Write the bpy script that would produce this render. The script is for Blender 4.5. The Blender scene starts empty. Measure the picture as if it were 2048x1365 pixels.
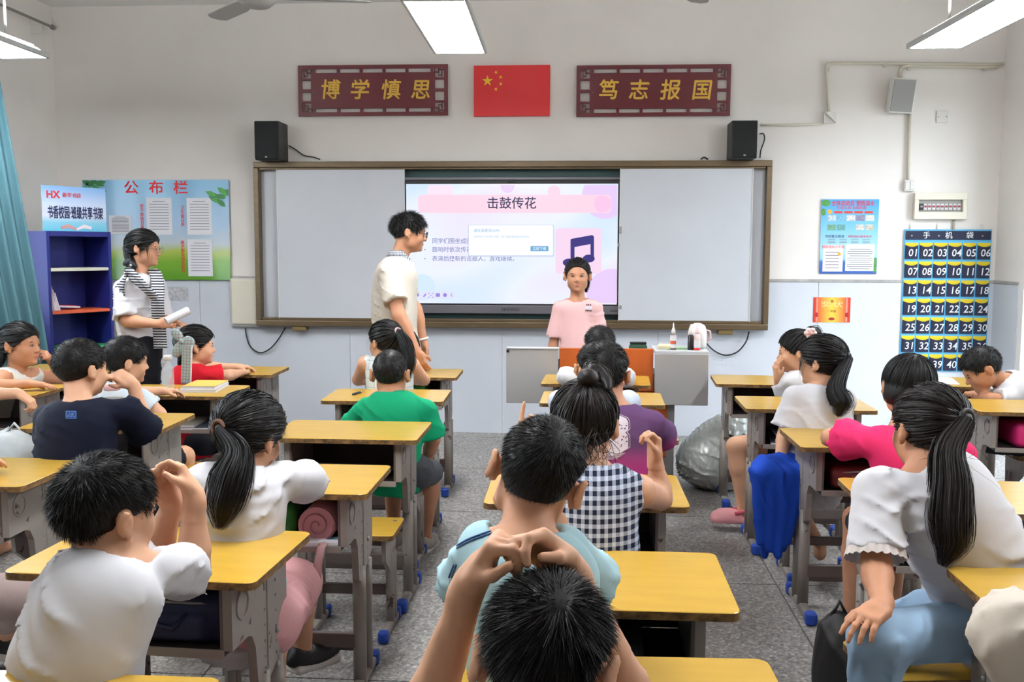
import bpy, bmesh, math, random
import numpy as np
from mathutils import Vector, Matrix

SC = bpy.context.scene
COL = SC.collection
# ------------------------------------------------------------------ camera
CAM_H, FPX = 1.46, 1955.5
YAW, PITCH, ROLL = 0.0706, 0.0951, 0.0031
_fw = np.array([-math.sin(YAW) * math.cos(PITCH), math.cos(YAW) * math.cos(PITCH), -math.sin(PITCH)])
_r = np.array([math.cos(YAW), math.sin(YAW), 0.0])
_u = np.cross(_r, _fw)
_r, _u = math.cos(ROLL) * _r + math.sin(ROLL) * _u, -math.sin(ROLL) * _r + math.cos(ROLL) * _u
cam = bpy.data.cameras.new('camera')
camo = bpy.data.objects.new('camera', cam)
COL.objects.link(camo)
camo.matrix_world = Matrix([[_r[0], _u[0], -_fw[0], 0], [_r[1], _u[1], -_fw[1], 0], [_r[2], _u[2], -_fw[2], CAM_H], [0, 0, 0, 1]])
cam.sensor_width = 36
cam.lens = FPX * 36 / 2048
cam.clip_start = 0.05
SC.camera = camo
# ------------------------------------------------------------------ light and exposure
SC.view_settings.view_transform = 'Standard'
SC.view_settings.look = 'None'
SC.view_settings.gamma = 1
SC.view_settings.use_curve_mapping = False
SC.view_settings.exposure = 0.04
SKY_STRENGTH = 12.0
LAMP_EMIT = 45.0
world = bpy.data.worlds.new('overcast_sky')
SC.world = world
world.use_nodes = True
_bg = world.node_tree.nodes['Background']
_bg.inputs[0].default_value = (0.80, 0.90, 1.0, 1)
_bg.inputs[1].default_value = SKY_STRENGTH
SC.cycles.max_bounces = 6
SC.cycles.diffuse_bounces = 4
SC.cycles.glossy_bounces = 3
SC.cycles.transmission_bounces = 6
SC.cycles.transparent_max_bounces = 6
SC.cycles.caustics_reflective = False
SC.cycles.caustics_refractive = False
SC.cycles.sample_clamp_indirect = 4
SC.cycles.use_denoising = True

XL, XR, YF, YB, ZC = -4.17, 3.10, 7.61, -2.4, 3.33     # the room
DESK_Z, SEAT_Z = 0.72, 0.41

# ------------------------------------------------------------------ helpers
def ray(px, py):
    return _fw + (px - 1024) / FPX * _r - (py - 682.5) / FPX * _u
def atY(px, py, Y):
    d = ray(px, py); return np.array([0, 0, CAM_H]) + d * (Y / d[1])
def atZ(px, py, Z):
    d = ray(px, py); return np.array([0, 0, CAM_H]) + d * ((Z - CAM_H) / d[2])
def atX(px, py, X):
    d = ray(px, py); return np.array([0, 0, CAM_H]) + d * (X / d[0])
def V(*a):
    return np.array(a, dtype=float)
def nrm(v):
    v = np.asarray(v, float); return v / (np.linalg.norm(v) + 1e-12)

def lin(c):
    if isinstance(c, str):
        c = [int(c[i:i + 2], 16) for i in (0, 2, 4)]
    return [((x / 255) / 12.92 if x / 255 <= .04045 else ((x / 255 + .055) / 1.055) ** 2.4) for x in c]

MATS = {}
def mat(name, color, rough=.6, metal=0., spec=.5, noise=0., nscale=8., bump=0., bscale=60., emit=None, estr=1., trans=0., alpha=1., stretch=None, ior=1.45):
    """procedural principled material; noise mixes the colour with a darker one, bump adds fine relief"""
    if name in MATS:
        return MATS[name]
    m = bpy.data.materials.new(name); MATS[name] = m
    m.use_nodes = True
    nt = m.node_tree; b = nt.nodes['Principled BSDF']
    c = lin(color)
    b.inputs['Base Color'].default_value = (*c, 1)
    b.inputs['Roughness'].default_value = rough
    b.inputs['Metallic'].default_value = metal
    b.inputs['Specular IOR Level'].default_value = spec
    b.inputs['IOR'].default_value = ior
    if trans:
        b.inputs['Transmission Weight'].default_value = trans
    if alpha < 1:
        b.inputs['Alpha'].default_value = alpha
    if emit is not None:
        b.inputs['Emission Color'].default_value = (*lin(emit), 1)
        b.inputs['Emission Strength'].default_value = estr
    vec = None
    if noise or bump:
        tc = nt.nodes.new('ShaderNodeTexCoord')
        mp = nt.nodes.new('ShaderNodeMapping')
        nt.links.new(tc.outputs['Object'], mp.inputs[0])
        if stretch:
            mp.inputs['Scale'].default_value = stretch
        vec = mp.outputs[0]
    if noise:
        n = nt.nodes.new('ShaderNodeTexNoise'); n.inputs['Scale'].default_value = nscale; n.inputs['Detail'].default_value = 5
        nt.links.new(vec, n.inputs['Vector'])
        r = nt.nodes.new('ShaderNodeValToRGB')
        r.color_ramp.elements[0].position = .3; r.color_ramp.elements[1].position = .7
        r.color_ramp.elements[0].color = (*[x * (1 - noise) for x in c], 1)
        r.color_ramp.elements[1].color = (*[min(1, x * (1 + noise * .4)) for x in c], 1)
        nt.links.new(n.outputs['Fac'], r.inputs[0]); nt.links.new(r.outputs[0], b.inputs['Base Color'])
    if bump:
        n2 = nt.nodes.new('ShaderNodeTexNoise'); n2.inputs['Scale'].default_value = bscale; n2.inputs['Detail'].default_value = 4
        nt.links.new(vec, n2.inputs['Vector'])
        bp = nt.nodes.new('ShaderNodeBump'); bp.inputs['Strength'].default_value = bump; bp.inputs['Distance'].default_value = .004
        nt.links.new(n2.outputs['Fac'], bp.inputs['Height']); nt.links.new(bp.outputs[0], b.inputs['Normal'])
    return m

def nodes_of(m):
    return m.node_tree, m.node_tree.nodes['Principled BSDF']
def N(nt, kind, **kw):
    n = nt.nodes.new(kind)
    for k, v in kw.items():
        if k in n.inputs: n.inputs[k].default_value = v
        else: setattr(n, k, v)
    return n

class MB:
    """collects shapes, builds ONE mesh object"""
    def __init__(s):
        s.v, s.f, s.mi, s.n, s.sm = [], [], [], 0, []
    def add(s, verts, faces, mi=0, smooth=False):
        base = s.n
        verts = [tuple(map(float, p)) for p in verts]
        s.v += verts; s.n += len(verts)
        for f in faces:
            s.f.append([i + base for i in f]); s.mi.append(mi); s.sm.append(smooth)
        return s
    def box(s, c, d, bev=0., mi=0, rot=None, segs=2):
        """box of size d centred on c, optional bevel and rotation matrix (3x3)"""
        bm = bmesh.new(); bmesh.ops.create_cube(bm, size=1)
        for v in bm.verts: v.co = Vector((v.co.x * d[0], v.co.y * d[1], v.co.z * d[2]))
        if bev:
            bmesh.ops.bevel(bm, geom=list(bm.edges), offset=min(bev, min(d) * .49), segments=segs, affect='EDGES', profile=.5)
        vs = np.array([v.co[:] for v in bm.verts])
        bm.verts.index_update()
        fs = [[v.index for v in f.verts] for f in bm.faces]
        bm.free()
        if rot is not None: vs = vs @ np.array(rot).T
        return s.add(vs + np.array(c), fs, mi, False)
    def tube(s, pts, r, n=8, mi=0, cap=True, rs=None, flat=1.):
        pts = [np.array(p, float) for p in pts]; m = len(pts); vs = []; fs = []
        up = None
        for i, p in enumerate(pts):
            t = nrm(pts[min(i + 1, m - 1)] - pts[max(i - 1, 0)])
            if up is None:
                up = nrm(np.cross(t, (0, 0, 1) if abs(t[2]) < .9 else (1, 0, 0)))
            up = nrm(up - t * np.dot(up, t)); w = np.cross(t, up)
            rr = rs[i] if rs is not None else r
            for k in range(n):
                a = 2 * math.pi * k / n
                vs.append(p + rr * (math.cos(a) * up + flat * math.sin(a) * w))
        for i in range(m - 1):
            for k in range(n):
                a, b = i * n + k, i * n + (k + 1) % n
                fs.append([a, b, b + n, a + n])
        s.add(vs, fs, mi, True)
        if cap:
            b0 = s.n - m * n
            s.f.append([b0 + k for k in range(n)][::-1]); s.mi.append(mi); s.sm.append(False)
            s.f.append([b0 + (m - 1) * n + k for k in range(n)]); s.mi.append(mi); s.sm.append(False)
        return s
    def lathe(s, prof, c=(0, 0, 0), n=20, mi=0, cap=True):
        vs = []; fs = []; m = len(prof)
        for (r, z) in prof:
            for k in range(n):
                a = 2 * math.pi * k / n
                vs.append((c[0] + r * math.cos(a), c[1] + r * math.sin(a), c[2] + z))
        for i in range(m - 1):
            for k in range(n):
                a, b = i * n + k, i * n + (k + 1) % n
                fs.append([a, b, b + n, a + n])
        s.add(vs, fs, mi, True)
        if cap:
            b0 = s.n - m * n
            if prof[0][0] > 1e-5: s.f.append([b0 + k for k in range(n)][::-1]); s.mi.append(mi); s.sm.append(False)
            if prof[-1][0] > 1e-5: s.f.append([b0 + (m - 1) * n + k for k in range(n)]); s.mi.append(mi); s.sm.append(False)
        return s
    def prism(s, poly, z0, z1, plane='xy', mi=0):
        """extrude a polygon; plane says which axes it lies in, the third axis runs z0..z1"""
        def m(a, b, c): return {'xy': (a, b, c), 'xz': (a, c, b), 'yz': (c, a, b)}[plane]
        n = len(poly)
        vs = [m(a, b, z0) for a, b in poly] + [m(a, b, z1) for a, b in poly]
        fs = [list(range(n))[::-1], [n + i for i in range(n)]] + [[i, (i + 1) % n, n + (i + 1) % n, n + i] for i in range(n)]
        return s.add(vs, fs, mi)
    def build(s, name, mats, parent=None, loc=None, rot=None, weld=False):
        me = bpy.data.meshes.new(name)
        me.from_pydata(s.v, [], s.f)
        if not isinstance(mats, (list, tuple)): mats = [mats]
        for m in mats: me.materials.append(m)
        me.polygons.foreach_set('material_index', s.mi)
        me.polygons.foreach_set('use_smooth', s.sm)
        me.validate()
        bm = bmesh.new(); bm.from_mesh(me); bmesh.ops.recalc_face_normals(bm, faces=bm.faces); bm.to_mesh(me); bm.free()
        o = bpy.data.objects.new(name, me); COL.objects.link(o)
        if parent is not None: o.parent = parent
        if loc is not None: o.location = loc
        if rot is not None: o.rotation_euler = rot
        return o

def tag(o, label=None, cat=None, group=None, kind=None):
    if label: o['label'] = label
    if cat: o['category'] = cat
    if group: o['group'] = group
    if kind: o['kind'] = kind
    return o
def empty(name, loc=(0, 0, 0), rz=0., label=None, cat=None, group=None):
    o = bpy.data.objects.new(name, None); COL.objects.link(o)
    o.location = tuple(map(float, loc)); o.rotation_euler = (0, 0, rz)
    o.empty_display_size = .05
    return tag(o, label, cat, group)
def kids(o):
    return [c for c in bpy.data.objects if c.parent == o]
def copy_tree(o, parent=None, ch=None):
    if ch is None:
        ch = {}
        for c in bpy.data.objects:
            if c.parent: ch.setdefault(c.parent.name, []).append(c)
    n = o.copy(); COL.objects.link(n)
    if parent is not None:
        n.parent = parent
    for c in ch.get(o.name, []):
        copy_tree(c, n, ch)
    return n

def text(body, size, m, parent=None, loc=(0, 0, 0), rot=(math.pi / 2, 0, 0), depth=.0015, align='CENTER', name='lettering', fat=0., shear=0., sx=1., line=1., res=2, bold=0.):
    cu = bpy.data.curves.new('t', 'FONT')
    cu.body = body; cu.size = size; cu.align_x = align; cu.align_y = 'CENTER'
    cu.extrude = depth / 2; cu.offset = fat * size; cu.shear = shear; cu.resolution_u = res; cu.space_line = line
    o = bpy.data.objects.new('t', cu); COL.objects.link(o)
    dg = bpy.context.evaluated_depsgraph_get()
    me = bpy.data.meshes.new_from_object(o.evaluated_get(dg))
    bpy.data.objects.remove(o); bpy.data.curves.remove(cu)
    if bold:        # heavier strokes: the same letter laid over itself with small shifts
        bm = bmesh.new(); bm.from_mesh(me); g0 = list(bm.verts) + list(bm.edges) + list(bm.faces)
        for k, (dx, dy) in enumerate(((bold, 0), (bold * .5, bold * .6))):
            d_ = bmesh.ops.duplicate(bm, geom=g0)['geom']
            for v_ in d_:
                if isinstance(v_, bmesh.types.BMVert): v_.co += Vector((dx - bold / 2, dy - bold * .3, depth * .12 * (k + 1)))
        bm.to_mesh(me); bm.free()
    me.materials.clear(); me.materials.append(m); me.name = name
    o = bpy.data.objects.new(name, me); COL.objects.link(o)
    if parent is not None: o.parent = parent
    o.location = loc; o.rotation_euler = rot; o.scale = (sx, 1, 1)
    return o

# ------------------------------------------------------------------ implicit surfaces (people, clothes, soft things)
def R_from(fwd, up):
    y = nrm(fwd); z = nrm(np.asarray(up, float) - y * np.dot(up, y)); x = np.cross(y, z)
    return np.array([x, y, z])          # rows are the local axes in world space

class SDF:
    def __init__(s): s.ops = []
    def cone(s, a, b, ra, rb, k=.02, op='u', flat=False):
        s.ops.append(('cone', np.array(a, float), np.array(b, float), ra, rb, k, op, flat)); return s
    def ell(s, c, r, R=None, k=.02, op='u'):
        s.ops.append(('ell', np.array(c, float), np.array(r, float), np.eye(3) if R is None else R, None, k, op, None)); return s
    def box(s, c, h, R=None, rd=.01, k=.01, op='u'):
        s.ops.append(('box', np.array(c, float), np.array(h, float), np.eye(3) if R is None else R, rd, k, op, None)); return s
    def half(s, p, n, k=.004):          # removes the side the normal points to
        s.ops.append(('half', np.array(p, float), nrm(n), None, None, k, 's', None)); return s
    def noise(s, fn):
        s.ops.append(('noise', fn, None, None, None, 0, 'n', None)); return s
    def bbox(s):
        lo, hi = [], []
        for o in s.ops:
            if o[6] != 'u': continue
            a, b = s._bb(o); lo.append(a); hi.append(b)
        return np.min(lo, 0), np.max(hi, 0)
    @staticmethod
    def _bb(o):
        if o[0] == 'cone':
            r = max(o[3], o[4]); return np.minimum(o[1], o[2]) - r, np.maximum(o[1], o[2]) + r
        if o[0] == 'ell':
            e = np.abs(o[3].T) @ o[2]; return o[1] - e, o[1] + e
        if o[0] == 'box':
            e = np.abs(o[3].T) @ (o[2] + o[4]); return o[1] - e, o[1] + e
    def field(s, X, Y, Z):
        d = np.full((len(X), len(Y), len(Z)), .3, np.float32)
        h = max(X[1] - X[0], Y[1] - Y[0], Z[1] - Z[0])
        for o in s.ops:
            kind, k, op = o[0], o[5], o[6]
            if kind in ('half', 'noise'):
                sl = (slice(0, len(X)), slice(0, len(Y)), slice(0, len(Z)))
            else:
                lo, hi = s._bb(o); m = 3 * h + k + .01
                i = [(np.searchsorted(A, lo[j] - m), np.searchsorted(A, hi[j] + m)) for j, A in enumerate((X, Y, Z))]
                if any(a >= b for a, b in i): continue
                sl = tuple(slice(a, b) for a, b in i)
            x, y, z = X[sl[0]][:, None, None], Y[sl[1]][None, :, None], Z[sl[2]][None, None, :]
            if kind == 'noise':
                sub = d[sl]; near = np.abs(sub) < .05
                idx = np.nonzero(near)
                sub[idx] += o[1](X[idx[0]], Y[idx[1]], Z[idx[2]]).astype(np.float32)
                continue
            if kind == 'cone':
                a, b = o[1], o[2]; ba = b - a; L2 = ba @ ba + 1e-12
                px, py, pz = x - a[0], y - a[1], z - a[2]
                t = (px * ba[0] + py * ba[1] + pz * ba[2]) / L2
                tc = np.clip(t, 0, 1)
                dd = np.sqrt((px - tc * ba[0]) ** 2 + (py - tc * ba[1]) ** 2 + (pz - tc * ba[2]) ** 2) - (o[3] + tc * (o[4] - o[3]))
                if o[7]: dd = np.maximum(dd, (t - 1) * math.sqrt(L2))
            elif kind == 'ell':
                q = [(x - o[1][0]) * o[3][j][0] + (y - o[1][1]) * o[3][j][1] + (z - o[1][2]) * o[3][j][2] for j in range(3)]
                k0 = np.sqrt(sum((q[j] / o[2][j]) ** 2 for j in range(3))); k1 = np.sqrt(sum((q[j] / o[2][j] ** 2) ** 2 for j in range(3)))
                dd = k0 * (k0 - 1) / (k1 + 1e-9)
            elif kind == 'box':
                q = [np.abs((x - o[1][0]) * o[3][j][0] + (y - o[1][1]) * o[3][j][1] + (z - o[1][2]) * o[3][j][2]) - o[2][j] for j in range(3)]
                dd = np.sqrt(sum(np.maximum(w, 0) ** 2 for w in q)) + np.minimum(np.maximum(np.maximum(q[0], q[1]), q[2]), 0) - o[4]
            else:
                dd = -((x - o[1][0]) * o[2][0] + (y - o[1][1]) * o[2][1] + (z - o[1][2]) * o[2][2])
            sub = d[sl]
            if op == 'u':
                hh = np.maximum(k - np.abs(sub - dd), 0)
                d[sl] = np.minimum(sub, dd) - hh * hh / (4 * k + 1e-9)
            else:
                dd = -dd
                hh = np.maximum(k - np.abs(sub - dd), 0)
                d[sl] = np.maximum(sub, dd) + hh * hh / (4 * k + 1e-9)
        return d

_CO = np.array([[0, 0, 0], [1, 0, 0], [0, 1, 0], [1, 1, 0], [0, 0, 1], [1, 0, 1], [0, 1, 1], [1, 1, 1]])
_ED = [(0, 1), (2, 3), (4, 5), (6, 7), (0, 2), (1, 3), (4, 6), (5, 7), (0, 4), (1, 5), (2, 6), (3, 7)]
def surface_nets(d, X, Y, Z):
    s = d < 0
    c = [s[a:a + s.shape[0] - 1, b:b + s.shape[1] - 1, e:e + s.shape[2] - 1] for a, b, e in _CO]
    cnt = sum(q.astype(np.int8) for q in c)
    I, J, K = np.nonzero((cnt > 0) & (cnt < 8))
    vid = np.full(cnt.shape, -1, np.int32); vid[I, J, K] = np.arange(len(I))
    val = np.stack([d[I + a, J + b, K + e] for a, b, e in _CO], 1)
    pos = np.zeros((len(I), 3)); w = np.zeros(len(I))
    for a, b in _ED:
        va, vb = val[:, a], val[:, b]; m = (va < 0) != (vb < 0)
        t = np.where(m, va / np.where(m, va - vb, 1), 0)
        pos += m[:, None] * (_CO[a] + t[:, None] * (_CO[b] - _CO[a])); w += m
    pos /= w[:, None]
    P = np.stack([X[I] + pos[:, 0] * (X[1] - X[0]), Y[J] + pos[:, 1] * (Y[1] - Y[0]), Z[K] + pos[:, 2] * (Z[1] - Z[0])], 1)
    quads = []
    for ax in range(3):
        n = list(s.shape)
        sa = [slice(1, n[0] - 1), slice(1, n[1] - 1), slice(1, n[2] - 1)]; sb = list(sa)
        sa[ax] = slice(0, n[ax] - 1); sb[ax] = slice(1, n[ax])
        A, B = s[tuple(sa)], s[tuple(sb)]
        e = np.nonzero(A != B)
        inside = A[e]
        p = [e[0] + (0 if ax == 0 else 1), e[1] + (0 if ax == 1 else 1), e[2] + (0 if ax == 2 else 1)]
        u, v = [(1, 2), (2, 0), (0, 1)][ax]
        def cell(du, dv):
            q = [p[0].copy(), p[1].copy(), p[2].copy()]; q[u] -= du; q[v] -= dv
            return vid[q[0], q[1], q[2]]
        Q = np.stack([cell(1, 1), cell(0, 1), cell(0, 0), cell(1, 0)], 1)
        Q[~inside] = Q[~inside][:, ::-1]
        quads.append(Q)
    return P, np.concatenate(quads)

def mesh_of(name, sdf, h, m, parent=None, fine=(), smooth=True, fn=None):
    """one mesh: coarse grid plus finer boxes (centre, half sizes, step) where detail is needed"""
    lo, hi = sdf.bbox()
    def grid(lo, hi, h): return [np.arange(lo[j] - 2.5 * h, hi[j] + 3.5 * h, h) for j in range(3)]
    parts = []
    def run(lo, hi, h, skip, clip):
        G = grid(lo, hi, h); P, Q = surface_nets(sdf.field(*G), *G)
        if not len(Q): return
        C = P[Q].mean(1); keep = np.ones(len(Q), bool)
        if clip is not None: keep &= np.all((C > clip[0]) & (C < clip[1]), 1)
        for a, b in skip: keep &= ~np.all((C > a) & (C < b), 1)
        parts.append((P, Q[keep]))
    boxes = [(np.array(c, float) - np.array(e), np.array(c, float) + np.array(e), st) for c, e, st in fine]
    done = []
    for a, b, st in boxes:
        run(a, b, st, [(p + .6 * q, r - .6 * q) for p, r, q in done], (a, b)); done.append((a, b, st))
    run(lo, hi, h, [(p + .6 * h, r - .6 * h) for p, r, q in done], None)
    off = 0; VV = []; QQ = []
    for P, Q in parts:
        used = np.unique(Q); mp = np.zeros(len(P), np.int64); mp[used] = np.arange(len(used)) + off
        VV.append(P[used]); QQ.append(mp[Q]); off += len(used)
    VV = np.concatenate(VV); QQ = np.concatenate(QQ)
    if fn is not None: VV = fn(VV)
    return raw_mesh(name, VV, QQ, m, parent, smooth)

def raw_mesh(name, VV, QQ, m, parent=None, smooth=True, mi=None):
    org = np.zeros(3); q_ = parent
    while q_ is not None: org += np.array(q_.location); q_ = q_.parent
    me = bpy.data.meshes.new(name)
    VV = np.asarray(VV, np.float32) - org.astype(np.float32); n = QQ.shape[1]
    me.vertices.add(len(VV)); me.vertices.foreach_set('co', VV.ravel())
    me.loops.add(QQ.size); me.loops.foreach_set('vertex_index', QQ.astype(np.int32).ravel())
    me.polygons.add(len(QQ)); me.polygons.foreach_set('loop_start', np.arange(0, QQ.size, n, dtype=np.int32))
    try: me.polygons.foreach_set('loop_total', np.full(len(QQ), n, np.int32))
    except Exception: pass
    me.polygons.foreach_set('use_smooth', np.full(len(QQ), smooth))
    for q in (m if isinstance(m, (list, tuple)) else [m]): me.materials.append(q)
    if mi is not None: me.polygons.foreach_set('material_index', mi)
    me.update(calc_edges=True)
    o = bpy.data.objects.new(name, me); COL.objects.link(o)
    if parent is not None: o.parent = parent
    return o

def ribbons(paths, width, normals=None, taper=True):
    """paths (n, k, 3) -> ribbon quads, width per strand; faces across `normals` (n,k,3)"""
    n, k, _ = paths.shape
    t = np.gradient(paths, axis=1)
    if normals is None: normals = np.broadcast_to(np.array([0, -1., .3]), paths.shape)
    w = np.cross(t, normals); w /= np.linalg.norm(w, axis=2, keepdims=True) + 1e-9
    prof = np.linspace(1, .12, k) if taper else np.ones(k)
    hw = np.asarray(width).reshape(-1, 1) * prof[None, :] * .5
    A = paths + w * hw[:, :, None]; B = paths - w * hw[:, :, None]
    P = np.stack([A, B], 2).reshape(-1, 3)
    base = (np.arange(n)[:, None] * k + np.arange(k - 1)[None, :]) * 2
    Q = np.stack([base, base + 1, base + 3, base + 2], 2).reshape(-1, 4)
    return P, Q
# ================================================================== materials
M_WALL = mat('wall_paint', (240, 235, 229), .75, noise=.07, nscale=1.3, bump=.08, bscale=25)
M_CEIL = mat('ceiling_paint', (238, 238, 237), .8)
M_TILEW = mat('glazed_panel', (212, 217, 225), .32, noise=.05, nscale=2.0)
M_TRIM = mat('dirty_trim', (170, 168, 164), .6, noise=.3, nscale=9)
M_BLACK = mat('black_plastic', (14, 14, 15), .5)
M_CABLE = mat('cable_black', (26, 28, 30), .5)
M_PIPE = mat('cream_conduit', (206, 200, 184), .5)
M_WPLAS = mat('white_plastic', (222, 220, 214), .45)
M_CREAM = mat('cream_plastic', (224, 218, 200), .45)
M_BRONZE = mat('bronze_frame', (98, 82, 60), .4, metal=.4, noise=.15, nscale=4, stretch=(1, 8, 8))
M_BOARD = mat('white_board', (206, 210, 216), .3, noise=.05, nscale=2.2)
M_GREEN = mat('green_board', (34, 62, 62), .5)
M_SCREENBEZ = mat('bezel_grey', (106, 104, 110), .4, metal=.4)
M_RED = mat('flag_red', (205, 28, 34), .4)
M_MAROON = mat('maroon_board', (88, 18, 28), .32, noise=.08, nscale=3)
M_GOLD = mat('gold_letter', (222, 178, 70), .45)
M_STAR = mat('yellow_star', (240, 196, 40), .5)
M_PAPER = mat('paper_white', (232, 233, 238), .6)
M_INK = mat('grey_ink', (120, 122, 130), .8)
M_REDINK = mat('red_ink', (214, 36, 44), .6)
M_NAVYINK = mat('navy_ink', (30, 44, 86), .6)
M_WHITEINK = mat('white_ink', (236, 238, 240), .6)
M_STEEL = mat('grey_steel', (150, 147, 144), .45, metal=.3)
M_TEAL = mat('teal_paint', (58, 122, 128), .5)

# floor material: terrazzo
M_TERRAZZO = mat('terrazzo', (128, 124, 120), .5)
nt, b = nodes_of(M_TERRAZZO)
tc = N(nt, 'ShaderNodeTexCoord'); v1 = N(nt, 'ShaderNodeTexVoronoi', Scale=95.0); n1 = N(nt, 'ShaderNodeTexNoise', Scale=1.6, Detail=6.0)
v2 = N(nt, 'ShaderNodeTexVoronoi', Scale=48.0)
r1 = N(nt, 'ShaderNodeValToRGB'); r2 = N(nt, 'ShaderNodeValToRGB'); mx = N(nt, 'ShaderNodeMix', data_type='RGBA', blend_type='MULTIPLY')
gm = N(nt, 'ShaderNodeNewGeometry')
for n in (v1, n1, v2): nt.links.new(gm.outputs['Position'], n.inputs['Vector'])
e = r1.color_ramp.elements
e[0].position = .0; e[0].color = (*lin((108, 106, 104)), 1); e[1].position = 1.; e[1].color = (*lin((212, 208, 203)), 1)
e = r1.color_ramp.elements.new(.45); e.color = (*lin((150, 147, 144)), 1)
e = r1.color_ramp.elements.new(.72); e.color = (*lin((170, 167, 163)), 1)
nt.links.new(v1.outputs['Color'], r1.inputs[0])
e = r2.color_ramp.elements; e[0].position = .3; e[0].color = (.74, .73, .72, 1); e[1].position = .7; e[1].color = (1.1, 1.1, 1.1, 1)
nt.links.new(n1.outputs['Fac'], r2.inputs[0])
mx.inputs[0].default_value = 1
nt.links.new(r1.outputs[0], mx.inputs[6]); nt.links.new(r2.outputs[0], mx.inputs[7]); nt.links.new(mx.outputs[2], b.inputs['Base Color'])
M_JOINT = mat('floor_joint', (74, 72, 70), .8)

# ================================================================== the shell
def struct(name, mb, m):
    return tag(mb.build(name, m), kind='structure')
floor = struct('floor', MB().box(((XL + XR) / 2, (YF + YB) / 2, -.06), (XR - XL + .5, YF - YB + .5, .1)), M_JOINT)
TS = 1.07
tile_me = None
xs = [.862 + TS * k for k in range(-5, 3)]
ys = [4.215 + TS * k for k in range(-7, 4)]
for i, x0 in enumerate(xs):
    for j, y0 in enumerate(ys):
        a, bq, c, d = max(x0, XL), min(x0 + TS, XR), max(y0, YB), min(y0 + TS, YF)
        if bq - a < .05 or d - c < .05: continue
        tile = MB().box(((a + bq) / 2, (c + d) / 2, -.006), (bq - a - .007, d - c - .007, .012)).build('floor_tile', M_TERRAZZO, floor)
ceiling = struct('ceiling', MB().box(((XL + XR) / 2, (YF + YB) / 2, ZC + .06), (XR - XL + .5, YF - YB + .5, .12)), M_CEIL)

def wall_with_holes(name, axis, at, thick, u0, u1, z1, holes, m):
    """wall along x ('x') or y ('y') with rectangular openings (u0,u1,z0,z1)"""
    mb = MB(); us = sorted({u0, u1, *[h[0] for h in holes], *[h[1] for h in holes]})
    for a, b_ in zip(us[:-1], us[1:]):
        cuts = sorted([(h[2], h[3]) for h in holes if h[0] < (a + b_) / 2 < h[1]])
        z = 0.
        for lo, hi in cuts + [(z1, z1)]:
            if lo > z + 1e-4:
                c = ((a + b_) / 2, at, (z + lo) / 2) if axis == 'x' else (at, (a + b_) / 2, (z + lo) / 2)
                d = (b_ - a, thick, lo - z) if axis == 'x' else (thick, b_ - a, lo - z)
                mb.box(c, d)
            z = hi
    return struct(name, mb, m)
WIN_L = [(.6, 2.4, .95, 2.75), (3.1, 4.7, .95, 2.75), (5.0, 6.62, .95, 2.75)]  # first one is unseen, added to throw cool daylight on the children's backs
WIN_R = [(3.4, 5.2, .95, 2.7)]
DOOR_R = (6.05, 7.12, 0., 2.56)
wall_front = wall_with_holes('wall_front', 'x', YF + .12, .24, XL - .24, XR + .24, ZC, [], M_WALL)
wall_back = wall_with_holes('wall_back', 'x', YB - .12, .24, XL - .24, XR + .24, ZC, [], M_WALL)
wall_left = wall_with_holes('wall_left', 'y', XL - .12, .24, YB, YF, ZC, WIN_L, M_WALL)
wall_right = wall_with_holes('wall_right', 'y', XR + .12, .24, YB, YF, ZC, WIN_R + [DOOR_R], M_WALL)
# glazed wainscot panels on the front wall, right-wall corner and left wall
WZ = 1.205
def panel_row(parent, axis, at, u0, u1, seams, sgn):
    us = [u0] + [s_ for s_ in seams if u0 < s_ < u1] + [u1]
    for a, b_ in zip(us[:-1], us[1:]):
        c = ((a + b_) / 2, at - .003, WZ / 2) if axis == 'x' else (at + sgn * .003, (a + b_) / 2, WZ / 2)
        d = (b_ - a - .003, .006, WZ) if axis == 'x' else (.006, b_ - a - .003, WZ)
        MB().box(c, d, bev=.0015, segs=1).build('wainscot_panel', M_TILEW, parent)
sx = atY(1004, 760, YF)[0]
panel_row(wall_front, 'x', YF, XL, XR, [sx + 1.21 * k for k in range(-4, 4)], 1)
panel_row(wall_right, 'y', XR, DOOR_R[1] + .06, YF - .01, [], -1)
panel_row(wall_left, 'y', XL, 7.0, YF - .01, [], 1)
struct('trim_1', MB().box(((XL + XR) / 2, YF - .005, WZ + .012), (XR - XL, .012, .022), bev=.003), M_TRIM)
struct('trim_2', MB().box((XR - .005, (DOOR_R[1] + .06 + YF) / 2, WZ + .012), (.012, YF - DOOR_R[1] - .08, .022), bev=.003), M_TRIM)

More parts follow.
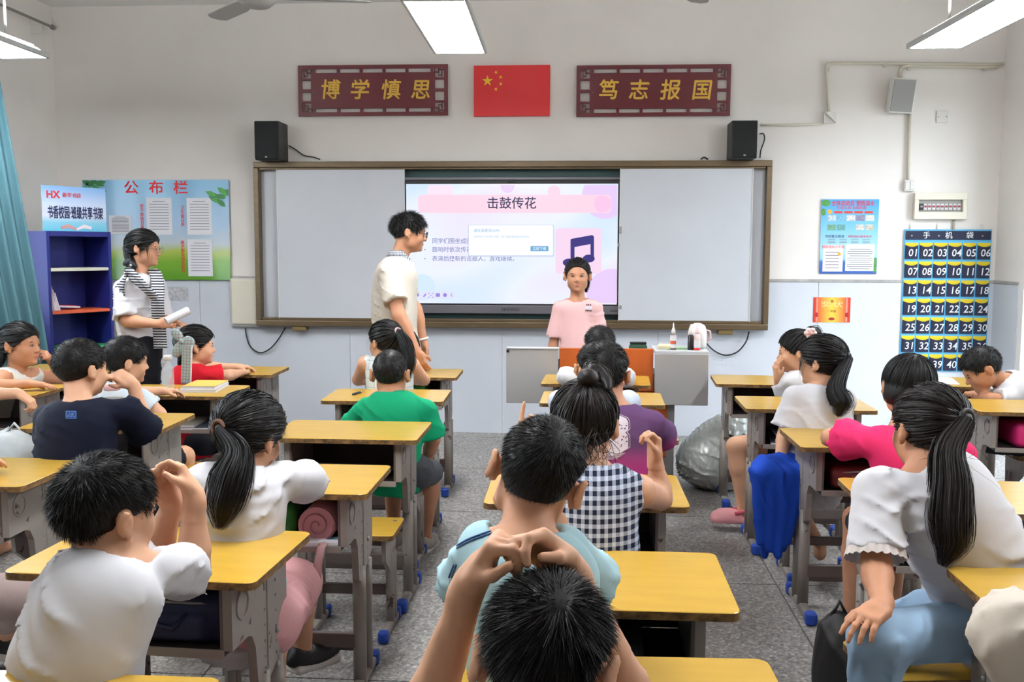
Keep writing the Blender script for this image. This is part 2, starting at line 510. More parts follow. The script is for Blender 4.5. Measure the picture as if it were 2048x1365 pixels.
# windows: frame, mullions, panes of clear glass
M_FRAME = mat('window_frame_white', (214, 216, 216), .4)
M_GLASS = mat('window_glass', (235, 242, 242), .02, trans=1., ior=1.02, spec=.2)
wn = 0
for side, at, wins in (('left', XL - .12, WIN_L), ('right', XR + .12, WIN_R)):
    for (a, b_, z0, z1) in wins:
        wn += 1; mb = MB(); t = .05
        for (cy, cz, dy, dz) in (((a + b_) / 2, z0 + t / 2, b_ - a, t), ((a + b_) / 2, z1 - t / 2, b_ - a, t), (a + t / 2, (z0 + z1) / 2, t, z1 - z0 - 2 * t), (b_ - t / 2, (z0 + z1) / 2, t, z1 - z0 - 2 * t), ((a + b_) / 2, (z0 + z1) / 2, t, z1 - z0 - 2 * t), ((a + b_) / 2, z1 - .55, b_ - a - 2 * t, t)):
            mb.box((at, cy, cz), (.07, dy, dz))
        w = struct('window_%d' % wn, mb, M_FRAME)
        for q in (0, 1):
            y0, y1 = (a + t, (a + b_) / 2 - t / 2) if q == 0 else ((a + b_) / 2 + t / 2, b_ - t)
            for (p0, p1) in ((z0 + t, z1 - .55 - t / 2), (z1 - .55 + t / 2, z1 - t)):
                MB().box((at, (y0 + y1) / 2, (p0 + p1) / 2), (.006, y1 - y0, p1 - p0)).build('window_pane', M_GLASS, w)
        L = bpy.data.lights.new('window_portal', 'AREA'); L.shape = 'RECTANGLE'; L.size = b_ - a; L.size_y = z1 - z0
        L.cycles.is_portal = True
        lo = bpy.data.objects.new('window_portal', L); COL.objects.link(lo)
        lo.location = (at + (-.1 if side == 'left' else .1), (a + b_) / 2, (z0 + z1) / 2)
        lo.rotation_euler = (0, -math.pi / 2 if side == 'left' else math.pi / 2, 0)
        lo.rotation_euler = (math.pi / 2, 0, -math.pi / 2) if side == 'left' else (math.pi / 2, 0, math.pi / 2)
# doorway at the right, teal door leaf swung outwards
M_JAMB = mat('door_jamb_white', (238, 238, 236), .4)
a, b_, z0, z1 = DOOR_R
mb = MB()
mb.box((XR + .12, b_ - .012, z1 / 2), (.25, .024, z1)); mb.box((XR + .12, a + .012, z1 / 2), (.25, .024, z1)); mb.box((XR + .12, (a + b_) / 2, z1 - .012), (.25, b_ - a - .048, .024))
door = struct('door_1', mb, M_JAMB)
MB().box((XR + .215, b_ - .07, 1.2), (.045, .09, 2.4)).build('door_post', M_TEAL, door)
leaf = MB().box((XR + .24 + .45, b_ - .03, 1.2), (.88, .045, 2.36), bev=.004).build('door_leaf', M_TEAL, door)
for zc in (.6, 1.75): MB().box((XR + .69, b_ - .06, zc), (.62, .012, .75 if zc < 1 else .95), bev=.004).build('door_panel', M_TEAL, leaf)
L = bpy.data.lights.new('door_portal', 'AREA'); L.shape = 'RECTANGLE'; L.size = b_ - a; L.size_y = z1; L.cycles.is_portal = True
lo = bpy.data.objects.new('door_portal', L); COL.objects.link(lo); lo.location = (XR + .26, (a + b_) / 2, z1 / 2); lo.rotation_euler = (math.pi / 2, 0, math.pi / 2)
# ground outside so the sky does not shine from below
tag(MB().box((0, 2, -.6), (60, 60, .1)).build('ground', mat('outside_ground', (150, 148, 142), .9)), kind='structure')

# ================================================================== front wall fittings
def rect(x0, y0, x1, y1, Y):
    a = atY(x0, y0, Y); c = atY(x1, y1, Y); d = atY(x0, y1, Y); e_ = atY(x1, y0, Y)
    return (a[0] + d[0]) / 2, (c[0] + e_[0]) / 2, (c[2] + d[2]) / 2, (a[2] + e_[2]) / 2      # xa, xb, za, zb
YW = YF - .006
def plate(name, x0, x1, z0, z1, y0, y1, m, parent, bev=0., loc=(0, 0, 0)):
    return MB().box(((x0 + x1) / 2 - loc[0], (y0 + y1) / 2 - loc[1], (z0 + z1) / 2 - loc[2]), (x1 - x0, abs(y1 - y0), z1 - z0), bev=bev).build(name, m, parent)

# ---- sliding whiteboard
YB0 = YF - .10
xa, xb, za, zb = rect(509, 322, 1541, 657, YB0)
wb = empty('sliding_whiteboard', ((xa + xb) / 2, YF - .01, za), label='long sliding whiteboard with a bronze frame behind the large screen', cat='whiteboard')
o = np.array(wb.location)
t = .047
def wplate(name, x0, x1, z0, z1, y0, y1, m, bev=0., par=None): return plate(name, x0, x1, z0, z1, y0, y1, m, par or wb, bev, o)
wplate('frame_rail', xa, xb, zb - t, zb, YB0, YW, M_BRONZE, .006); wplate('frame_rail', xa, xb, za, za + t, YB0, YW, M_BRONZE, .006)
wplate('frame_post', xa, xa + t * .85, za + t, zb - t, YB0, YW, M_BRONZE, .005); wplate('frame_post', xb - t * .85, xb, za + t, zb - t, YB0, YW, M_BRONZE, .005)
wplate('track', xa + t, xb - t, za + t, za + t + .022, YB0 + .012, YB0 + .05, M_BRONZE, .003)
wplate('track', xa + t, xb - t, zb - t - .014, zb - t, YB0 + .012, YB0 + .05, M_BRONZE, .003)
x_l0, x_l1, _, _ = rect(555, 335, 810, 640, YB0 + .02); x_r0, x_r1, _, _ = rect(1238, 335, 1503, 650, YB0 + .02)
wplate('fixed_panel', xa + t * .85, x_l1 - .3, za + t, zb - t, YB0 + .075, YW, M_BOARD); wplate('fixed_panel', x_r0 + .3, xb - t * .85, za + t, zb - t, YB0 + .075, YW, M_BOARD)
wplate('green_panel', x_l1 - .3, x_r0 + .3, za + t, zb - t, YB0 + .086, YW, M_GREEN)
for q0, q1 in ((x_l0, x_l1), (x_r0, x_r1)):
    sp = wplate('sliding_panel', q0, q1, za + t + .008, zb - t - .004, YB0 + .016, YB0 + .034, M_BOARD, .004)
    wplate('panel_edge', q0, q0 + .006, za + t + .008, zb - t - .004, YB0 + .012, YB0 + .016, M_WPLAS, .001, sp); wplate('panel_edge', q1 - .006, q1, za + t + .008, zb - t - .004, YB0 + .012, YB0 + .016, M_WPLAS, .001, sp)
for px, py in ((1241, 460), (1241, 615), (1237, 490)):
    p = atY(px, py, YB0 + .01)
    MB().box(p - o, (.016, .02, .05 if py == 460 else .026), bev=.003).build('lock_catch', M_STEEL, wb)
for px in (600, 1450):
    p = atY(px, 660, YB0 + .04); MB().box((p[0] - o[0], YF - .05 - o[1], za - .018 - o[2]), (.11, .08, .036), bev=.004).build('bracket', mat('brass_bracket', (120, 100, 62), .5, metal=.4), wb)

# ---- interactive display
def emis(name, c, s=1.):
    return mat(name, (8, 8, 10), .25, emit=c, estr=s)
YS = YF - .075
xa2, xb2, za2, zb2 = rect(813, 368, 1235, 608, YS)
disp = empty('interactive_display', ((xa2 + xb2) / 2, YF - .02, za2 - .1), label='large lit screen showing a pink and lavender slide', cat='screen')
od = np.array(disp.location)
def dplate(name, x0, x1, z0, z1, y0, y1, m, bev=0., par=None): return plate(name, x0, x1, z0, z1, y0, y1, m, par or disp, bev, od)
bz = dplate('bezel', xa2 - .018, xb2 + .018, za2 - .012, zb2 + .03, YS + .003, YF - .013, M_BLACK, .004)
dplate('bezel_bottom', xa2 - .018, xb2 + .018, za2 - .078, za2 - .012, YS + .0, YF - .013, M_SCREENBEZ, .004)
dplate('bezel_top', xa2 - .018, xb2 + .018, zb2 + .03, zb2 + .052, YS + .005, YF - .013, M_SCREENBEZ, .004)
p = atY(1022, 362, YS); MB().box((p[0] - od[0], YS - .004 - od[1], p[2] - od[2]), (.04, .02, .02), bev=.004).build('camera_lens', M_BLACK, disp)
p = atY(1021, 617, YS); text('SEEWO', .034, M_BLACK, disp, (p[0] - od[0], YS - .003 - od[1], za2 - .045 - od[2]), name='logo', sx=1.25)
for k in range(3):
    p = atY(1222 + 5 * k, 622, YS); MB().box((p[0] - od[0], YS - .002 - od[1], za2 - .05 - od[2]), (.01, .006, .01), bev=.002).build('port', M_BLACK, disp)
# the slide: screen with lavender gradient, everything on it flat print that glows
M_SLIDE = emis('slide_background', (236, 240, 255))
nt, b = nodes_of(M_SLIDE)
tc = N(nt, 'ShaderNodeTexCoord'); sp = N(nt, 'ShaderNodeSeparateXYZ'); nt.links.new(tc.outputs['Generated'], sp.inputs[0])
rp = N(nt, 'ShaderNodeValToRGB'); n1 = N(nt, 'ShaderNodeTexNoise', Scale=1.4, Detail=1.0); nt.links.new(tc.outputs['Generated'], n1.inputs['Vector'])
nt.links.new(n1.outputs['Fac'], rp.inputs[0])
e = rp.color_ramp.elements; e[0].position = .36; e[0].color = (*lin((212, 232, 255)), 1); e[1].position = .68; e[1].color = (*lin((238, 222, 252)), 1)
e = rp.color_ramp.elements.new(.5); e.color = (*lin((236, 242, 255)), 1)
nt.links.new(rp.outputs[0], b.inputs['Emission Color'])
screen = dplate('screen', xa2, xb2, za2, zb2, YS, YS + .003, M_SLIDE)
def on_slide(name, poly, m, dy):
    """poly of photo pixels lying on the screen plane"""
    pts = [atY(px, py, YS) for px, py in poly]
    return MB().prism([(q[0] - od[0], q[2] - od[2]) for q in pts][::-1], YS - .0004 * dy - .0004 - od[1], YS - .0004 * dy - od[1], 'xz').build(name, m, screen)
def rrect(x0, y0, x1, y1, r, n=5):
    out = []
    for cx, cy, a0 in ((x1 - r, y0 + r, -90), (x1 - r, y1 - r, 0), (x0 + r, y1 - r, 90), (x0 + r, y0 + r, 180)):
        for k in range(n + 1):
            a = math.radians(a0 + 90 * k / n); out.append((cx + r * math.cos(a), cy + r * math.sin(a)))
    return out
def disc(cx, cy, r, n=24, ry=None): return [(cx + r * math.cos(2 * math.pi * k / n), cy + (ry or r) * math.sin(2 * math.pi * k / n)) for k in range(n)]
def clipdisc(cx, cy, r, x0=815, y0=370, x1=1234, y1=606, n=40):
    return [(min(max(a, x0), x1), min(max(c, y0), y1)) for a, c in disc(cx, cy, r, n)]
E_PINK = emis('slide_pink', (255, 214, 232)); E_LILAC = emis('slide_lilac', (232, 206, 250)); E_PALE = emis('slide_pale_pink', (250, 228, 244))
E_IND = emis('slide_indigo', (58, 52, 130)); E_TXT = emis('slide_text', (118, 124, 182)); E_WHITE = emis('slide_white', (248, 251, 255), 1.05)
E_BLUE = emis('slide_button', (112, 172, 214)); E_CARD = emis('slide_card', (246, 216, 240)); E_HEAD = emis('slide_heading', (52, 50, 92)); E_BOXT = emis('slide_box_text', (148, 190, 224))
E_BODY = emis('slide_body', (232, 240, 255))
on_slide('slide_circle', clipdisc(1210, 392, 46), E_LILAC, 1); on_slide('slide_circle', clipdisc(1225, 590, 52), E_LILAC, 1); on_slide('slide_circle', clipdisc(880, 384, 26), E_PALE, 1)
on_slide('slide_circle', clipdisc(1015, 372, 14), E_LILAC, 1); on_slide('slide_circle', clipdisc(1108, 384, 13), E_PINK, 1)
on_slide('slide_circle', clipdisc(845, 575, 26), emis('slide_sky', (212, 234, 255)), 1)
on_slide('heading_band', rrect(836, 390, 1222, 426, 7), E_PINK, 2)
on_slide('heading_band', clipdisc(1205, 408, 17), emis('slide_deep_pink', (250, 200, 236)), 3)
p = atY(1023, 408, YS); text('击鼓传花', .096, E_HEAD, screen, (p[0] - od[0], YS - .0022 - od[1], p[2] - od[2]), depth=.0006, bold=.004)
for py, s_, x0 in ((483, '同学们围坐成圈，', 864), (500, '鼓响时依次传花，', 864), (518, '表演后换新的击鼓人，游戏继续。', 864)):
    p = atY(x0, py, YS); text(s_, .0445, E_TXT, screen, (p[0] - od[0], YS - .0016 - od[1], p[2] - od[2]), depth=.0006, align='LEFT', fat=.003)
    on_slide('bullet', disc(850, py - .5, 1.3, 8), E_TXT, 3)
dl = on_slide('dialog_shadow', rrect(936, 450, 1108, 514, 2), emis('slide_shadow', (206, 216, 238)), 4)
dl = on_slide('dialog_box', rrect(938, 451, 1106, 511, 2), E_WHITE, 5)
p = atY(947, 462, YS); text('请安装新版WPS', .029, E_BOXT, screen, (p[0] - od[0], YS - .0032 - od[1], p[2] - od[2]), depth=.0006, align='LEFT', fat=.006)
p = atY(947, 474, YS); text('当前WPS不支持此功能，请下载安装新版WPS体验。', .0195, E_BOXT, screen, (p[0] - od[0], YS - .0032 - od[1], p[2] - od[2]), depth=.0006, align='LEFT')
on_slide('dialog_button', rrect(1061, 492.5, 1097, 503, 1), E_BLUE, 6)
p = atY(1079, 498, YS); text('立即下载', .026, E_WHITE, screen, (p[0] - od[0], YS - .0036 - od[1], p[2] - od[2]), depth=.0006)
on_slide('picture_card', rrect(1111, 457, 1203, 548, 8), E_CARD, 2)
note = [(1141, 480), (1142.5, 478), (1184, 470.5), (1187, 472), (1188, 474.5), (1188, 520), (1181, 520), (1181, 488.5), (1149, 494.5), (1149, 530), (1141, 530)]
on_slide('music_note', note, E_IND, 3); on_slide('music_note', disc(1138, 525.5, 12.5, 20, 8), E_IND, 4); on_slide('music_note', disc(1177.5, 517.5, 12, 20, 8), E_IND, 4)
on_slide('toolbar', rrect(822, 583, 910, 598, 7), emis('slide_toolbar', (226, 228, 250)), 2)
E_ICON = emis('slide_icon', (150, 136, 220))
on_slide('toolbar_icon', disc(835, 590.5, 3.2, 12), E_ICON, 3); on_slide('toolbar_icon', [(846, 593), (851, 587), (853, 589), (848, 595)], E_ICON, 3)
for a, c in ((858, 587), (866, 587), (858, 595), (866, 595), (862, 591)): on_slide('toolbar_icon', disc(a, c, 1.1, 8), E_ICON, 3)
on_slide('toolbar_icon', rrect(871.5, 587, 880, 594, 1), E_ICON, 3); on_slide('toolbar_icon', disc(890, 590.5, 4, 14), E_ICON, 3)
on_slide('toolbar_icon', [(901, 590.5), (904, 587), (905, 588), (902.6, 590.5), (905, 593), (904, 594)], E_ICON, 3)

# ---- plaques and flag
def plaque(words, px, label, xs4, parcat):
    xa, xb, za, zb = rect(*px, YF - .02)
    w, h = xb - xa, zb - za
    e0 = empty('motto_plaque', ((xa + xb) / 2, YF - .02, (za + zb) / 2), label=label, cat='sign', group='motto plaques above the whiteboard')
    d = .016
    MB().box((0, 0, 0), (w * .828, d, h * .70), bev=.002).build('panel', M_MAROON, e0)
    f = w * .025
    for sx_ in (-1, 1): MB().box((sx_ * (w / 2 - f / 2), 0, 0), (f, d, h)).build('frame_stile', M_MAROON, e0)
    for sz in (-1, 1): MB().box((0, 0, sz * (h / 2 - f / 2)), (w - 2 * f, d, f)).build('frame_rail', M_MAROON, e0)
    bar = w * .009
    for sz in (-1, 1):
        for k in range(6):
            xk = (-.382 + .764 * k / 5) * w * (1 if 0 < k < 5 else 1.03)
            MB().box((xk, 0, sz * (h * .35 + (h * .15 - f) / 2)), (bar * 2.2 if 0 < k < 5 else bar * 1.6, d, h * .15 - f)).build('fret_bar', M_MAROON, e0)
    for sx_ in (-1, 1):
        for k in (-1, 0, 1):
            MB().box((sx_ * (w * .414 + (w * .086 - f) / 2), 0, k * h * .225), (w * .086 - f, d, bar * (2.2 if k == 0 else 1.6))).build('fret_bar', M_MAROON, e0)
        for sz in (-1, 1):      # corner frets
            g = MB(); cx, cz = sx_ * w * .444, sz * h * .365; u = w * .0085
            for (ox, oz, wx, wz) in ((-.6, 1.0, .8, 5.2), (1.6, 1.2, 4.2, .8), (-2.7, -.6, 5.0, .8), (-1.2, 3.1, 3.6, .8), (1.9, -2.0, .8, 4.4), (-3.9, 1.7, .8, 3.6), (.4, -2.9, 3.0, .8)):
                g.box((cx - sx_ * -ox * u, 0, cz + sz * oz * u), (wx * u, d * .9, wz * u))
            g.build('corner_fret', M_MAROON, e0)
    for ch, q in zip(words, xs4):
        pp = atY(q, (px[1] + px[3]) / 2 + 1, YF - .03)
        text(ch, .158, M_GOLD, e0, (pp[0] - e0.location.x, -.0095, pp[2] - e0.location.z), depth=.004, bold=.009, shear=.12, sx=.98, name='gold_character')
    for q in (.355, -.355 - .04): MB().lathe([(.004, 0), (.004, .002), (0, .003)], n=8).build('screw', M_STEEL, e0, (q * w, -.0085, -.01), (math.pi / 2, 0, 0))
plaque('博学慎思', (597, 130, 896, 232), 'dark red motto plaque in gold letters, left of the red flag', (659, 718, 780, 840), 1)
plaque('笃志报国', (1153, 130, 1461, 233), 'dark red motto plaque in gold letters, right of the red flag', (1215, 1276, 1339, 1402), 1)
xa, xb, za, zb = rect(948, 131, 1100, 233, YF - .01)
fl = empty('flag_board', ((xa + xb) / 2, YF - .012, (za + zb) / 2), label='red flag board with five yellow stars above the screen', cat='flag')
MB().box((0, 0, 0), (xb - xa, .018, zb - za), bev=.002).build('board', M_RED, fl)
def star(cx, cz, r, rot):
    pts = [(cx + (r if k % 2 == 0 else r * .382) * math.cos(rot + math.pi * k / 5), cz + (r if k % 2 == 0 else r * .382) * math.sin(rot + math.pi * k / 5)) for k in range(10)]
    MB().prism(pts, -.0115, -.009, 'xz').build('star', M_STAR, fl)
for px, py, r, ro in ((975, 162, 11.5, 90), (992, 145, 4, 120), (1001.5, 154.5, 4, 100), (1001.5, 168, 4, 95), (992, 178.5, 4, 75)):
    p = atY(px, py, YF - .02); star(p[0] - fl.location.x, p[2] - fl.location.z, r * YF / FPX, math.radians(ro))

# ---- loudspeakers on the board frame
M_GRILLE = mat('speaker_cloth', (11, 11, 12), .85, bump=.4, bscale=400)
def box_speaker(px0, px1, py0, py1, label, dx):
    Y0 = YF - .28
    x0, x1, z0, z1 = rect(px0, py0, px1, py1, Y0)
    z0 = zb_frame
    e0 = empty('loudspeaker', ((x0 + x1) / 2, (Y0 + YF - .02) / 2, z0), label=label, cat='loudspeaker', group='loudspeakers on the whiteboard frame')
    dpt = YF - .03 - Y0
    MB().box((0, .01, (z1 - z0) / 2), (x1 - x0, dpt - .02, z1 - z0), bev=.006).build('cabinet', M_BLACK, e0)
    MB().box((0, -dpt / 2 + .006, (z1 - z0) / 2), (x1 - x0 - .012, .02, z1 - z0 - .012), bev=.006).build('grille', M_GRILLE, e0)
    MB().box((.0, -dpt / 2 - .005, .02), (.016, .003, .01)).build('badge', M_STEEL, e0)
    return e0
zb_frame = rect(509, 322, 1541, 657, YB0)[3]
box_speaker(507, 556, 241, 322, 'black loudspeaker on the left end of the whiteboard frame', 0)
box_speaker(1464, 1516, 240, 322, 'black loudspeaker on the right end of the whiteboard frame', 0)
def wire(name, pts, r, m, label, cat, Y=None, smooth=4):
    P = [np.array(p, float) for p in pts]
    out = []
    for i in range(len(P) - 1):
        p0, p1, p2, p3 = P[max(i - 1, 0)], P[i], P[i + 1], P[min(i + 2, len(P) - 1)]
        for k in range(smooth):
            t_ = k / smooth
            out.append(.5 * ((2 * p1) + (-p0 + p2) * t_ + (2 * p0 - 5 * p1 + 4 * p2 - p3) * t_ ** 2 + (-p0 + 3 * p1 - 3 * p2 + p3) * t_ ** 3))
    out.append(P[-1])
    ob = MB().tube(out, r, 6).build(name, m)
    return tag(ob, label, cat) if label else ob
w = lambda q, Y: [atY(a, c, Y) for a, c in q]
wire('speaker_cable', w([(577, 291), (592, 300), (608, 311), (625, 314), (640, 319)], YF - .02), .005, M_CABLE, 'thin black cable running from the left loudspeaker to the frame', 'cable')
wire('speaker_cable', w([(1519, 268), (1527, 268), (1529, 280), (1522, 300), (1520, 316)], YF - .02), .005, M_CABLE, 'looped black cable at the back of the right loudspeaker', 'cable')
wire('speaker_cable', w([(1402, 319), (1408, 315), (1416, 319)], YF - .05), .007, M_CABLE, 'short black cable hump on top of the whiteboard frame', 'cable')
wire('power_cable', w([(491, 657), (493, 672), (501, 694), (520, 706), (540, 698), (556, 680), (571, 656)], YF - .03), .006, M_CABLE, 'black cable hanging from the cream box left of the whiteboard', 'cable')
wire('power_cable', w([(1406, 662), (1412, 685), (1430, 703), (1452, 711), (1475, 704), (1492, 684), (1498, 664)], YF - .03), .006, M_CABLE, 'black cable loop hanging below the right end of the whiteboard', 'cable')

# ---- cream wall box left of the board
xa, xb, za, zb = rect(459, 557, 517, 655, YF - .05)
bx = empty('wall_box', ((xa + xb) / 2, YF - .006, za), label='cream plastic cover box beside the left end of the whiteboard', cat='box')
MB().box((0, -.022, (zb - za) / 2), (xb - xa, .044, zb - za), bev=.02, segs=3).build('base', M_WPLAS, bx)
MB().box((.006, -.05, (zb - za) / 2 + .008), (xb - xa - .022, .03, zb - za - .03), bev=.014, segs=3).build('lid', M_CREAM, bx)

# ---- pipes, boxes and switches on the right of the front wall
def conduit(q, r, label, clips=()):
    pts = [atY(a, c, YF - .022) for a, c in q]
    e0 = empty('conduit', pts[0], label=label, cat='pipe')
    MB().tube([p_ - pts[0] for p_ in pts], r, 8).build('pipe', M_PIPE, e0)
    for c in clips:
        p_ = atY(*c, YF - .022) - pts[0]; MB().box(p_ + V(0, .006, -.012), (.022, .016, .03), bev=.003).build('clip', M_PIPE, e0)
conduit([(1658, 226), (1656, 200), (1653, 150), (1652, 134), (1654, 128), (1662, 126.5), (1770, 127), (1900, 128), (1985, 129), (2008, 127.5)], .0115, 'upper cream conduit rising from the corner box and running to the right corner', [(1770, 127), (1657, 204), (1656, 135)])
conduit([(1800, 162), (1799, 148), (1801, 139), (1806, 134), (1816, 132), (1900, 133), (1970, 134), (1995, 134)], .0125, 'lower cream conduit bending down into the grey wall loudspeaker', [(1818, 133), (1970, 134), (1802, 152)])
conduit([(1820, 224), (1818, 290), (1816, 360)], .0115, 'vertical cream conduit dropping to the white wall switch', [(1820, 233), (1818, 324)])
conduit([(1521, 250), (1560, 250), (1600, 249.5), (1646, 248)], .009, 'thin cream conduit between right loudspeaker and corner box')
p0 = atY(1646, 226, YF); p1 = atY(1668, 248, YF)
cb = empty('junction_box', ((p0[0] + p1[0]) / 2, YF - .006, p1[2]), label='white triangular junction box under the upper conduit', cat='junction box')
wd, hh = p1[0] - p0[0], p0[2] - p1[2]
MB().prism([(-wd / 2, 0), (wd / 2, 0), (wd / 2, hh), (-wd / 2, hh)], -.03, 0, 'xz').build('body', M_WPLAS, cb)
MB().prism([(-wd / 2, hh), (wd / 2, hh), (wd / 2, 0)], -.06, -.03, 'xz').build('cover', M_WPLAS, cb)
xa, xb, za, zb = rect(1778, 157, 1827, 226, YF - .08)
ws = empty('wall_speaker', ((xa + xb) / 2, YF - .01, (za + zb) / 2), label='grey slanted wall loudspeaker under the conduits', cat='loudspeaker')
rx = Matrix.Rotation(math.radians(9), 3, 'X'); R3 = np.array(Matrix.Rotation(math.radians(4), 3, 'Y') @ rx)
MB().box((0, -.07, 0), (xb - xa, .085, zb - za), bev=.008, rot=R3).build('cabinet', M_WPLAS, ws)
M_WG = mat('grey_grille', (150, 150, 148), .6, bump=.5, bscale=500)
MB().box(R3 @ V(0, -.045, 0) + V(0, -.07, 0), (xb - xa - .02, .008, zb - za - .02), bev=.003, rot=R3).build('grille', M_WG, ws)
MB().box((0, -.014, 0), (.06, .03, .08)).build('bracket', M_STEEL, ws)
xa, xb, za, zb = rect(1872, 222, 1895, 246, YF)
sk = empty('blank_plate', ((xa + xb) / 2, YF - .004, (za + zb) / 2), label='square white blanking plate right of the grey wall loudspeaker', cat='socket')
MB().box((0, -.004, 0), (xb - xa, .012, zb - za), bev=.004).build('plate', M_WPLAS, sk)
for q in (-1, 1): MB().lathe([(.004, 0), (.004, .002), (0, .003)], n=8).build('screw', M_STEEL, sk, (q * .03, -.0105, 0), (math.pi / 2, 0, 0))
xa, xb, za, zb = rect(1806, 361, 1827, 383, YF)
sw = empty('light_switch', ((xa + xb) / 2, YF - .004, (za + zb) / 2), label='small white switch box at the foot of the vertical conduit', cat='switch')
MB().box((0, -.015, 0), (xb - xa, .034, zb - za), bev=.005).build('box', M_WPLAS, sw)
for q in (-1, 1): MB().box((q * .018, -.034, 0), (.03, .008, .06), bev=.002).build('rocker', M_WPLAS, sw)
xa, xb, za, zb = rect(1829, 386, 1934, 439, YF - .05)
bk = empty('breaker_box', ((xa + xb) / 2, YF - .006, (za + zb) / 2), label='cream breaker box with a window of red switches', cat='breaker box')
W_, H_ = xb - xa, zb - za
for (cx, cz, dx, dz) in ((0, H_ * .37, W_, H_ * .26), (0, -H_ * .36, W_, H_ * .28), (-W_ * .46, 0, W_ * .08, H_ * .48), (W_ * .46, 0, W_ * .08, H_ * .48)):
    MB().box((cx, -.025, cz), (dx, .05, dz), bev=.003).build('cover', M_CREAM, bk)
MB().box((0, -.012, 0), (W_ * .84, .02, H_ * .46)).build('recess', mat('breaker_recess', (150, 148, 142), .5), bk)
for k in range(10):
    xk = (-.36 + .08 * k) * W_
    br = MB().box((xk, -.026, -.005), (W_ * .066, .014, H_ * .24), bev=.001).build('breaker', mat('breaker_grey', (206, 204, 204), .5) if k else M_BLACK, bk)
    MB().box((xk, -.036, -.002), (W_ * .04, .008, H_ * .07)).build('toggle', mat('breaker_red', (150, 50, 66), .5) if k else M_STEEL, br)
p = atY(1907, 450, YF); tag(MB().tube([V(p[0], YF - .01, p[2] + .05), V(p[0] - .003, YF - .012, p[2] - .04)], .011, 8).build('pipe_stub', mat('pipe_grey', (176, 172, 160), .6), None), 'short grey pipe stub below the breaker box', 'pipe')

# ---- certificate and safety poster
xa, xb, za, zb = rect(1626, 595, 1700, 645, YF)
cf = empty('certificate', ((xa + xb) / 2, YF - .008, (za + zb) / 2), label='small red and yellow certificate taped low on the wall', cat='certificate')
M_CERT = mat('certificate_print', (240, 150, 50), .5)
nt, b = nodes_of(M_CERT); tc = N(nt, 'ShaderNodeTexCoord'); sp = N(nt, 'ShaderNodeSeparateXYZ'); nt.links.new(tc.outputs['Generated'], sp.inputs[0])
rp = N(nt, 'ShaderNodeValToRGB'); nt.links.new(sp.outputs[0], rp.inputs[0]); rp.color_ramp.elements[0].position = .03; rp.color_ramp.elements[0].color = (*lin((196, 52, 34)), 1)
rp.color_ramp.elements[1].position = .97; rp.color_ramp.elements[1].color = (*lin((196, 52, 34)), 1)
for ps, c in ((.13, (222, 92, 50)), (.5, (228, 204, 74)), (.87, (222, 92, 50))):
    e = rp.color_ramp.elements.new(ps); e.color = (*lin(c), 1)
nt.links.new(rp.outputs[0], b.inputs['Base Color'])
W_, H_ = xb - xa, zb - za
MB().box((0, 0, 0), (W_, .003, H_)).build('sheet', M_CERT, cf)
def patch(par, x, z, w_, h_, m, name, d=-.0022, r=None):
    pl = disc(x, z, w_ / 2, 14, h_ / 2) if r == 'o' else [(x - w_ / 2, z - h_ / 2), (x + w_ / 2, z - h_ / 2), (x + w_ / 2, z + h_ / 2), (x - w_ / 2, z + h_ / 2)]
    return MB().prism(pl, d, d + .0012, 'xz').build(name, m, par)
M_CRED = mat('cert_dark_red', (160, 36, 40), .5)
patch(cf, 0, H_ * .34, .024, .024, mat('cert_seal', (190, 110, 40), .5), 'seal', r='o'); patch(cf, 0, -H_ * .36, W_ * .17, H_ * .12, M_CRED, 'flower_print', r='o')
for q in (-1, 1):
    patch(cf, q * W_ * .40, 0, W_ * .045, H_ * .94, mat('cert_pink', (232, 150, 130), .5), 'ribbon_print'); patch(cf, q * W_ * .41, -H_ * .2, W_ * .09, H_ * .2, M_CRED, 'flower_print', d=-.003, r='o')
text('奖状', .05, mat('cert_gold', (232, 214, 150), .4), cf, (0, -.002, H_ * .2), depth=.001, sx=1.7); text('一年级', .022, M_CRED, cf, (0, -.002, -H_ * .06), depth=.001)

xa, xb, za, zb = rect(1640, 399, 1755, 548, YF)
po = empty('safety_poster', ((xa + xb) / 2, YF - .008, (za + zb) / 2), label='blue safety poster with rows of small pictures and two white text boxes', cat='poster')
M_PO = mat('poster_print', (90, 170, 220), .35)
nt, b = nodes_of(M_PO); tc = N(nt, 'ShaderNodeTexCoord'); sp = N(nt, 'ShaderNodeSeparateXYZ'); nt.links.new(tc.outputs['Generated'], sp.inputs[0])
rp = N(nt, 'ShaderNodeValToRGB'); nt.links.new(sp.outputs[2], rp.inputs[0]); rp.color_ramp.elements[0].position = .0; rp.color_ramp.elements[0].color = (*lin((52, 92, 168)), 1)
rp.color_ramp.elements[1].position = 1.; rp.color_ramp.elements[1].color = (*lin((70, 160, 222)), 1)
for ps, c in ((.16, (62, 104, 180)), (.2, (150, 206, 232)), (.3, (176, 216, 236)), (.6, (130, 198, 234))):
    e = rp.color_ramp.elements.new(ps); e.color = (*lin(c), 1)
nt.links.new(rp.outputs[0], b.inputs['Base Color'])
W_, H_ = xb - xa, zb - za
MB().box((0, 0, 0), (W_, .003, H_)).build('sheet', M_PO, po)
M_LEAFG = mat('leaf_green', (76, 150, 70), .5, noise=.3, nscale=30); M_PINKW = mat('poster_pinkwhite', (240, 226, 232), .5); M_ORAN = mat('poster_sun', (238, 176, 60), .5)
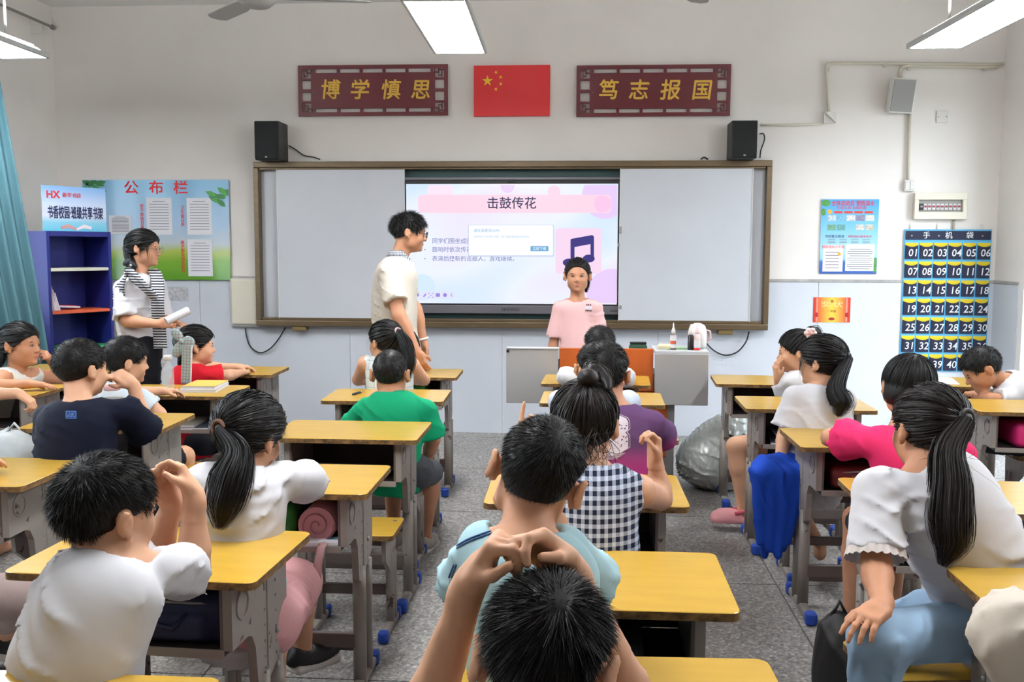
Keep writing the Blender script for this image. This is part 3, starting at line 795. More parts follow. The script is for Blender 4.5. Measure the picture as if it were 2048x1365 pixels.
patch(po, -W_ * .42, H_ * .45, W_ * .16, H_ * .09, M_LEAFG, 'leaf_print', r='o'); patch(po, -W_ * .46, H_ * .33, W_ * .08, H_ * .1, M_LEAFG, 'leaf_print', r='o'); patch(po, W_ * .47, -H_ * .38, W_ * .05, H_ * .2, M_LEAFG, 'leaf_print')
patch(po, -W_ * .35, H_ * .335, W_ * .085, H_ * .06, M_ORAN, 'sun_print', r='o')
text('全体总动员 预防溺水', .042, M_REDINK, po, (W_ * .05, -.002, H_ * .443), depth=.001, bold=.002, sx=.82); text('珍爱生命 远离危险', .028, M_REDINK, po, (W_ * .03, -.002, H_ * .384), depth=.001, sx=.95)
for k in range(4): patch(po, (-.2 + .175 * k) * W_, H_ * .327, W_ * .145, H_ * .032, mat('poster_red', (206, 66, 60), .5), 'heading_print')
cols = [(206, 220, 226), (130, 190, 220), (230, 226, 226), (150, 140, 170), (228, 226, 216), (120, 170, 140), (110, 170, 170), (220, 216, 210), (210, 206, 190)]
for k in range(9):
    xk, zk = ((-.31 + .165 * k) * W_, H_ * .25) if k < 5 else ((-.31 + .165 * (k - 5 if k < 7 else k - 4)) * W_, H_ * .125)
    patch(po, xk, zk, W_ * .145, H_ * .075, mat('poster_pic_%s' % 'abcdefghi'[k], cols[k], .5, noise=.4, nscale=60), 'picture_print')
text('学校警示教育', .024, M_NAVYINK, po, (-W_ * .25, -.002, 0), depth=.001); text('预防溺水基本知识', .022, M_REDINK, po, (W_ * .19, -.002, 0), depth=.001)
bx1 = patch(po, -W_ * .27, -H_ * .29, W_ * .35, H_ * .36, M_PINKW, 'text_box'); bx2 = patch(po, W_ * .2, -H_ * .28, W_ * .5, H_ * .36, mat('poster_white', (232, 236, 238), .5), 'text_box')
for k in range(3):
    for q in (-.3, -.1, .1, .3): patch(po, q * W_, -H_ * (.035 + .023 * k), W_ * .13, H_ * .007, M_INK, 'text_line')
text('预防溺水六不准', .024, M_REDINK, po, (-W_ * .27, -.0028, -H_ * .14), depth=.001)
for k in range(6): patch(po, -W_ * .28, -H_ * (.21 + .042 * k), W_ * .24, H_ * .008, M_INK, 'text_line', d=-.0032)
patch(po, -W_ * .16, -H_ * .235, W_ * .06, H_ * .045, M_ORAN, 'sun_print', d=-.0034, r='o')
for k in range(10): patch(po, W_ * .2, -H_ * (.17 + .029 * k), W_ * (.44 if k % 3 else .36), H_ * .007, M_INK, 'text_line', d=-.0032)

# ---- phone pocket hanging
xa, xb, za, zb = rect(1804, 459, 1978, 744, YF - .02)
ph = empty('phone_organizer', ((xa + xb) / 2, YF - .008, zb), label='navy and yellow hanging organizer with numbered pockets', cat='organizer')
M_CYAN = mat('cyan_binding', (96, 178, 222), .7); M_NAVY = mat('navy_cloth', (34, 38, 62), .75, bump=.2, bscale=300); M_YEL = mat('yellow_cloth', (226, 200, 44), .75)
W_, H_ = xb - xa, zb - za
MB().box((0, -.004, -H_ / 2), (W_, .006, H_), bev=.002).build('backing', M_CYAN, ph)
MB().box((0, -.010, -H_ * .042), (W_ * .975, .005, H_ * .062), bev=.002).build('header', M_NAVY, ph)
for ch, q in zip('手机袋', (-.25, .005, .245)): text(ch, .055, M_WHITEINK, ph, (q * W_, -.014, -H_ * .044), depth=.001, fat=.008)
for q in (-.42, -.11, .39):
    MB().lathe([(.007, 0), (.007, .003), (.004, .004)], n=10).build('eyelet', M_STEEL, ph, (q * W_, -.0125, -H_ * .045), (math.pi / 2, 0, 0)); MB().box((q * W_, -.002, .018), (.022, .004, .04), bev=.002).build('hook', M_WPLAS, ph)
NR = 7; cw = W_ / 6.05; rh = (H_ - H_ * .085) / NR
def pocket_mesh():
    w_, h_ = cw * .90, rh * .75
    mb = MB(); nx, nz = 8, 5; vs = []
    for i in range(nx + 1):
        u = i / nx * 2 - 1
        for j in range(nz + 1):
            v_ = j / nz
            top = h_ / 2 - .014 * (1 - u * u) if j == nz else 0
            z = (-h_ / 2 + h_ * v_) if j < nz else top
            vs.append((u * w_ / 2, -.004 - .014 * (1 - u ** 4) * (.35 + .65 * v_), z))
    f = [[i * (nz + 1) + j, (i + 1) * (nz + 1) + j, (i + 1) * (nz + 1) + j + 1, i * (nz + 1) + j + 1] for i in range(nx) for j in range(nz)]
    return mb.add(vs, f, 0, True)
pk0 = yl0 = None
for r in range(NR):
    for c in range(6):
        n_ = r * 6 + c + 1
        X_, Z_ = (-2.5 + c) * cw, -H_ * .085 - rh * (r + .56)
        if pk0 is None:
            pk0 = pocket_mesh().build('pocket', M_NAVY, ph); pk = pk0
            yl0 = MB().box((0, 0, 0), (cw * .9, .004, rh * .3), bev=.001).build('pocket_back', M_YEL, ph); yl = yl0
        else:
            pk = pk0.copy(); COL.objects.link(pk); pk.parent = ph
            yl = yl0.copy(); COL.objects.link(yl); yl.parent = ph
        pk.location = (X_, -.008, Z_); yl.location = (X_, -.0095, Z_ + rh * .345)
        if r < 6 or c in (1, 2, 3): text('%02d' % n_, .078, M_WHITEINK, pk, (.008, -.0175, -.008), depth=.001, fat=.008, shear=.1, sx=.95, name='number')

# ---- notice board on the left
xa, xb, za, zb = rect(168, 360, 459, 560, YF - .028)
nb = empty('notice_board', ((xa + xb) / 2, YF - .024, (za + zb) / 2), label='glossy notice board with sky and meadow print behind the bookshelf', cat='notice board')
W_, H_ = xb - xa, zb - za
M_NB = mat('meadow_print', (150, 190, 220), .12)
nt, b = nodes_of(M_NB); tc = N(nt, 'ShaderNodeTexCoord'); sp = N(nt, 'ShaderNodeSeparateXYZ'); nt.links.new(tc.outputs['Generated'], sp.inputs[0])
n1 = N(nt, 'ShaderNodeTexNoise', Scale=4.0, Detail=4.0); nt.links.new(tc.outputs['Generated'], n1.inputs['Vector'])
md = N(nt, 'ShaderNodeMath', operation='MULTIPLY_ADD'); md.inputs[1].default_value = .12; nt.links.new(n1.outputs['Fac'], md.inputs[0]); nt.links.new(sp.outputs[2], md.inputs[2])
rp = N(nt, 'ShaderNodeValToRGB'); nt.links.new(md.outputs[0], rp.inputs[0])
rp.color_ramp.elements[0].position = .08; rp.color_ramp.elements[0].color = (*lin((96, 150, 50)), 1); rp.color_ramp.elements[1].position = 1.; rp.color_ramp.elements[1].color = (*lin((140, 190, 224)), 1)
for ps, c in ((.25, (124, 172, 62)), (.34, (178, 196, 96)), (.42, (196, 208, 214)), (.6, (170, 198, 226))):
    e = rp.color_ramp.elements.new(ps); e.color = (*lin(c), 1)
nt.links.new(rp.outputs[0], b.inputs['Base Color'])
MB().box((0, 0, 0), (W_, .008, H_), bev=.001).build('board', M_NB, nb)
def on_nb(px, py): q = atY(px, py, YF - .03); return q[0] - nb.location.x, q[2] - nb.location.z
for ch, q in zip('公布栏', (262, 312, 361)):
    x, z = on_nb(q, 377); text(ch, .112, M_REDINK, nb, (x, -.006, z), depth=.001, bold=.006, sx=1.1)
for s_, px, py, sz, ln in (('班干部值日表', 284, 434, .032, 1.05), ('卫生值日表', 365, 433, .032, 1.05), ('班干部及组长职务', 366, 514, .032, 1.0)):
    x, z = on_nb(px, py); text('\n'.join(s_), sz, M_REDINK, nb, (x, -.006, z), depth=.001, line=ln, fat=.006)
for (x0, y0, x1, y1) in ((292, 396, 345, 470), (373, 396, 425, 470), (375, 479, 426, 553), (218, 431, 264, 469)):
    a, zt_ = on_nb(x0, y0); c, zb_ = on_nb(x1, y1)
    sh = MB().box(((a + c) / 2, -.007, (zt_ + zb_) / 2), (c - a, .002, zt_ - zb_)).build('posted_sheet', M_PAPER, nb)
    for k in range(11):
        MB().box(((a + c) / 2, -.0085, zt_ - (zt_ - zb_) * (.1 + .075 * k)), ((c - a) * (.76 if k else .5), .0008, .004)).build('print_line', M_INK, sh)
random.seed(4)
for sd, cx, cy in ((-1, 190, 378), (1, 436, 385)):
    for k in range(11):
        px, py = cx + random.uniform(-20, 20) + sd * 4, cy + random.uniform(-16, 14) + (10 if (sd > 0 and k > 5) else 0)
        px = min(max(px, 174), 453); py = max(py, 366)
        x, z = on_nb(px, py); a = random.uniform(-.9, .9) + (0 if sd < 0 else math.pi)
        pts = [(x + l * math.cos(a) - wv * math.sin(a), z + l * math.sin(a) + wv * math.cos(a)) for l, wv in ((-.045, 0), (-.02, .018), (.01, .02), (.048, 0), (.01, -.02), (-.02, -.018))]
        pts = [(min(max(u_, -W_ / 2 + .003), W_ / 2 - .003), min(v_, H_ / 2 - .003)) for u_, v_ in pts]
        MB().prism(pts, -.0056 - .0005 * k, -.005 - .0005 * k, 'xz').build('leaf_print', M_LEAFG if k % 2 else mat('leaf_dark', (44, 110, 56), .5), nb)
x, z = on_nb(172, 366); MB().lathe([(.012, 0), (.012, .004), (0, .006)], n=12).build('pin', M_BLACK, nb, (x + .01, -.004, z - .01), (math.pi / 2, 0, 0))
# faint pencil drawing on wall below the board
p = atY(357, 588, YF - .007)
tag(MB().box((p[0], YF - .0075, p[2]), (.16, .002, .11)).build('old_sheet', mat('faded_sheet', (196, 198, 202), .7, noise=.35, nscale=40)), 'faded grey sheet stuck on the wall below the notice board', 'paper')

# ---- ceiling lights
M_LAMP = mat('lamp_diffuser', (250, 250, 250), .5, emit=(248, 251, 255), estr=LAMP_EMIT)
M_LAMPF = mat('lamp_frame', (186, 190, 190), .5)
lamp_proto = None
def lamp(x, y, rz, label):
    global lamp_proto
    if lamp_proto is None:
        e0 = empty('ceiling_light', (0, 0, 0), 0, label, 'ceiling light', 'hanging panel lights')
        mb = MB(); w_, l_ = .31, 1.24
        for (cx, cy, dx, dy) in ((-w_ / 2 + .008, 0, .016, l_), (w_ / 2 - .008, 0, .016, l_), (0, -l_ / 2 + .008, w_ - .032, .016), (0, l_ / 2 - .008, w_ - .032, .016)): mb.box((cx, cy, .012), (dx, dy, .03), bev=.003)
        mb.build('frame', M_LAMPF, e0)
        MB().box((0, 0, .006), (w_ - .032, l_ - .032, .012)).build('diffuser', M_LAMP, e0)
        MB().prism([(-.13, .028), (.13, .028), (.085, .06), (-.085, .06)], -.6, .6, 'xz').build('upper_diffuser', M_LAMP, e0)
        MB().box((0, 0, .066), (.16, 1.15, .012)).build('back_plate', M_LAMPF, e0)
        for q in (-.42, .42): MB().tube([(0, q, .07), (0, q, ZC - 2.585)], .008, 8).build('rod', M_WPLAS, e0)
        lamp_proto = e0
    else:
        e0 = copy_tree(lamp_proto); e0['label'] = label
    e0.location = (x, y, 2.585); e0.rotation_euler = (0, 0, rz)
LAMP_ROWS = (5.17, 2.3)
for j, y in enumerate(LAMP_ROWS):
    for x, rz, side in ((-3.335, .02, 'left'), (-.70, .025, 'middle'), (1.985, .03, 'right')):
        lamp(x, y, rz, ('lit white panel light hanging at top %s of the front row' % side) if j == 0 else ('lit panel light in the %s row, %s lamp behind the front one' % ('second' if j == 1 else 'rear', side)))

# ---- ceiling fans: only the blade tips show
M_FAN = mat('fan_grey', (138, 136, 134), .5)
def fan(x, y, z, a0, label):
    e0 = empty('ceiling_fan', (x, y, z), a0, label, 'ceiling fan', 'ceiling fans')
    MB().lathe([(0, -.05), (.07, -.05), (.11, -.02), (.11, .03), (.06, .06), (.02, .07)], n=20).build('motor', M_FAN, e0)
    MB().tube([(0, 0, .06), (0, 0, ZC - z)], .012, 8).build('rod', M_FAN, e0)
    for k in range(3):
        a = 2 * math.pi * k / 3; R_ = np.array(Matrix.Rotation(a, 3, 'Z') @ Matrix.Rotation(.15, 3, 'X'))
        vs = np.array([(.1, -.04, 0), (.3, -.07, 0), (.62, -.065, 0), (.66, -.03, 0), (.66, .03, 0), (.62, .06, 0), (.3, .055, 0), (.1, .04, 0)])
        MB().add(np.concatenate([vs, vs + (0, 0, .006)]) @ R_.T, [list(range(8))[::-1], [8 + q for q in range(8)]] + [[q, (q + 1) % 8, 8 + (q + 1) % 8, 8 + q] for q in range(8)]).build('blade', M_FAN, e0)
p = atY(735, 8, 5.95); fan(p[0] - .62, 5.95 - .17, p[2], math.radians(12), 'grey ceiling fan left of the middle lamp, one blade tip in view')
p = atY(1392, 4, 5.95); fan(p[0], 5.95 - .64, p[2], math.radians(90), 'grey ceiling fan between middle and right lamps, one blade tip in view')

# ---- curtain rod and curtain on the left wall
pr = atX(0, 12, XL + .12); pe = atX(104, 54, XL + .10)
cr = empty('curtain_rod', pe, label='thin grey curtain rod high on the left wall', cat='curtain rod')
MB().tube([V(0, 0, 0), V(-.0, 5.0 - pe[1], .02)], .011, 8).build('rod', M_STEEL, cr)
MB().box((-.06, -.12, -.03), (.1, .02, .09), bev=.004).build('bracket', M_WPLAS, cr); MB().lathe([(.02, 0), (.02, .03), (0, .04)], n=12).build('finial', M_STEEL, cr, (0, 0, 0), (-math.pi / 2, 0, 0))
M_CURT = mat('teal_curtain', (74, 114, 124), .85, noise=.12, nscale=3, stretch=(6, 6, .6), bump=.15, bscale=200)
ct = empty('curtain', (XL + .2, 6.2, .2), label='teal curtain pulled aside at the left edge', cat='curtain')
J_ = lambda px, py, D: np.array([0, 0, CAM_H]) + ray(px, py) * D
def curtain_mesh():
    nu, nv = 90, 30; vs = []
    a0, a1 = V(XL + .13, 5.3, 3.12), J_(-34, -18, 6.3)
    c0 = V(XL + .35, 5.5, .45); c1 = J_(100, 735, 6.3); a1 = V(a1[0], a1[1], 3.12)
    for i in range(nu + 1):
        u = i / nu
        for j in range(nv + 1):
            v_ = j / nv
            t_ = a0 + (a1 - a0) * u; b2 = c0 + (c1 - c0) * u
            p_ = t_ + (b2 - t_) * v_
            dr = nrm(V(.75, -.6, 0)); amp = .012 + .03 * v_
            p_ = p_ + dr * (amp * math.sin(u * 2 * math.pi * 9 + 1.2 * math.sin(v_ * 3)) + .02 * v_ * math.sin(u * 17 + v_ * 2))
            vs.append(p_ - np.array(ct.location))
    f = [[i * (nv + 1) + j, (i + 1) * (nv + 1) + j, (i + 1) * (nv + 1) + j + 1, i * (nv + 1) + j + 1] for i in range(nu) for j in range(nv)]
    return MB().add(vs, f, 0, True)
cc = curtain_mesh().build('cloth', M_CURT, ct)
md = cc.modifiers.new('thick', 'SOLIDIFY'); md.thickness = .004

# ---- bookshelf with sign board
M_BLUE = mat('shelf_blue', (24, 32, 112), .6, metal=.0, noise=.08, nscale=3)
al = math.radians(62)
pfl = atY(92, 462, 6.42)           # front left top corner
bs = empty('bookshelf', (pfl[0], pfl[1], 0), al, 'dark blue metal bookshelf with coloured shelves in the left corner', 'bookshelf')
SW, SD, SH = .50, .30, pfl[2]
def sb(name, c, d, m, par=None, bev=.003): return MB().box(c, d, bev=bev).build(name, m, par or bs)
sb('side_panel', (.012, SD / 2, SH / 2), (.024, SD, SH), M_BLUE); sb('side_panel', (SW - .012, SD / 2, SH / 2), (.024, SD, SH), M_BLUE)
sb('top_panel', (SW / 2, SD / 2, SH - .018), (SW - .05, SD, .036), M_BLUE); sb('back_panel', (SW / 2, SD - .008, SH / 2), (SW - .05, .014, SH - .04), M_BLUE); sb('plinth', (SW / 2, .02, .05), (SW - .05, .03, .1), M_BLUE)
for z, cc_, nm in ((1.30, (206, 206, 186), 'cream'), (1.005, (206, 86, 44), 'orange'), (.745, (44, 150, 96), 'green'), (.46, (206, 206, 186), 'cream')):
    s_ = sb('shelf', (SW / 2, SD / 2 - .012, z), (SW - .052, SD - .03, .022), mat('shelf_' + nm, cc_, .4)); s_['label'] = nm + ' shelf'
def shelf_pt(x, y, z): return V(pfl[0] + x * math.cos(al) - y * math.sin(al), pfl[1] + x * math.sin(al) + y * math.cos(al), z)
for k in range(6):
    q = shelf_pt(.045 + .013 * k, .13, 1.016)
    bk = empty('shelf_book', q, al, None, 'book', 'thin books on the orange shelf'); bk['label'] = ['pink thin book at the left end of the orange shelf', 'tall red book leaning on orange shelf', 'thin white book second in the leaning row', 'thin white book amid the leaning row', 'red spined book near right end of the row', 'outermost white book of the leaning row'][k]
    hb = .235 - .022 * k; lean = np.array(Matrix.Rotation(math.radians(-4 - 2.5 * k), 3, 'Y'))
    MB().box(lean @ V(0, 0, hb / 2) + V(0, 0, .002), (.009, .16, hb), rot=lean).build('pages', M_PAPER, bk)
    for q2 in (-1, 1): MB().box(lean @ V(q2 * .0052, 0, hb / 2) + V(0, 0, .002), (.0014, .164, hb + .003), rot=lean).build('cover', mat('book_pink', (196, 90, 100), .5) if k in (0, 1, 4) else M_PAPER, bk)
q = shelf_pt(.2, .13, 1.02)
rb = empty('shelf_book_flat', q, al + .3, 'red and white booklet lying on the orange shelf', 'book')
MB().box((.03, 0, .014), (.14, .1, .012), rot=np.array(Matrix.Rotation(.08, 3, 'Y'))).build('pages', M_PAPER, rb); MB().box((.02, 0, .024), (.1, .09, .006), rot=np.array(Matrix.Rotation(.08, 3, 'Y'))).build('cover', mat('book_red', (170, 30, 46), .5), rb)
# sign standing on the shelf
M_SIGN = mat('sign_print', (170, 200, 232), .35)
nt, b = nodes_of(M_SIGN); tc = N(nt, 'ShaderNodeTexCoord'); sp = N(nt, 'ShaderNodeSeparateXYZ'); nt.links.new(tc.outputs['Generated'], sp.inputs[0])
rp = N(nt, 'ShaderNodeValToRGB'); nt.links.new(sp.outputs[2], rp.inputs[0]); rp.color_ramp.elements[0].position = .0; rp.color_ramp.elements[0].color = (*lin((96, 190, 214)), 1); rp.color_ramp.elements[1].position = 1.; rp.color_ramp.elements[1].color = (*lin((120, 172, 226)), 1)
for ps, c in ((.2, (130, 196, 220)), (.35, (214, 218, 236)), (.6, (196, 212, 238))):
    e = rp.color_ramp.elements.new(ps); e.color = (*lin(c), 1)
nt.links.new(rp.outputs[0], b.inputs['Base Color'])
SG = .31
sg = empty('shelf_sign', shelf_pt(.02, .05, SH), al, 'printed sign board standing on top of the blue bookshelf', 'sign')
MB().box((SW / 2 - .015, 0, SG / 2), (SW - .01, .008, SG), bev=.001).build('board', M_SIGN, sg)
text('HX', .07, M_REDINK, sg, (.07, -.006, SG * .80), depth=.002, fat=.02, name='logo'); text('新华书店', .036, M_REDINK, sg, (.21, -.006, SG * .80), depth=.002, shear=.15)
text('书香校园·班级共享书架', .092, M_NAVYINK, sg, (SW / 2 - .012, -.006, SG * .40), depth=.002, bold=.006, sx=.455)
for q in (-1, 1):
    MB().prism([(SW / 2 - .01, .022), (SW / 2 - .01 + q * .06, .05), (SW / 2 - .01 + q * .12, .035), (SW / 2 - .01 + q * .115, .015), (SW / 2 - .01 + q * .06, .024), (SW / 2 - .01, .008)], -.006, -.004, 'xz').build('open_book_print', mat('book_print', (206, 150, 150), .5) if q < 0 else M_PINKW, sg)
# ================================================================== desks and stools
M_LAM = mat('yellow_laminate', (196, 156, 62), .2, noise=.07, nscale=5, stretch=(1, 6, 1), bump=.02, bscale=40, spec=.5)
M_EDGE = mat('chipped_edge', (126, 94, 54), .75, noise=.75, nscale=38, stretch=(1, 1, 1.5), bump=.5, bscale=90)
M_DESKP = mat('desk_grey_paint', (163, 156, 149), .42, noise=.05, nscale=6)
nt, b = nodes_of(M_DESKP)           # scuffs and rust chips in the grey paint
tc = N(nt, 'ShaderNodeTexCoord'); n1 = N(nt, 'ShaderNodeTexNoise', Scale=14.0, Detail=8.0, Roughness=.7); nt.links.new(tc.outputs['Object'], n1.inputs['Vector'])
oi = N(nt, 'ShaderNodeObjectInfo'); va = N(nt, 'ShaderNodeVectorMath', operation='ADD'); nt.links.new(tc.outputs['Object'], va.inputs[0]); nt.links.new(oi.outputs['Random'], va.inputs[1]); nt.links.new(va.outputs[0], n1.inputs['Vector'])
rp = N(nt, 'ShaderNodeValToRGB'); nt.links.new(n1.outputs['Fac'], rp.inputs[0])
e = rp.color_ramp.elements; e[0].position = .62; e[0].color = (*lin((142, 135, 129)), 1); e[1].position = .66; e[1].color = (*lin((70, 52, 46)), 1)
nt.links.new(rp.outputs[0], b.inputs['Base Color'])
M_DRAWER = mat('drawer_brown', (50, 42, 40), .6, noise=.2, nscale=6)
M_BARB = mat('crossbar_brown', (92, 82, 78), .5)
M_CAPB = mat('foot_cap_blue', (34, 72, 168), .45)

def rounded_slab(w, d, h, r, n=4):
    pl = []
    for cx, cy, a0 in ((w / 2 - r, -d / 2 + r, -90), (w / 2 - r, d / 2 - r, 0), (-w / 2 + r, d / 2 - r, 90), (-w / 2 + r, -d / 2 + r, 180)):
        for k in range(n + 1):
            a = math.radians(a0 + 90 * k / n); pl.append((cx + r * math.cos(a), cy + r * math.sin(a)))
    m = len(pl)
    vs = [(x, y, 0) for x, y in pl] + [(x, y, h - .0015) for x, y in pl] + [(x * (1 - .003 / w), y * (1 - .003 / d), h) for x, y in pl]
    mb = MB().add(vs, [list(range(m))[::-1]] + [[i, (i + 1) % m, m + (i + 1) % m, m + i] for i in range(m)], 1)
    mb.add(vs, [[m + i, m + (i + 1) % m, 2 * m + (i + 1) % m, 2 * m + i] for i in range(m)] + [[2 * m + i for i in range(m)]], 0)
    return mb

def side_panel(name, parent, x):
    """pressed steel side with bolt holes: high in front, leg sleeve behind"""
    poly = [(-.165, .545), (-.165, .70), (.185, .70), (.185, .455), (.17, .43), (.02, .37), (-.015, .39), (-.03, .50), (-.05, .535), (-.075, .545)]
    mb = MB().prism([(a, c) for a, c in poly], -.011, .011, 'yz')
    o_ = mb.build(name, M_DESKP, parent, (x, 0, 0))
    cut = MB()
    for i, z in enumerate((.65, .62, .58, .54, .50, .46, .43)):
        cut.tube([(-.03, .105, z), (.03, .105, z)], .0055, 8)
        if i > 1: cut.tube([(-.03, .03, z - .01), (.03, .03, z - .01)], .0055, 8)
    for y, z in ((.03, .655), (.03, .63)): cut.box((0, y, z), (.06, .006, .022))
    for y, z in ((.055, .545), (-.06, .575)): cut.tube([(-.03, y, z), (.03, y, z)], .011, 3)
    c_ = cut.build('cutter', M_DESKP)
    c_.parent = parent; c_.location = (x, 0, 0)
    md = o_.modifiers.new('holes', 'BOOLEAN'); md.object = c_; md.solver = 'EXACT'
    dg = bpy.context.evaluated_depsgraph_get()
    me = bpy.data.meshes.new_from_object(o_.evaluated_get(dg)); o_.modifiers.clear(); o_.data = me
    bpy.data.objects.remove(c_)
    s_ = 1 if x > 0 else -1
    MB().tube([(s_ * .012, -.105 + .034 * math.cos(t_), .635 + .034 * math.sin(t_)) for t_ in np.linspace(0, 2 * math.pi, 17)], .0032, 6, cap=False).build('pressed_ring', M_DESKP, o_)
    for y0_, zz in ((.068, (.68, .40)),): MB().box((s_ * .0115, y0_, (zz[0] + zz[1]) / 2), (.006, .05, zz[0] - zz[1] - .01), bev=.0028).build('pressed_rib', M_DESKP, o_)
    for y_, z_ in ((.03, .41), (.105, .40), (.105, .49)): MB().lathe([(.008, 0), (.008, .006), (.004, .009), (0, .009)], n=8).build('bolt', M_STEEL, o_, (s_ * .0112, y_, z_), (0, s_ * math.pi / 2, 0))
    MB().box((s_ * -.0135, -.155, .62), (.012, .02, .15), bev=.003).build('flange', M_BARB, o_)
    return o_

def legs(root, xl, zt, ya, yb, length, cz=.17, r=.015):
    for sx_ in (-1, 1):
        for y in (ya, yb):
            MB().tube([(0, 0, .03), (0, 0, zt)], r, 10, flat=1.5).build('leg', M_DESKP, root, (sx_ * xl, y, 0))
        yc = (ya + yb) / 2 - .02
        MB().box((sx_ * xl, yc, .024), (.034, length, .032), bev=.008).build('foot_bar', M_DESKP, root)
        for e_ in (-1, 1):
            MB().box((sx_ * xl, yc + e_ * (length / 2 + .004), .026), (.046, .05, .052), bev=.014, segs=3).build('foot_cap', M_CAPB, root)
    MB().box((0, ya, cz), (2 * xl, .022, .05), bev=.004).build('crossbar', M_BARB, root)
    MB().box((0, yb, cz - .05), (2 * xl, .022, .05), bev=.004).build('crossbar', M_BARB, root)

def make_desk():
    d = empty('school_desk')
    rounded_slab(.60, .40, .019, .022).build('tabletop', [M_LAM, M_EDGE], d, (0, 0, DESK_Z - .019))
    for s_ in (-1, 1): side_panel('side_panel', d, s_ * .222)
    MB().box((0, .0, .535), (.424, .33, .012), bev=.002).build('drawer_shelf', M_DRAWER, d)
    MB().box((0, -.163, .536), (.424, .006, .022), bev=.002).build('drawer_lip', M_DESKP, d)
    MB().box((0, .172, .62), (.424, .012, .16), bev=.002).build('drawer_back', M_DRAWER, d)
    legs(d, .222, .42, .03, .125, .33)
    return d
def make_stool():
    d = empty('school_stool')
    rounded_slab(.36, .25, .02, .02).build('seat', [M_LAM, M_EDGE], d, (0, 0, SEAT_Z - .02))
    for s_ in (-1, 1):
        MB().prism([(-.09, .30), (-.10, .39), (.10, .39), (.09, .24), (-.01, .24)], -.008, .008, 'yz').build('side_panel', M_DESKP, d, (s_ * .14, 0, 0))
    MB().box((0, 0, .372), (.26, .16, .03), bev=.004).build('seat_frame', M_BARB, d)
    for sx_ in (-1, 1):
        for y in (.02, .07): MB().tube([(0, 0, .03), (0, 0, .3)], .012, 8, flat=1.4).build('leg', M_DESKP, d, (sx_ * .14, y, 0))
        MB().box((sx_ * .14, .01, .022), (.03, .24, .028), bev=.007).build('foot_bar', M_DESKP, d)
        for e_ in (-1, 1): MB().box((sx_ * .14, .01 + e_ * .124, .024), (.04, .042, .046), bev=.012, segs=3).build('foot_cap', M_CAPB, d)
    MB().box((0, .04, .15), (.27, .02, .04), bev=.004).build('crossbar', M_BARB, d)
    for s_ in (-1, 1): MB().lathe([(.008, 0), (.008, .0015), (0, .002)], n=10).build('screw', M_BARB, d, (s_ * .15, .08, SEAT_Z - .0005))
    return d
desk0, stool0 = make_desk(), make_stool()
KIDMAP = {}
for c_ in bpy.data.objects:
    if c_.parent: KIDMAP.setdefault(c_.parent.name, []).append(c_)
DESKS = {}; first = [True, True]
def place(kind, x, y, rz, label):
    i = 0 if kind == 'desk' else 1; src = (desk0, stool0)[i]
    o_ = src if first[i] else copy_tree(src, None, KIDMAP); first[i] = False
    o_.location = (x, y, 0); o_.rotation_euler = (0, 0, rz)
    return tag(o_, label, 'desk' if i == 0 else 'stool', 'yellow school desks' if i == 0 else 'yellow school stools')
SEATOFF = -.40
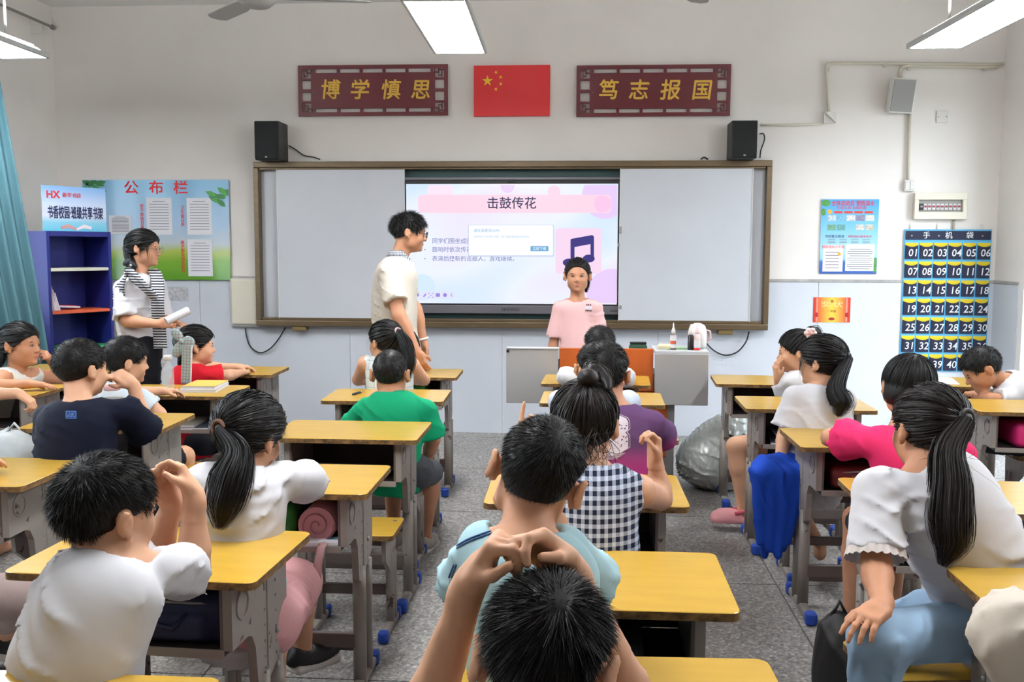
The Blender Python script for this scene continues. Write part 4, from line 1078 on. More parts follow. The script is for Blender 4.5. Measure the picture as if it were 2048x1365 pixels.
for key, x, y, rz, label, stool, sdx, sdy, srz in [
    ('C1', .048, 1.528, .03, 'yellow desk at the bottom middle edge, under the nearest boy', 'stool under the nearest boy at bottom centre', 0, -.42, 0),
    ('C2', .032, 2.156, 0, 'wide open yellow desk beside the boy in light blue', 'stool under the boy in light blue', -.05, -.36, 0),
    ('C3', .018, 2.975, .01, 'yellow desk where the girl in checks rests her elbow', 'stool under the girl in the checked dress', .03, -.40, 0),
    ('C4', .082, 3.956, .01, 'yellow desk half hidden by the boy in purple', 'stool under the boy in purple', 0, -.42, 0),
    ('C5', .107, 4.824, -.02, 'yellow desk with a pink sheen in front of the boy in purple', 'stool hidden behind the boy in purple', 0, -.36, 0),
    ('C6', .089, 5.501, -.04, 'yellow desk closest to the lectern', 'stool under the boy closest to the lectern', 0, -.36, 0),
    ('L1', -.91, 1.385, 0, 'yellow desk whose far edge shows at the bottom left corner', None, 0, 0, 0),
    ('L2', -1.005, 2.267, -.05, 'yellow desk with navy bag inside, under the elbows of the white shirted boy', 'stool under the boy in the white shirt', -.06, -.42, 0),
    ('L3', -.939, 3.043, .0, 'yellow desk with pink roll and hanging strap, beside the ponytail girl', 'stool under the girl with the brown hair tie', -.22, -.36, 0),
    ('L4', -.928, 3.88, 0, 'empty yellow desk with nobody behind it, in front of the boy in green', 'unused stool tucked under the empty desk', .07, -.31, 0),
    ('L5', -.966, 4.822, .03, 'yellow desk with a pen lying on it, before the boy in green', 'stool under the boy in green', .08, -.42, 0),
    ('L6', -1.012, 5.705, .02, 'yellow desk of the girl in the pale check dress', 'stool under the girl in the pale check dress', -.03, -.40, 0),
    ('B3', -2.02, 3.05, 0, 'yellow desk with green things in its drawer, at the left edge', None, 0, 0, 0),
    ('B4', -2.003, 3.995, .03, 'yellow desk on which the boy in navy leans', 'stool under the boy in navy', .0, -.42, 0),
    ('B5', -2.059, 4.887, .03, 'yellow desk with clear bottle and books on it', 'stool under the boy behind the clear jar', .05, -.42, 0),
    ('B6', -2.10, 5.72, .02, 'yellow desk before the girl in red', 'stool under the girl in red', -.03, -.42, 0),
    ('A5', -3.02, 4.83, .03, 'yellow desk at the left edge, under the arm of the girl in the sleeveless top', 'stool under the girl in the sleeveless top', -.04, .40, 0),
    ('A6', -3.10, 5.72, .03, 'yellow desk in front of the girl in the sleeveless top, by the bookshelf', None, 0, 0, 0),
    ('R2', 1.155, 2.10, .0, 'yellow desk at the right edge behind the cream knee', None, 0, 0, 0),
    ('R3', 1.13, 2.985, -.015, 'yellow desk with a scratched line, beside the long haired girl', 'stool with a yellow seat under the long haired girl', -.23, -.485, .12),
    ('R4', 1.125, 3.877, .01, 'yellow desk with tote straps hanging from it, under the kid in pink', 'stool under the kid in pink', .1, -.40, 0),
    ('R5', 1.07, 4.745, -.016, 'yellow desk beside the girl with the blue skirt', 'stool under the girl with the blue skirt', -.0, -.40, 0),
    ('R6', 1.053, 5.573, -.05, 'yellow desk of the girl with the flower hair tie', 'stool under the girl with the flower hair tie', .12, -.44, 0),
    ('S5', 2.14, 4.747, -.08, 'yellow desk at the right edge with a pink bag in its drawer', None, 0, 0, 0),
    ('S6', 2.10, 5.60, -.03, 'yellow desk of the boy bending down at the right', 'stool under the boy bending down at the right', .3, -.42, 0)]:
    DESKS[key] = place('desk', x, y, rz, label)
    if stool: place('stool', x + sdx, y + sdy, srz, 'yellow topped ' + stool)
# ================================================================== people
def J(px, py, D):
    """point at camera depth D on the sight line of a photo pixel"""
    return np.array([0, 0, CAM_H]) + ray(px, py) * D
def frame(yaw, pitch=0, roll=0):
    a, p, r = map(math.radians, (yaw, pitch, roll))
    f = V(math.sin(a) * math.cos(p), math.cos(a) * math.cos(p), -math.sin(p)); x = V(math.cos(a), -math.sin(a), 0); z = np.cross(x, f)
    x2 = math.cos(r) * x - math.sin(r) * z; z2 = math.cos(r) * z + math.sin(r) * x
    return np.array([x2, f, z2])
def skin(name, c): return mat('skin_' + name, c, .5, noise=.06, nscale=30, spec=.35)
SK = [skin('light', (216, 166, 134)), skin('tan', (196, 142, 110)), skin('warm', (206, 152, 120))]
M_HAIR = mat('black_hair', (17, 15, 15), .46, spec=.28)
M_HAIRB = mat('brown_black_hair', (26, 20, 19), .46, spec=.28)
M_EYEW = mat('eye_white', (150, 132, 124), .4); M_IRIS = mat('eye_dark', (22, 16, 14), .2); M_LIP = mat('lip', (186, 108, 100), .5); M_BROW = mat('brow', (48, 36, 32), .8)
M_SOLE = mat('shoe_sole', (225, 222, 216), .7)
CLOTH = {}
def cloth(name, c, rough=.85, wr=.12):
    if name not in CLOTH: CLOTH[name] = mat('cloth_' + name, c, rough, spec=.2, bump=wr, bscale=26, stretch=(1, 1, .5))
    return CLOTH[name]

def net_arrays(sdf, h, fine=()):
    lo, hi = sdf.bbox(); parts = []
    def run(lo, hi, h, skip, clip):
        G = [np.arange(lo[j] - 2.5 * h, hi[j] + 3.5 * h, h) for j in range(3)]; P, Q = surface_nets(sdf.field(*G), *G)
        if not len(Q): return
        C = P[Q].mean(1); keep = np.ones(len(Q), bool)
        if clip is not None: keep &= np.all((C > clip[0]) & (C < clip[1]), 1)
        for a, b in skip: keep &= ~np.all((C > a) & (C < b), 1)
        parts.append((P, Q[keep]))
    done = []
    for c, e, st in fine:
        a, b = np.array(c, float) - e, np.array(c, float) + e
        run(a, b, st, [(p + .6 * q, r - .6 * q) for p, r, q in done], (a, b)); done.append((a, b, st))
    run(lo, hi, h, [(p + .6 * h, r - .6 * h) for p, r, q in done], None)
    VV, QQ, off = [], [], 0
    for P, Q in parts:
        if not len(Q): continue
        used = np.unique(Q); mp = np.zeros(len(P), np.int64); mp[used] = np.arange(len(used)) + off
        VV.append(P[used]); QQ.append(mp[Q]); off += len(used)
    return np.concatenate(VV), np.concatenate(QQ)
def join(*VQ):
    VV, QQ, off = [], [], 0
    for v, q in VQ: VV.append(v); QQ.append(q + off); off += len(v)
    return np.concatenate(VV), np.concatenate(QQ)
def ellip(c, r, R, n=10, m=7):
    vs = []; qs = []
    for i in range(m + 1):
        th = math.pi * i / m
        for k in range(n):
            a = 2 * math.pi * k / n; vs.append((r[0] * math.sin(th) * math.cos(a), r[2] * math.cos(th), r[1] * math.sin(th) * math.sin(a)))
    vs = np.array(vs)[:, [0, 2, 1]]
    for i in range(m):
        for k in range(n): qs.append([i * n + k, (i + 1) * n + k, (i + 1) * n + (k + 1) % n, i * n + (k + 1) % n])
    return vs @ R + c, np.array(qs)

def hand_ops(sd, W, d, n, right, s, curl=(.3, .3, .3, .3), thumb=.4, spread=.0, wrist=None):
    d = nrm(d); n = nrm(np.asarray(n, float) - d * np.dot(n, d)); e = np.cross(d, n) * (1 if right else -1)
    R = np.array([e, d, n])
    sd.box(W + d * .047 * s, V(.026, .030, .003) * s, R, rd=.011 * s, k=.012 * s)
    sd.cone(W - d * .02 * s, W + d * .03 * s, .019 * s, .021 * s, k=.02 * s)
    sd.ell(W + d * .03 * s + e * .022 * s + n * .007 * s, V(.017, .028, .014) * s, R, k=.012 * s)
    L = (.070, .078, .073, .057); off = (.029, .010, -.010, -.029)
    c = W + d * .05 * s
    for f in range(4):
        p = W + d * (.082 - abs(off[f] - .008) * .22) * s + e * off[f] * s; ang = 0.
        sp = off[f] / .03 * spread
        dd = nrm(d + e * sp)
        for q, (fr, mx) in enumerate(((.46, 75), (.30, 95), (.24, 60))):
            ang += math.radians(mx) * curl[f]
            v = dd * math.cos(ang) + n * math.sin(ang); p2 = p + v * L[f] * fr * s
            sd.cone(p, p2, (.0090 - .0009 * q) * s, (.0083 - .0010 * q) * s, k=.004 * s); p = p2
    p = W + d * .028 * s + e * .030 * s + n * .006 * s
    v = nrm(d * .75 + e * (.75 - .5 * thumb) + n * (.25 + .5 * thumb)); p2 = p + v * .034 * s
    sd.cone(p, p2, .0115 * s, .0098 * s, k=.01 * s)
    v = nrm(d * .9 + e * (.25 - .5 * thumb) + n * (.15 + .5 * thumb)); sd.cone(p2, p2 + v * .028 * s, .0095 * s, .0078 * s, k=.004 * s)
    return c + n * .02 * s * max(curl)

def head_ops(sd, H, R, hs, face=True, ear=1.):
    P = lambda x, y, z: H + (x * R[0] + y * R[1] + z * R[2]) * hs
    E = lambda c, r, k=.02, op='u', RR=None: sd.ell(P(*c), V(*r) * hs, R if RR is None else RR, k=k * hs, op=op)
    E((0, -.010, .027), (.074, .092, .080)); E((0, .022, -.030), (.065, .066, .074), .03)
    E((0, .046, -.078), (.034, .036, .030), .03)
    for q in (-1, 1): E((q * .037, .052, -.034), (.026, .026, .028), .02); E((q * .047, .012, -.062), (.018, .034, .024), .02)
    E((0, .070, .014), (.046, .016, .012), .02)
    if face:
        for q in (-1, 1): E((q * .030, .092, -.002), (.016, .012, .009), .012, 's')
        sd.cone(P(0, .083, -.004), P(0, .099, -.030), .0075 * hs, .0105 * hs, k=.012 * hs)
        for q in (-1, 1): E((q * .010, .090, -.034), (.008, .008, .0065), .006); E((q * .029, .079, .001), (.0125, .009, .0045), .004)
        E((0, .084, -.0575), (.020, .009, .0045), .005); E((0, .083, -.066), (.017, .009, .005), .005); E((0, .094, -.0615), (.018, .006, .0012), .003, 's')
        E((0, .078, -.093), (.016, .012, .011), .012)
    for q in (-1, 1):
        a = math.radians(38) * q; ex = math.cos(a) * R[0] - math.sin(a) * R[1] * 1.; ey = math.sin(a) * R[0] + math.cos(a) * R[1]
        RR = np.array([ex, ey, R[2]])
        E((q * (.087 + .004 * ear), -.022, -.006), (.0078, .0165 * ear, .0265 * ear), .008, 'u', RR)
        E((q * (.0965 + .004 * ear), -.014, -.004), (.0065, .0095 * ear, .0175 * ear), .005, 's', RR)
        E((q * .080, -.010, -.008), (.012, .012, .022), .008); E((q * .082, -.008, -.032), (.008, .009, .010), .006)
    return P

def ell_pts(dirs, c, r, R, lift=0.): return c + ((dirs * (r + lift)) @ R)
def hair_crop(H, R, hs, n, L=.016, w=.0016, thick=.010, whorl=(.12, -.72, .68), spike=.6, seed=1, fade=0., fringe=0., side=0., h=.006, messy=.25, earx=1.):
    """short boys' hair: a fitted cap plus n short tapered strands growing away from the crown whorl"""
    P = lambda x, y, z: H + (x * R[0] + y * R[1] + z * R[2]) * hs
    c = P(0, -.011, .028); r = V(.0715 + thick, .094 + thick, .081 + thick) * hs
    fa, fb = (.086 + fringe * .3, .066 - fringe), (.036, .004 - side)
    na = nrm((fa[1] - fb[1], -(fa[0] - fb[0]))); nb = nrm((.062, -.115)); pb = (.036, .004 - side)
    cap = SDF(); cap.ell(c, r, R)
    A = P(0, *fa), R[1] * na[0] + R[2] * na[1]; B = P(0, *pb), R[1] * nb[0] + R[2] * nb[1]
    cap.half(*A, k=.008); cap.half(*B, k=.012)
    for q in (-1, 1): cap.ell(P(q * .086, -.014, -.008), V(.02, .026, .034) * hs * earx, R, k=.01, op='s')
    v0, q0 = net_arrays(cap, h)
    rg = np.random.default_rng(seed)
    d = rg.normal(size=(int(n * 2.2), 3)); d /= np.linalg.norm(d, axis=1)[:, None]
    pts = ell_pts(d, c, r, R, -.004 * hs)
    ok = ((pts - A[0]) @ A[1] < .0) & ((pts - B[0]) @ B[1] < 0.)
    for q in (-1, 1):
        loc = ((pts - P(q * .086, -.014, -.008)) @ R.T) / (V(.024, .026, .034) * hs * earx); ok &= (loc ** 2).sum(1) > 1
    d, pts = d[ok][:n], pts[ok][:n]
    w0 = nrm(whorl); nor = nrm_rows(d / r @ R)
    a = d * (d @ w0)[:, None] - w0; a = nrm_rows(a) + .5 * np.cross(d, w0) * np.exp(-3 * (1 - d @ w0))[:, None]; a = nrm_rows(a) @ R
    zz = (pts - H) @ R[2]
    ln = L * (1 - fade * np.clip((.03 - zz) / .06, 0, .8)) * rg.uniform(.7, 1.25, len(d))
    for q in (-1, 1): ln *= np.clip((np.linalg.norm((pts - P(q * .09, -.016, -.008)), axis=1) - .030 * earx) / .030, .2, 1)
    g = rg.normal(size=d.shape) * messy
    t = np.linspace(0, 1, 4)[None, :, None]
    dir1 = nrm_rows(nor * spike + a * .8 + g)
    path = pts[:, None, :] + dir1[:, None, :] * (ln[:, None, None] * t) + (a * .35 - R[2] * .2)[:, None, :] * (ln[:, None, None] * t ** 2)
    side_ = np.cross(dir1, rg.normal(size=d.shape))
    v1, q1 = ribbons(path, np.full(len(d), w) * rg.uniform(.7, 1.3, len(d)), np.broadcast_to(side_[:, None, :], path.shape))
    return join((v0, q0), (v1, q1))
def nrm_rows(a): return a / (np.linalg.norm(a, axis=-1, keepdims=True) + 1e-9)
def spline(pts, n):
    P = [np.array(p, float) for p in pts]; P = [2 * P[0] - P[1]] + P + [2 * P[-1] - P[-2]]; out = []
    m = len(P) - 3
    for i in range(n):
        u = i / (n - 1) * m; k = min(int(u), m - 1); t = u - k; p0, p1, p2, p3 = P[k:k + 4]
        out.append(.5 * (2 * p1 + (p2 - p0) * t + (2 * p0 - 5 * p1 + 4 * p2 - p3) * t * t + (3 * p1 - p0 - 3 * p2 + p3) * t ** 3))
    return np.array(out)
def hair_pony(H, R, hs, tie, tail, rad, n=900, nt=500, w=.0022, seed=2, thick=.012, low=(.055, -.095), nape=-.085, fringe=0., wisps=0, h=.006, spread=1., bun=0., sidelocks=0):
    """hair combed back over the skull to a tie, with a hanging tail; tie is a direction in the head frame"""
    P = lambda x, y, z: H + (x * R[0] + y * R[1] + z * R[2]) * hs
    rg = np.random.default_rng(seed)
    c = P(0, -.011, .028); r = V(.076 + thick, .094 + thick, .081 + thick) * hs; tie = nrm(tie)
    fa, fb = (.088 + fringe * .2, .060 - fringe), (.030, .0)
    na = nrm((fa[1] - fb[1], -(fa[0] - fb[0]))); pb = (.030, .0); pc = (-.075, nape); v_ = (pb[0] - pc[0], pb[1] - pc[1]); nb = nrm((v_[1], -v_[0]))
    if nb[1] > 0: nb = -nb
    A = P(0, *fa), R[1] * na[0] + R[2] * na[1]; B = P(0, *pb), R[1] * nb[0] + R[2] * nb[1]
    cap = SDF(); cap.ell(c, r, R); cap.half(*A, k=.01); cap.half(*B, k=.012)
    for q in (-1, 1): cap.ell(P(q * .088, -.014, -.010), V(.02, .022, .030) * hs, R, k=.01, op='s')
    T = ell_pts(tie[None], c, r, R, .004)[0]
    tv = spline([T] + [np.array(p) for p in tail], 22)
    tr = np.interp(np.linspace(0, 1, 22), np.linspace(0, 1, len(rad)), rad)
    for i in range(0, 21, 1): cap.cone(tv[i], tv[i + 1], tr[i] * (.8 - .02 * i), tr[i + 1] * (.78 - .02 * i), k=.012)
    if bun: cap.ell(T + (T - c) / np.linalg.norm(T - c) * bun * .6, V(bun, bun, bun * .85), R, k=.012)
    parts = [net_arrays(cap, h)]
    d = rg.normal(size=(n * 3, 3)); d = nrm_rows(d); pts = ell_pts(d, c, r, R, 0)
    ok = ((pts - A[0]) @ A[1] < .004) & ((pts - B[0]) @ B[1] < .004)
    for q in (-1, 1):
        loc = ((pts - P(q * .088, -.014, -.010)) @ R.T) / (V(.02, .022, .030) * hs); ok &= (loc ** 2).sum(1) > 1
    d = d[ok][:n]; K = 8; t = np.linspace(0, 1, K)
    lift = rg.uniform(.0, .008, len(d))
    dd = nrm_rows(d[:, None, :] * (1 - t)[None, :, None] + tie[None, None, :] * t[None, :, None] + rg.normal(size=(len(d), 1, 3)) * .03)
    path = c + (dd * (r + .001 + (lift[:, None] * np.sin(t * 3.1)[None, :])[..., None])) @ R
    nor = nrm_rows((dd / r) @ R)
    parts.append(ribbons(path, np.full(len(d), w) * rg.uniform(.6, 1.3, len(d)), nor + rg.normal(size=(len(d), 1, 3)) * .55, taper=False))
    # tail strands
    if nt:
        tn = np.gradient(tv, axis=0); up = nrm(np.cross(tn[0], V(.3, .2, 1))); Fm = []
        for i in range(22):
            q = nrm(tn[i]); up = nrm(up - q * np.dot(up, q)); Fm.append((up, np.cross(q, up)))
        a = rg.uniform(0, 2 * math.pi, nt); rr = np.sqrt(rg.uniform(.25, 1.3, nt)) * spread; ph = rg.uniform(-1, 1, nt); endt = rg.uniform(.70, 1.08, nt)
        idx = np.linspace(0, 1, 14)
        path = np.zeros((nt, 14, 3)); nm = np.zeros((nt, 14, 3))
        U = np.array([f[0] for f in Fm]); W_ = np.array([f[1] for f in Fm])
        for k_ in range(14):
            u = np.clip(idx[k_] * endt, 0, 1) * 21; i0 = np.minimum(u.astype(int), 20); f = (u - i0)[:, None]
            cp = tv[i0] * (1 - f) + tv[i0 + 1] * f; ro = (tr[i0] * (1 - f[:, 0]) + tr[i0 + 1] * f[:, 0])
            an = a + .5 * ph * idx[k_]
            o_ = U[i0] * np.cos(an)[:, None] + W_[i0] * np.sin(an)[:, None]
            path[:, k_] = cp + o_ * (ro * rr)[:, None] * (1 + .25 * idx[k_] * ph)[:, None] + np.maximum(endt - 1, 0)[:, None] * idx[k_] * (tv[-1] - tv[-3]) * 2
            nm[:, k_] = o_
        parts.append(ribbons(path, np.full(nt, w * 1.15) * rg.uniform(.6, 1.4, nt), nm + rg.normal(size=(nt, 1, 3)) * .6))
    if wisps:
        d = nrm_rows(V(0, -.75, -.55) + rg.normal(size=(wisps, 3)) * V(.55, .12, .25)); p0 = c + (d * r) @ R; t = np.linspace(0, 1, 9)
        end = -R[2] * .9 + rg.normal(size=(wisps, 3)) * .35 - R[1] * .25; ln = rg.uniform(.04, .13, wisps) * hs
        path = p0[:, None, :] + end[:, None, :] * (ln[:, None] * t[None, :])[..., None] + (rg.normal(size=(wisps, 3)) * .02)[:, None, :] * np.sin(t * 5)[None, :, None]
        parts.append(ribbons(path, np.full(wisps, w * .8), np.broadcast_to(-R[1] + .3 * R[0], path.shape)))
    if sidelocks:
        for q in (-1, 1):
            m = sidelocks; t = np.linspace(0, 1, 8); p0 = P(q * .070, .045, .035) + rg.normal(size=(m, 3)) * .006
            path = p0[:, None, :] + (-R[2] * .11 * hs)[None, None, :] * (t * 1.)[None, :, None] * rg.uniform(.6, 1.2, (m, 1, 1)) + (R[0] * q * .016 * hs) * np.sin(t * 2.6)[None, :, None] + (R[1] * .012 * t[None, :, None])
            parts.append(ribbons(path, np.full(m, w), np.broadcast_to(R[0] * q + R[1] * .6, path.shape)))
    return join(*parts)
def hair_bob(H, R, hs, n=1400, w=.0026, seed=3, thick=.014, bottom=-.085, crown=(.05, -.35, .9), h=.006, fringe=0.):
    """hair falling all round from the crown, cut level at ear or neck height"""
    P = lambda x, y, z: H + (x * R[0] + y * R[1] + z * R[2]) * hs
    rg = np.random.default_rng(seed); c = P(0, -.011, .026); r = V(.076 + thick, .094 + thick, .083 + thick) * hs
    cap = SDF(); cap.ell(c, r, R); cap.ell(P(0, -.022, -.03), V(.080 + thick * .6, .080 + thick * .5, .072) * hs, R, k=.03)
    cap.half(P(0, 0, bottom), -R[2], k=.02); fa, fb = (.088, .058 - fringe), (.030, -.06); na = nrm((fa[1] - fb[1], -(fa[0] - fb[0])))
    cap.half(P(0, *fa), R[1] * na[0] + R[2] * na[1], k=.01)
    parts = [net_arrays(cap, h)]
    cr = nrm(crown); th = rg.uniform(0, 2 * math.pi, n); x_ = nrm(np.cross(cr, (0, 1, .2))); y_ = np.cross(cr, x_)
    tg = np.cos(th)[:, None] * x_ + np.sin(th)[:, None] * y_
    st = rg.uniform(.05, .9, n); K = 9; t = np.linspace(0, 1, K)
    ang = st[:, None] + t[None, :] * (rg.uniform(.7, 1.5, n)[:, None])
    dd = np.cos(ang)[..., None] * cr + np.sin(ang)[..., None] * tg[:, None, :]
    path = c + (dd * (r + .002 + rg.uniform(0, .004, (n, 1, 1)))) @ R
    low = np.maximum(0, -((path - H) @ R[2]) - .0)[..., None]
    path = path + ((path - c) - ((path - c) @ R[2])[..., None] * R[2]) * np.clip(low * 2.2, 0, .3)
    zz = (path - H) @ R[2]; yy = (path - H) @ R[1]
    ok = (zz[:, -1] > bottom * hs - .02) & ~((yy[:, -1] > .05 * hs) & (zz[:, -1] < (.055 - fringe) * hs))
    parts.append(ribbons(path[ok], np.full(ok.sum(), w) * rg.uniform(.6, 1.3, ok.sum()), nrm_rows((dd[ok] / r) @ R) + rg.normal(size=(ok.sum(), 1, 3)) * .6))
    return join(*parts)

def folds(seed, amp=.0035, fr=26., dirn=None):
    fr = fr * 2.6
    rg = np.random.default_rng(seed); D = [nrm(rg.normal(size=3) * V(1, 1, 1.)) for _ in range(4)]; ph = rg.uniform(0, 6, 4)
    if dirn is not None: D[0] = nrm(np.array(dirn) + rg.normal(size=3) * .15); D[1] = nrm(np.array(dirn) + rg.normal(size=3) * .4)
    def fn(x, y, z):
        g = lambda k, f: x * D[k][0] * f + y * D[k][1] * f + z * D[k][2] * f + ph[k]
        wv = np.sin(g(2, fr * .45) + 1.2 * np.sin(g(3, fr * .3)))
        a = np.sin(g(0, fr) + 1.8 * wv); b_ = np.sin(g(1, fr * 1.55) + 1.4 * np.sin(g(3, fr * .5)))
        m = .5 + .5 * np.sin(g(3, fr * .22)); r_ = (1 - np.abs(np.sin(g(0, fr * .5) + 1.1 * np.sin(g(2, fr * .2) + 1.5 * np.sin(g(3, fr * .17)))))) ** 4
        return -amp * (r_ * 2.2 + .45 * np.maximum(a, 0) ** 2 + .3 * b_) * m
    return fn

NP = [0]
def person(name, label, P, N, H, yaw, pitch=0, roll=0, s=1., hs=.94, lat=None, arms=(None, None), legs=None, stand=False, sk=0,
           top=None, topc=None, bottom=('shorts', .85), botc=None, shoe=None, hair=None, q=1, slouch=.015, sl=.62, sr=(.052, .062), hem=.10, loose=.014,
           neck=.062, extra=None, shoulder=(0, 0), sh_w=.126, wr=1., group=None, wide=1., hand_fine=None, bw=1., hand_s=.79, ear=1., face=True, collar=0.):
    NP[0] += 1; seed = NP[0] * 7
    P, N, H = (np.array(a, float) for a in (P, N, H))
    R = frame(yaw, pitch, roll)
    up = nrm(N - P)
    if lat is None: lat = yaw * .5
    lx = V(math.cos(math.radians(lat)), -math.sin(math.radians(lat)), 0)
    X = nrm(lx - up * np.dot(lx, up)); F = np.cross(up, X); Rt = np.array([X, F, up])
    TL = np.linalg.norm(N - P)
    root = empty('person', (P[0], P[1], 0), 0, label, 'person', group)
    sp = lambda t: P + (N - P) * t - F * slouch * math.sin(math.pi * min(max(t, 0), 1)) * 1.6
    S = [N - up * (.066 * s + shoulder[i]) + X * (-1, 1)[i] * sh_w * s + F * .01 * s for i in (0, 1)]
    A = []
    for i in (0, 1):
        a = arms[i] or {}
        out = X * (-1, 1)[i]
        if 'E' in a: E_ = np.array(a['E'], float)
        elif stand: E_ = S[i] - V(0, 0, .245 * s) + out * .035 * s
        else: E_ = S[i] + F * .17 * s - up * .17 * s + out * .05; E_[2] = max(E_[2], DESK_Z + .04)
        if 'W' in a: W_ = np.array(a['W'], float)
        elif stand: W_ = E_ - V(0, 0, .20 * s) + F * .05 * s
        else: W_ = E_ + F * .17 * s - out * .10; W_[2] = max(W_[2], DESK_Z + .035)
        hd = np.array(a['hd'], float) if 'hd' in a else nrm(W_ - E_)
        hn = np.array(a['hn'], float) if 'hn' in a else (-out if stand else V(0, 0, -1))
        A.append(dict(S=np.array(a['S'], float) if 'S' in a else S[i], E=E_, W=W_, hd=hd, hn=hn, curl=a.get('curl', (.25, .28, .3, .32)), thumb=a.get('thumb', .4), spread=a.get('spread', .05), hide=a.get('hide', False)))
        if A[i]['S'] is not S[i]: S[i] = A[i]['S']
    G = []
    for i in (0, 1):
        g = (legs or (None, None))[i] or {}
        hip = P + X * (-1, 1)[i] * .078 * s
        K = np.array(g['K'], float) if 'K' in g else (hip - V(0, 0, .36 * s) if stand else hip + nrm(V(F[0], F[1], 0)) * .34 * s + V(0, 0, -.02))
        An = np.array(g['A'], float) if 'A' in g else (V(K[0], K[1], .075 * s) if stand else V(K[0], K[1], .07) + nrm(V(F[0], F[1], 0)) * .02)
        ft = nrm(np.array(g['f'], float)) if 'f' in g else nrm(V(F[0], F[1], 0))
        G.append((hip, K, An, ft))
    # ---- the body: one continuous surface
    b = SDF()
    for t, rx, ry, rz in ((-.06, .114, .094, .09), (.28, .098, .080, .11), (.58, .106, .082, .12), (.84, .100, .066, .075)):
        b.ell(sp(t), V(rx * wide, ry * wide, rz) * s, Rt, k=.045 * s)
    hb = H - R[2] * .045 * hs - R[1] * .022 * hs
    b.cone(N - up * .02 * s, hb, .050 * s ** .5 * .95, .046 * s ** .5 * .98, k=.03)
    fine = []
    for i in (0, 1):
        a = A[i]
        rsh = .035 if sl > 0 else .043; b.cone(N - up * .04 * s, a['S'], .036 * s, rsh * s, k=.03)
        b.cone(a['S'], a['E'], (rsh - .001) * s, .0325 * s, k=.015); mid = a['E'] + (a['W'] - a['E']) * .3
        b.cone(a['E'], mid, .033 * s, .0335 * s, k=.012); b.cone(mid, a['W'], .0335 * s, .0205 * s, k=.012)
        hc = hand_ops(b, a['W'], a['hd'], a['hn'], i == 1, hand_s * s ** .8, a['curl'], a['thumb'], a['spread'])
        if not a['hide']: fine.append((a['W'] + nrm(a['hd']) * .075 * s, V(.095, .095, .095) * s ** .8, (.0038, .0042, .0046, .006)[q] if hand_fine is None else hand_fine))
    for hip, K, An, ft in G:
        b.cone(hip, K, .070 * s * wide * bw, .048 * s * bw, k=.03); b.cone(K, K + (An - K) * .35, .049 * s * bw, .046 * s * bw, k=.02); b.cone(K + (An - K) * .35, An, .046 * s * bw, .029 * s * bw, k=.02)
        hl = An - V(0, 0, .038 * s) - ft * .02 * s; b.cone(An, hl, .027 * s, .026 * s, k=.015); b.cone(hl, An - V(0, 0, .045 * s) + ft * .12 * s, .026 * s, .020 * s, k=.015)
    head_ops(b, H, R, hs, face, ear)
    fine = [(H - R[2] * .005, V(.118, .125, .135) * hs, (.0052, .0054, .0058, .0075)[q])] + fine
    v, qd = net_arrays(b, .0145, fine)
    body = raw_mesh('body', v, qd, SK[sk], root)
    # ---- face bits
    HP = lambda x, y, z: H + (x * R[0] + y * R[1] + z * R[2]) * hs
    if face:
        for e_ in (-1, 1):
            ey = raw_mesh('eye', *ellip(HP(e_ * .030, .0805, -.0015), V(.0120, .0070, .0038) * hs, R), M_EYEW, root)
            raw_mesh('iris', *ellip(HP(e_ * .0295, .0845, -.0012), V(.0056, .0042, .0040) * hs, R, 8, 6), M_IRIS, ey)
            ar = np.array([math.cos(.1 * e_) * R[0] - math.sin(.1 * e_) * R[2], R[1], R[2]])
            raw_mesh('eyelid_line', *ellip(HP(e_ * .030, .0838, .0036), V(.0130, .0048, .0009) * hs, ar, 8, 5), M_BROW, root)
            raw_mesh('eyebrow', *ellip(HP(e_ * .031, .0815, .0175), V(.0165, .0060, .0022) * hs, ar, 8, 5), M_BROW, root)
        raw_mesh('lips', *join(ellip(HP(0, .0865, -.0578), V(.0190, .0072, .0035) * hs, R), ellip(HP(0, .0860, -.0655), V(.0160, .0072, .0042) * hs, R)), M_LIP, root)
    # ---- top
    ctx = dict(root=root, P=P, N=N, H=H, R=R, Rt=Rt, S=S, A=A, G=G, HP=HP, sp=sp, X=X, F=F, up=up, s=s, hs=hs, b=body)
    hsh = (.0080, .0092, .0105, .014)[q]
    if top:
        t_ = SDF()
        for t, rx, ry, rz in ((-.10, .116, .098, .10), (.26, .106, .086, .12), (.58, .109, .086, .12), (.84, .104, .070, .075)):
            t_.ell(sp(t), V((rx + loose) * wide, (ry + loose) * wide, rz + .012) * s, Rt, k=.07 * s)
        t_.half(P - up * hem * s, -up, k=.004)
        if stand or hem > .05: t_.ell(P - up * (hem + .0) * s, V(.118 * wide, .09 * wide, .03) * s, Rt, k=.004, op='s')
        for i in (0, 1):
            a = A[i]; t_.cone(N - up * .040 * s, a['S'] - X * (-1, 1)[i] * .01, .048 * s, .047 * s, k=.03)
            if sl > 0:
                e_ = a['S'] + (a['E'] - a['S']) * sl
                t_.cone(a['S'], e_, sr[0] * .88 * s, sr[1] * .98 * s, k=.022, flat=True)
            else:
                t_.cone(a['S'] + X * (-1, 1)[i] * -.012 * s, a['S'] + X * (-1, 1)[i] * .06 * s - up * .02, .034 * s, .055 * s, k=.01, op='s')
        if wr: t_.noise(folds(seed, .0042 * wr, 36, -F * .2 + up * .8 + X * .5))
        nk = N + up * .012 * s
        t_.cone(nk + F * .012 * s, H, neck * s ** .6, neck * s ** .6 * 1.1, k=.006, op='s'); t_.ell(nk + F * .045 * s, V(.055, .05, .035) * s, Rt, k=.006, op='s')
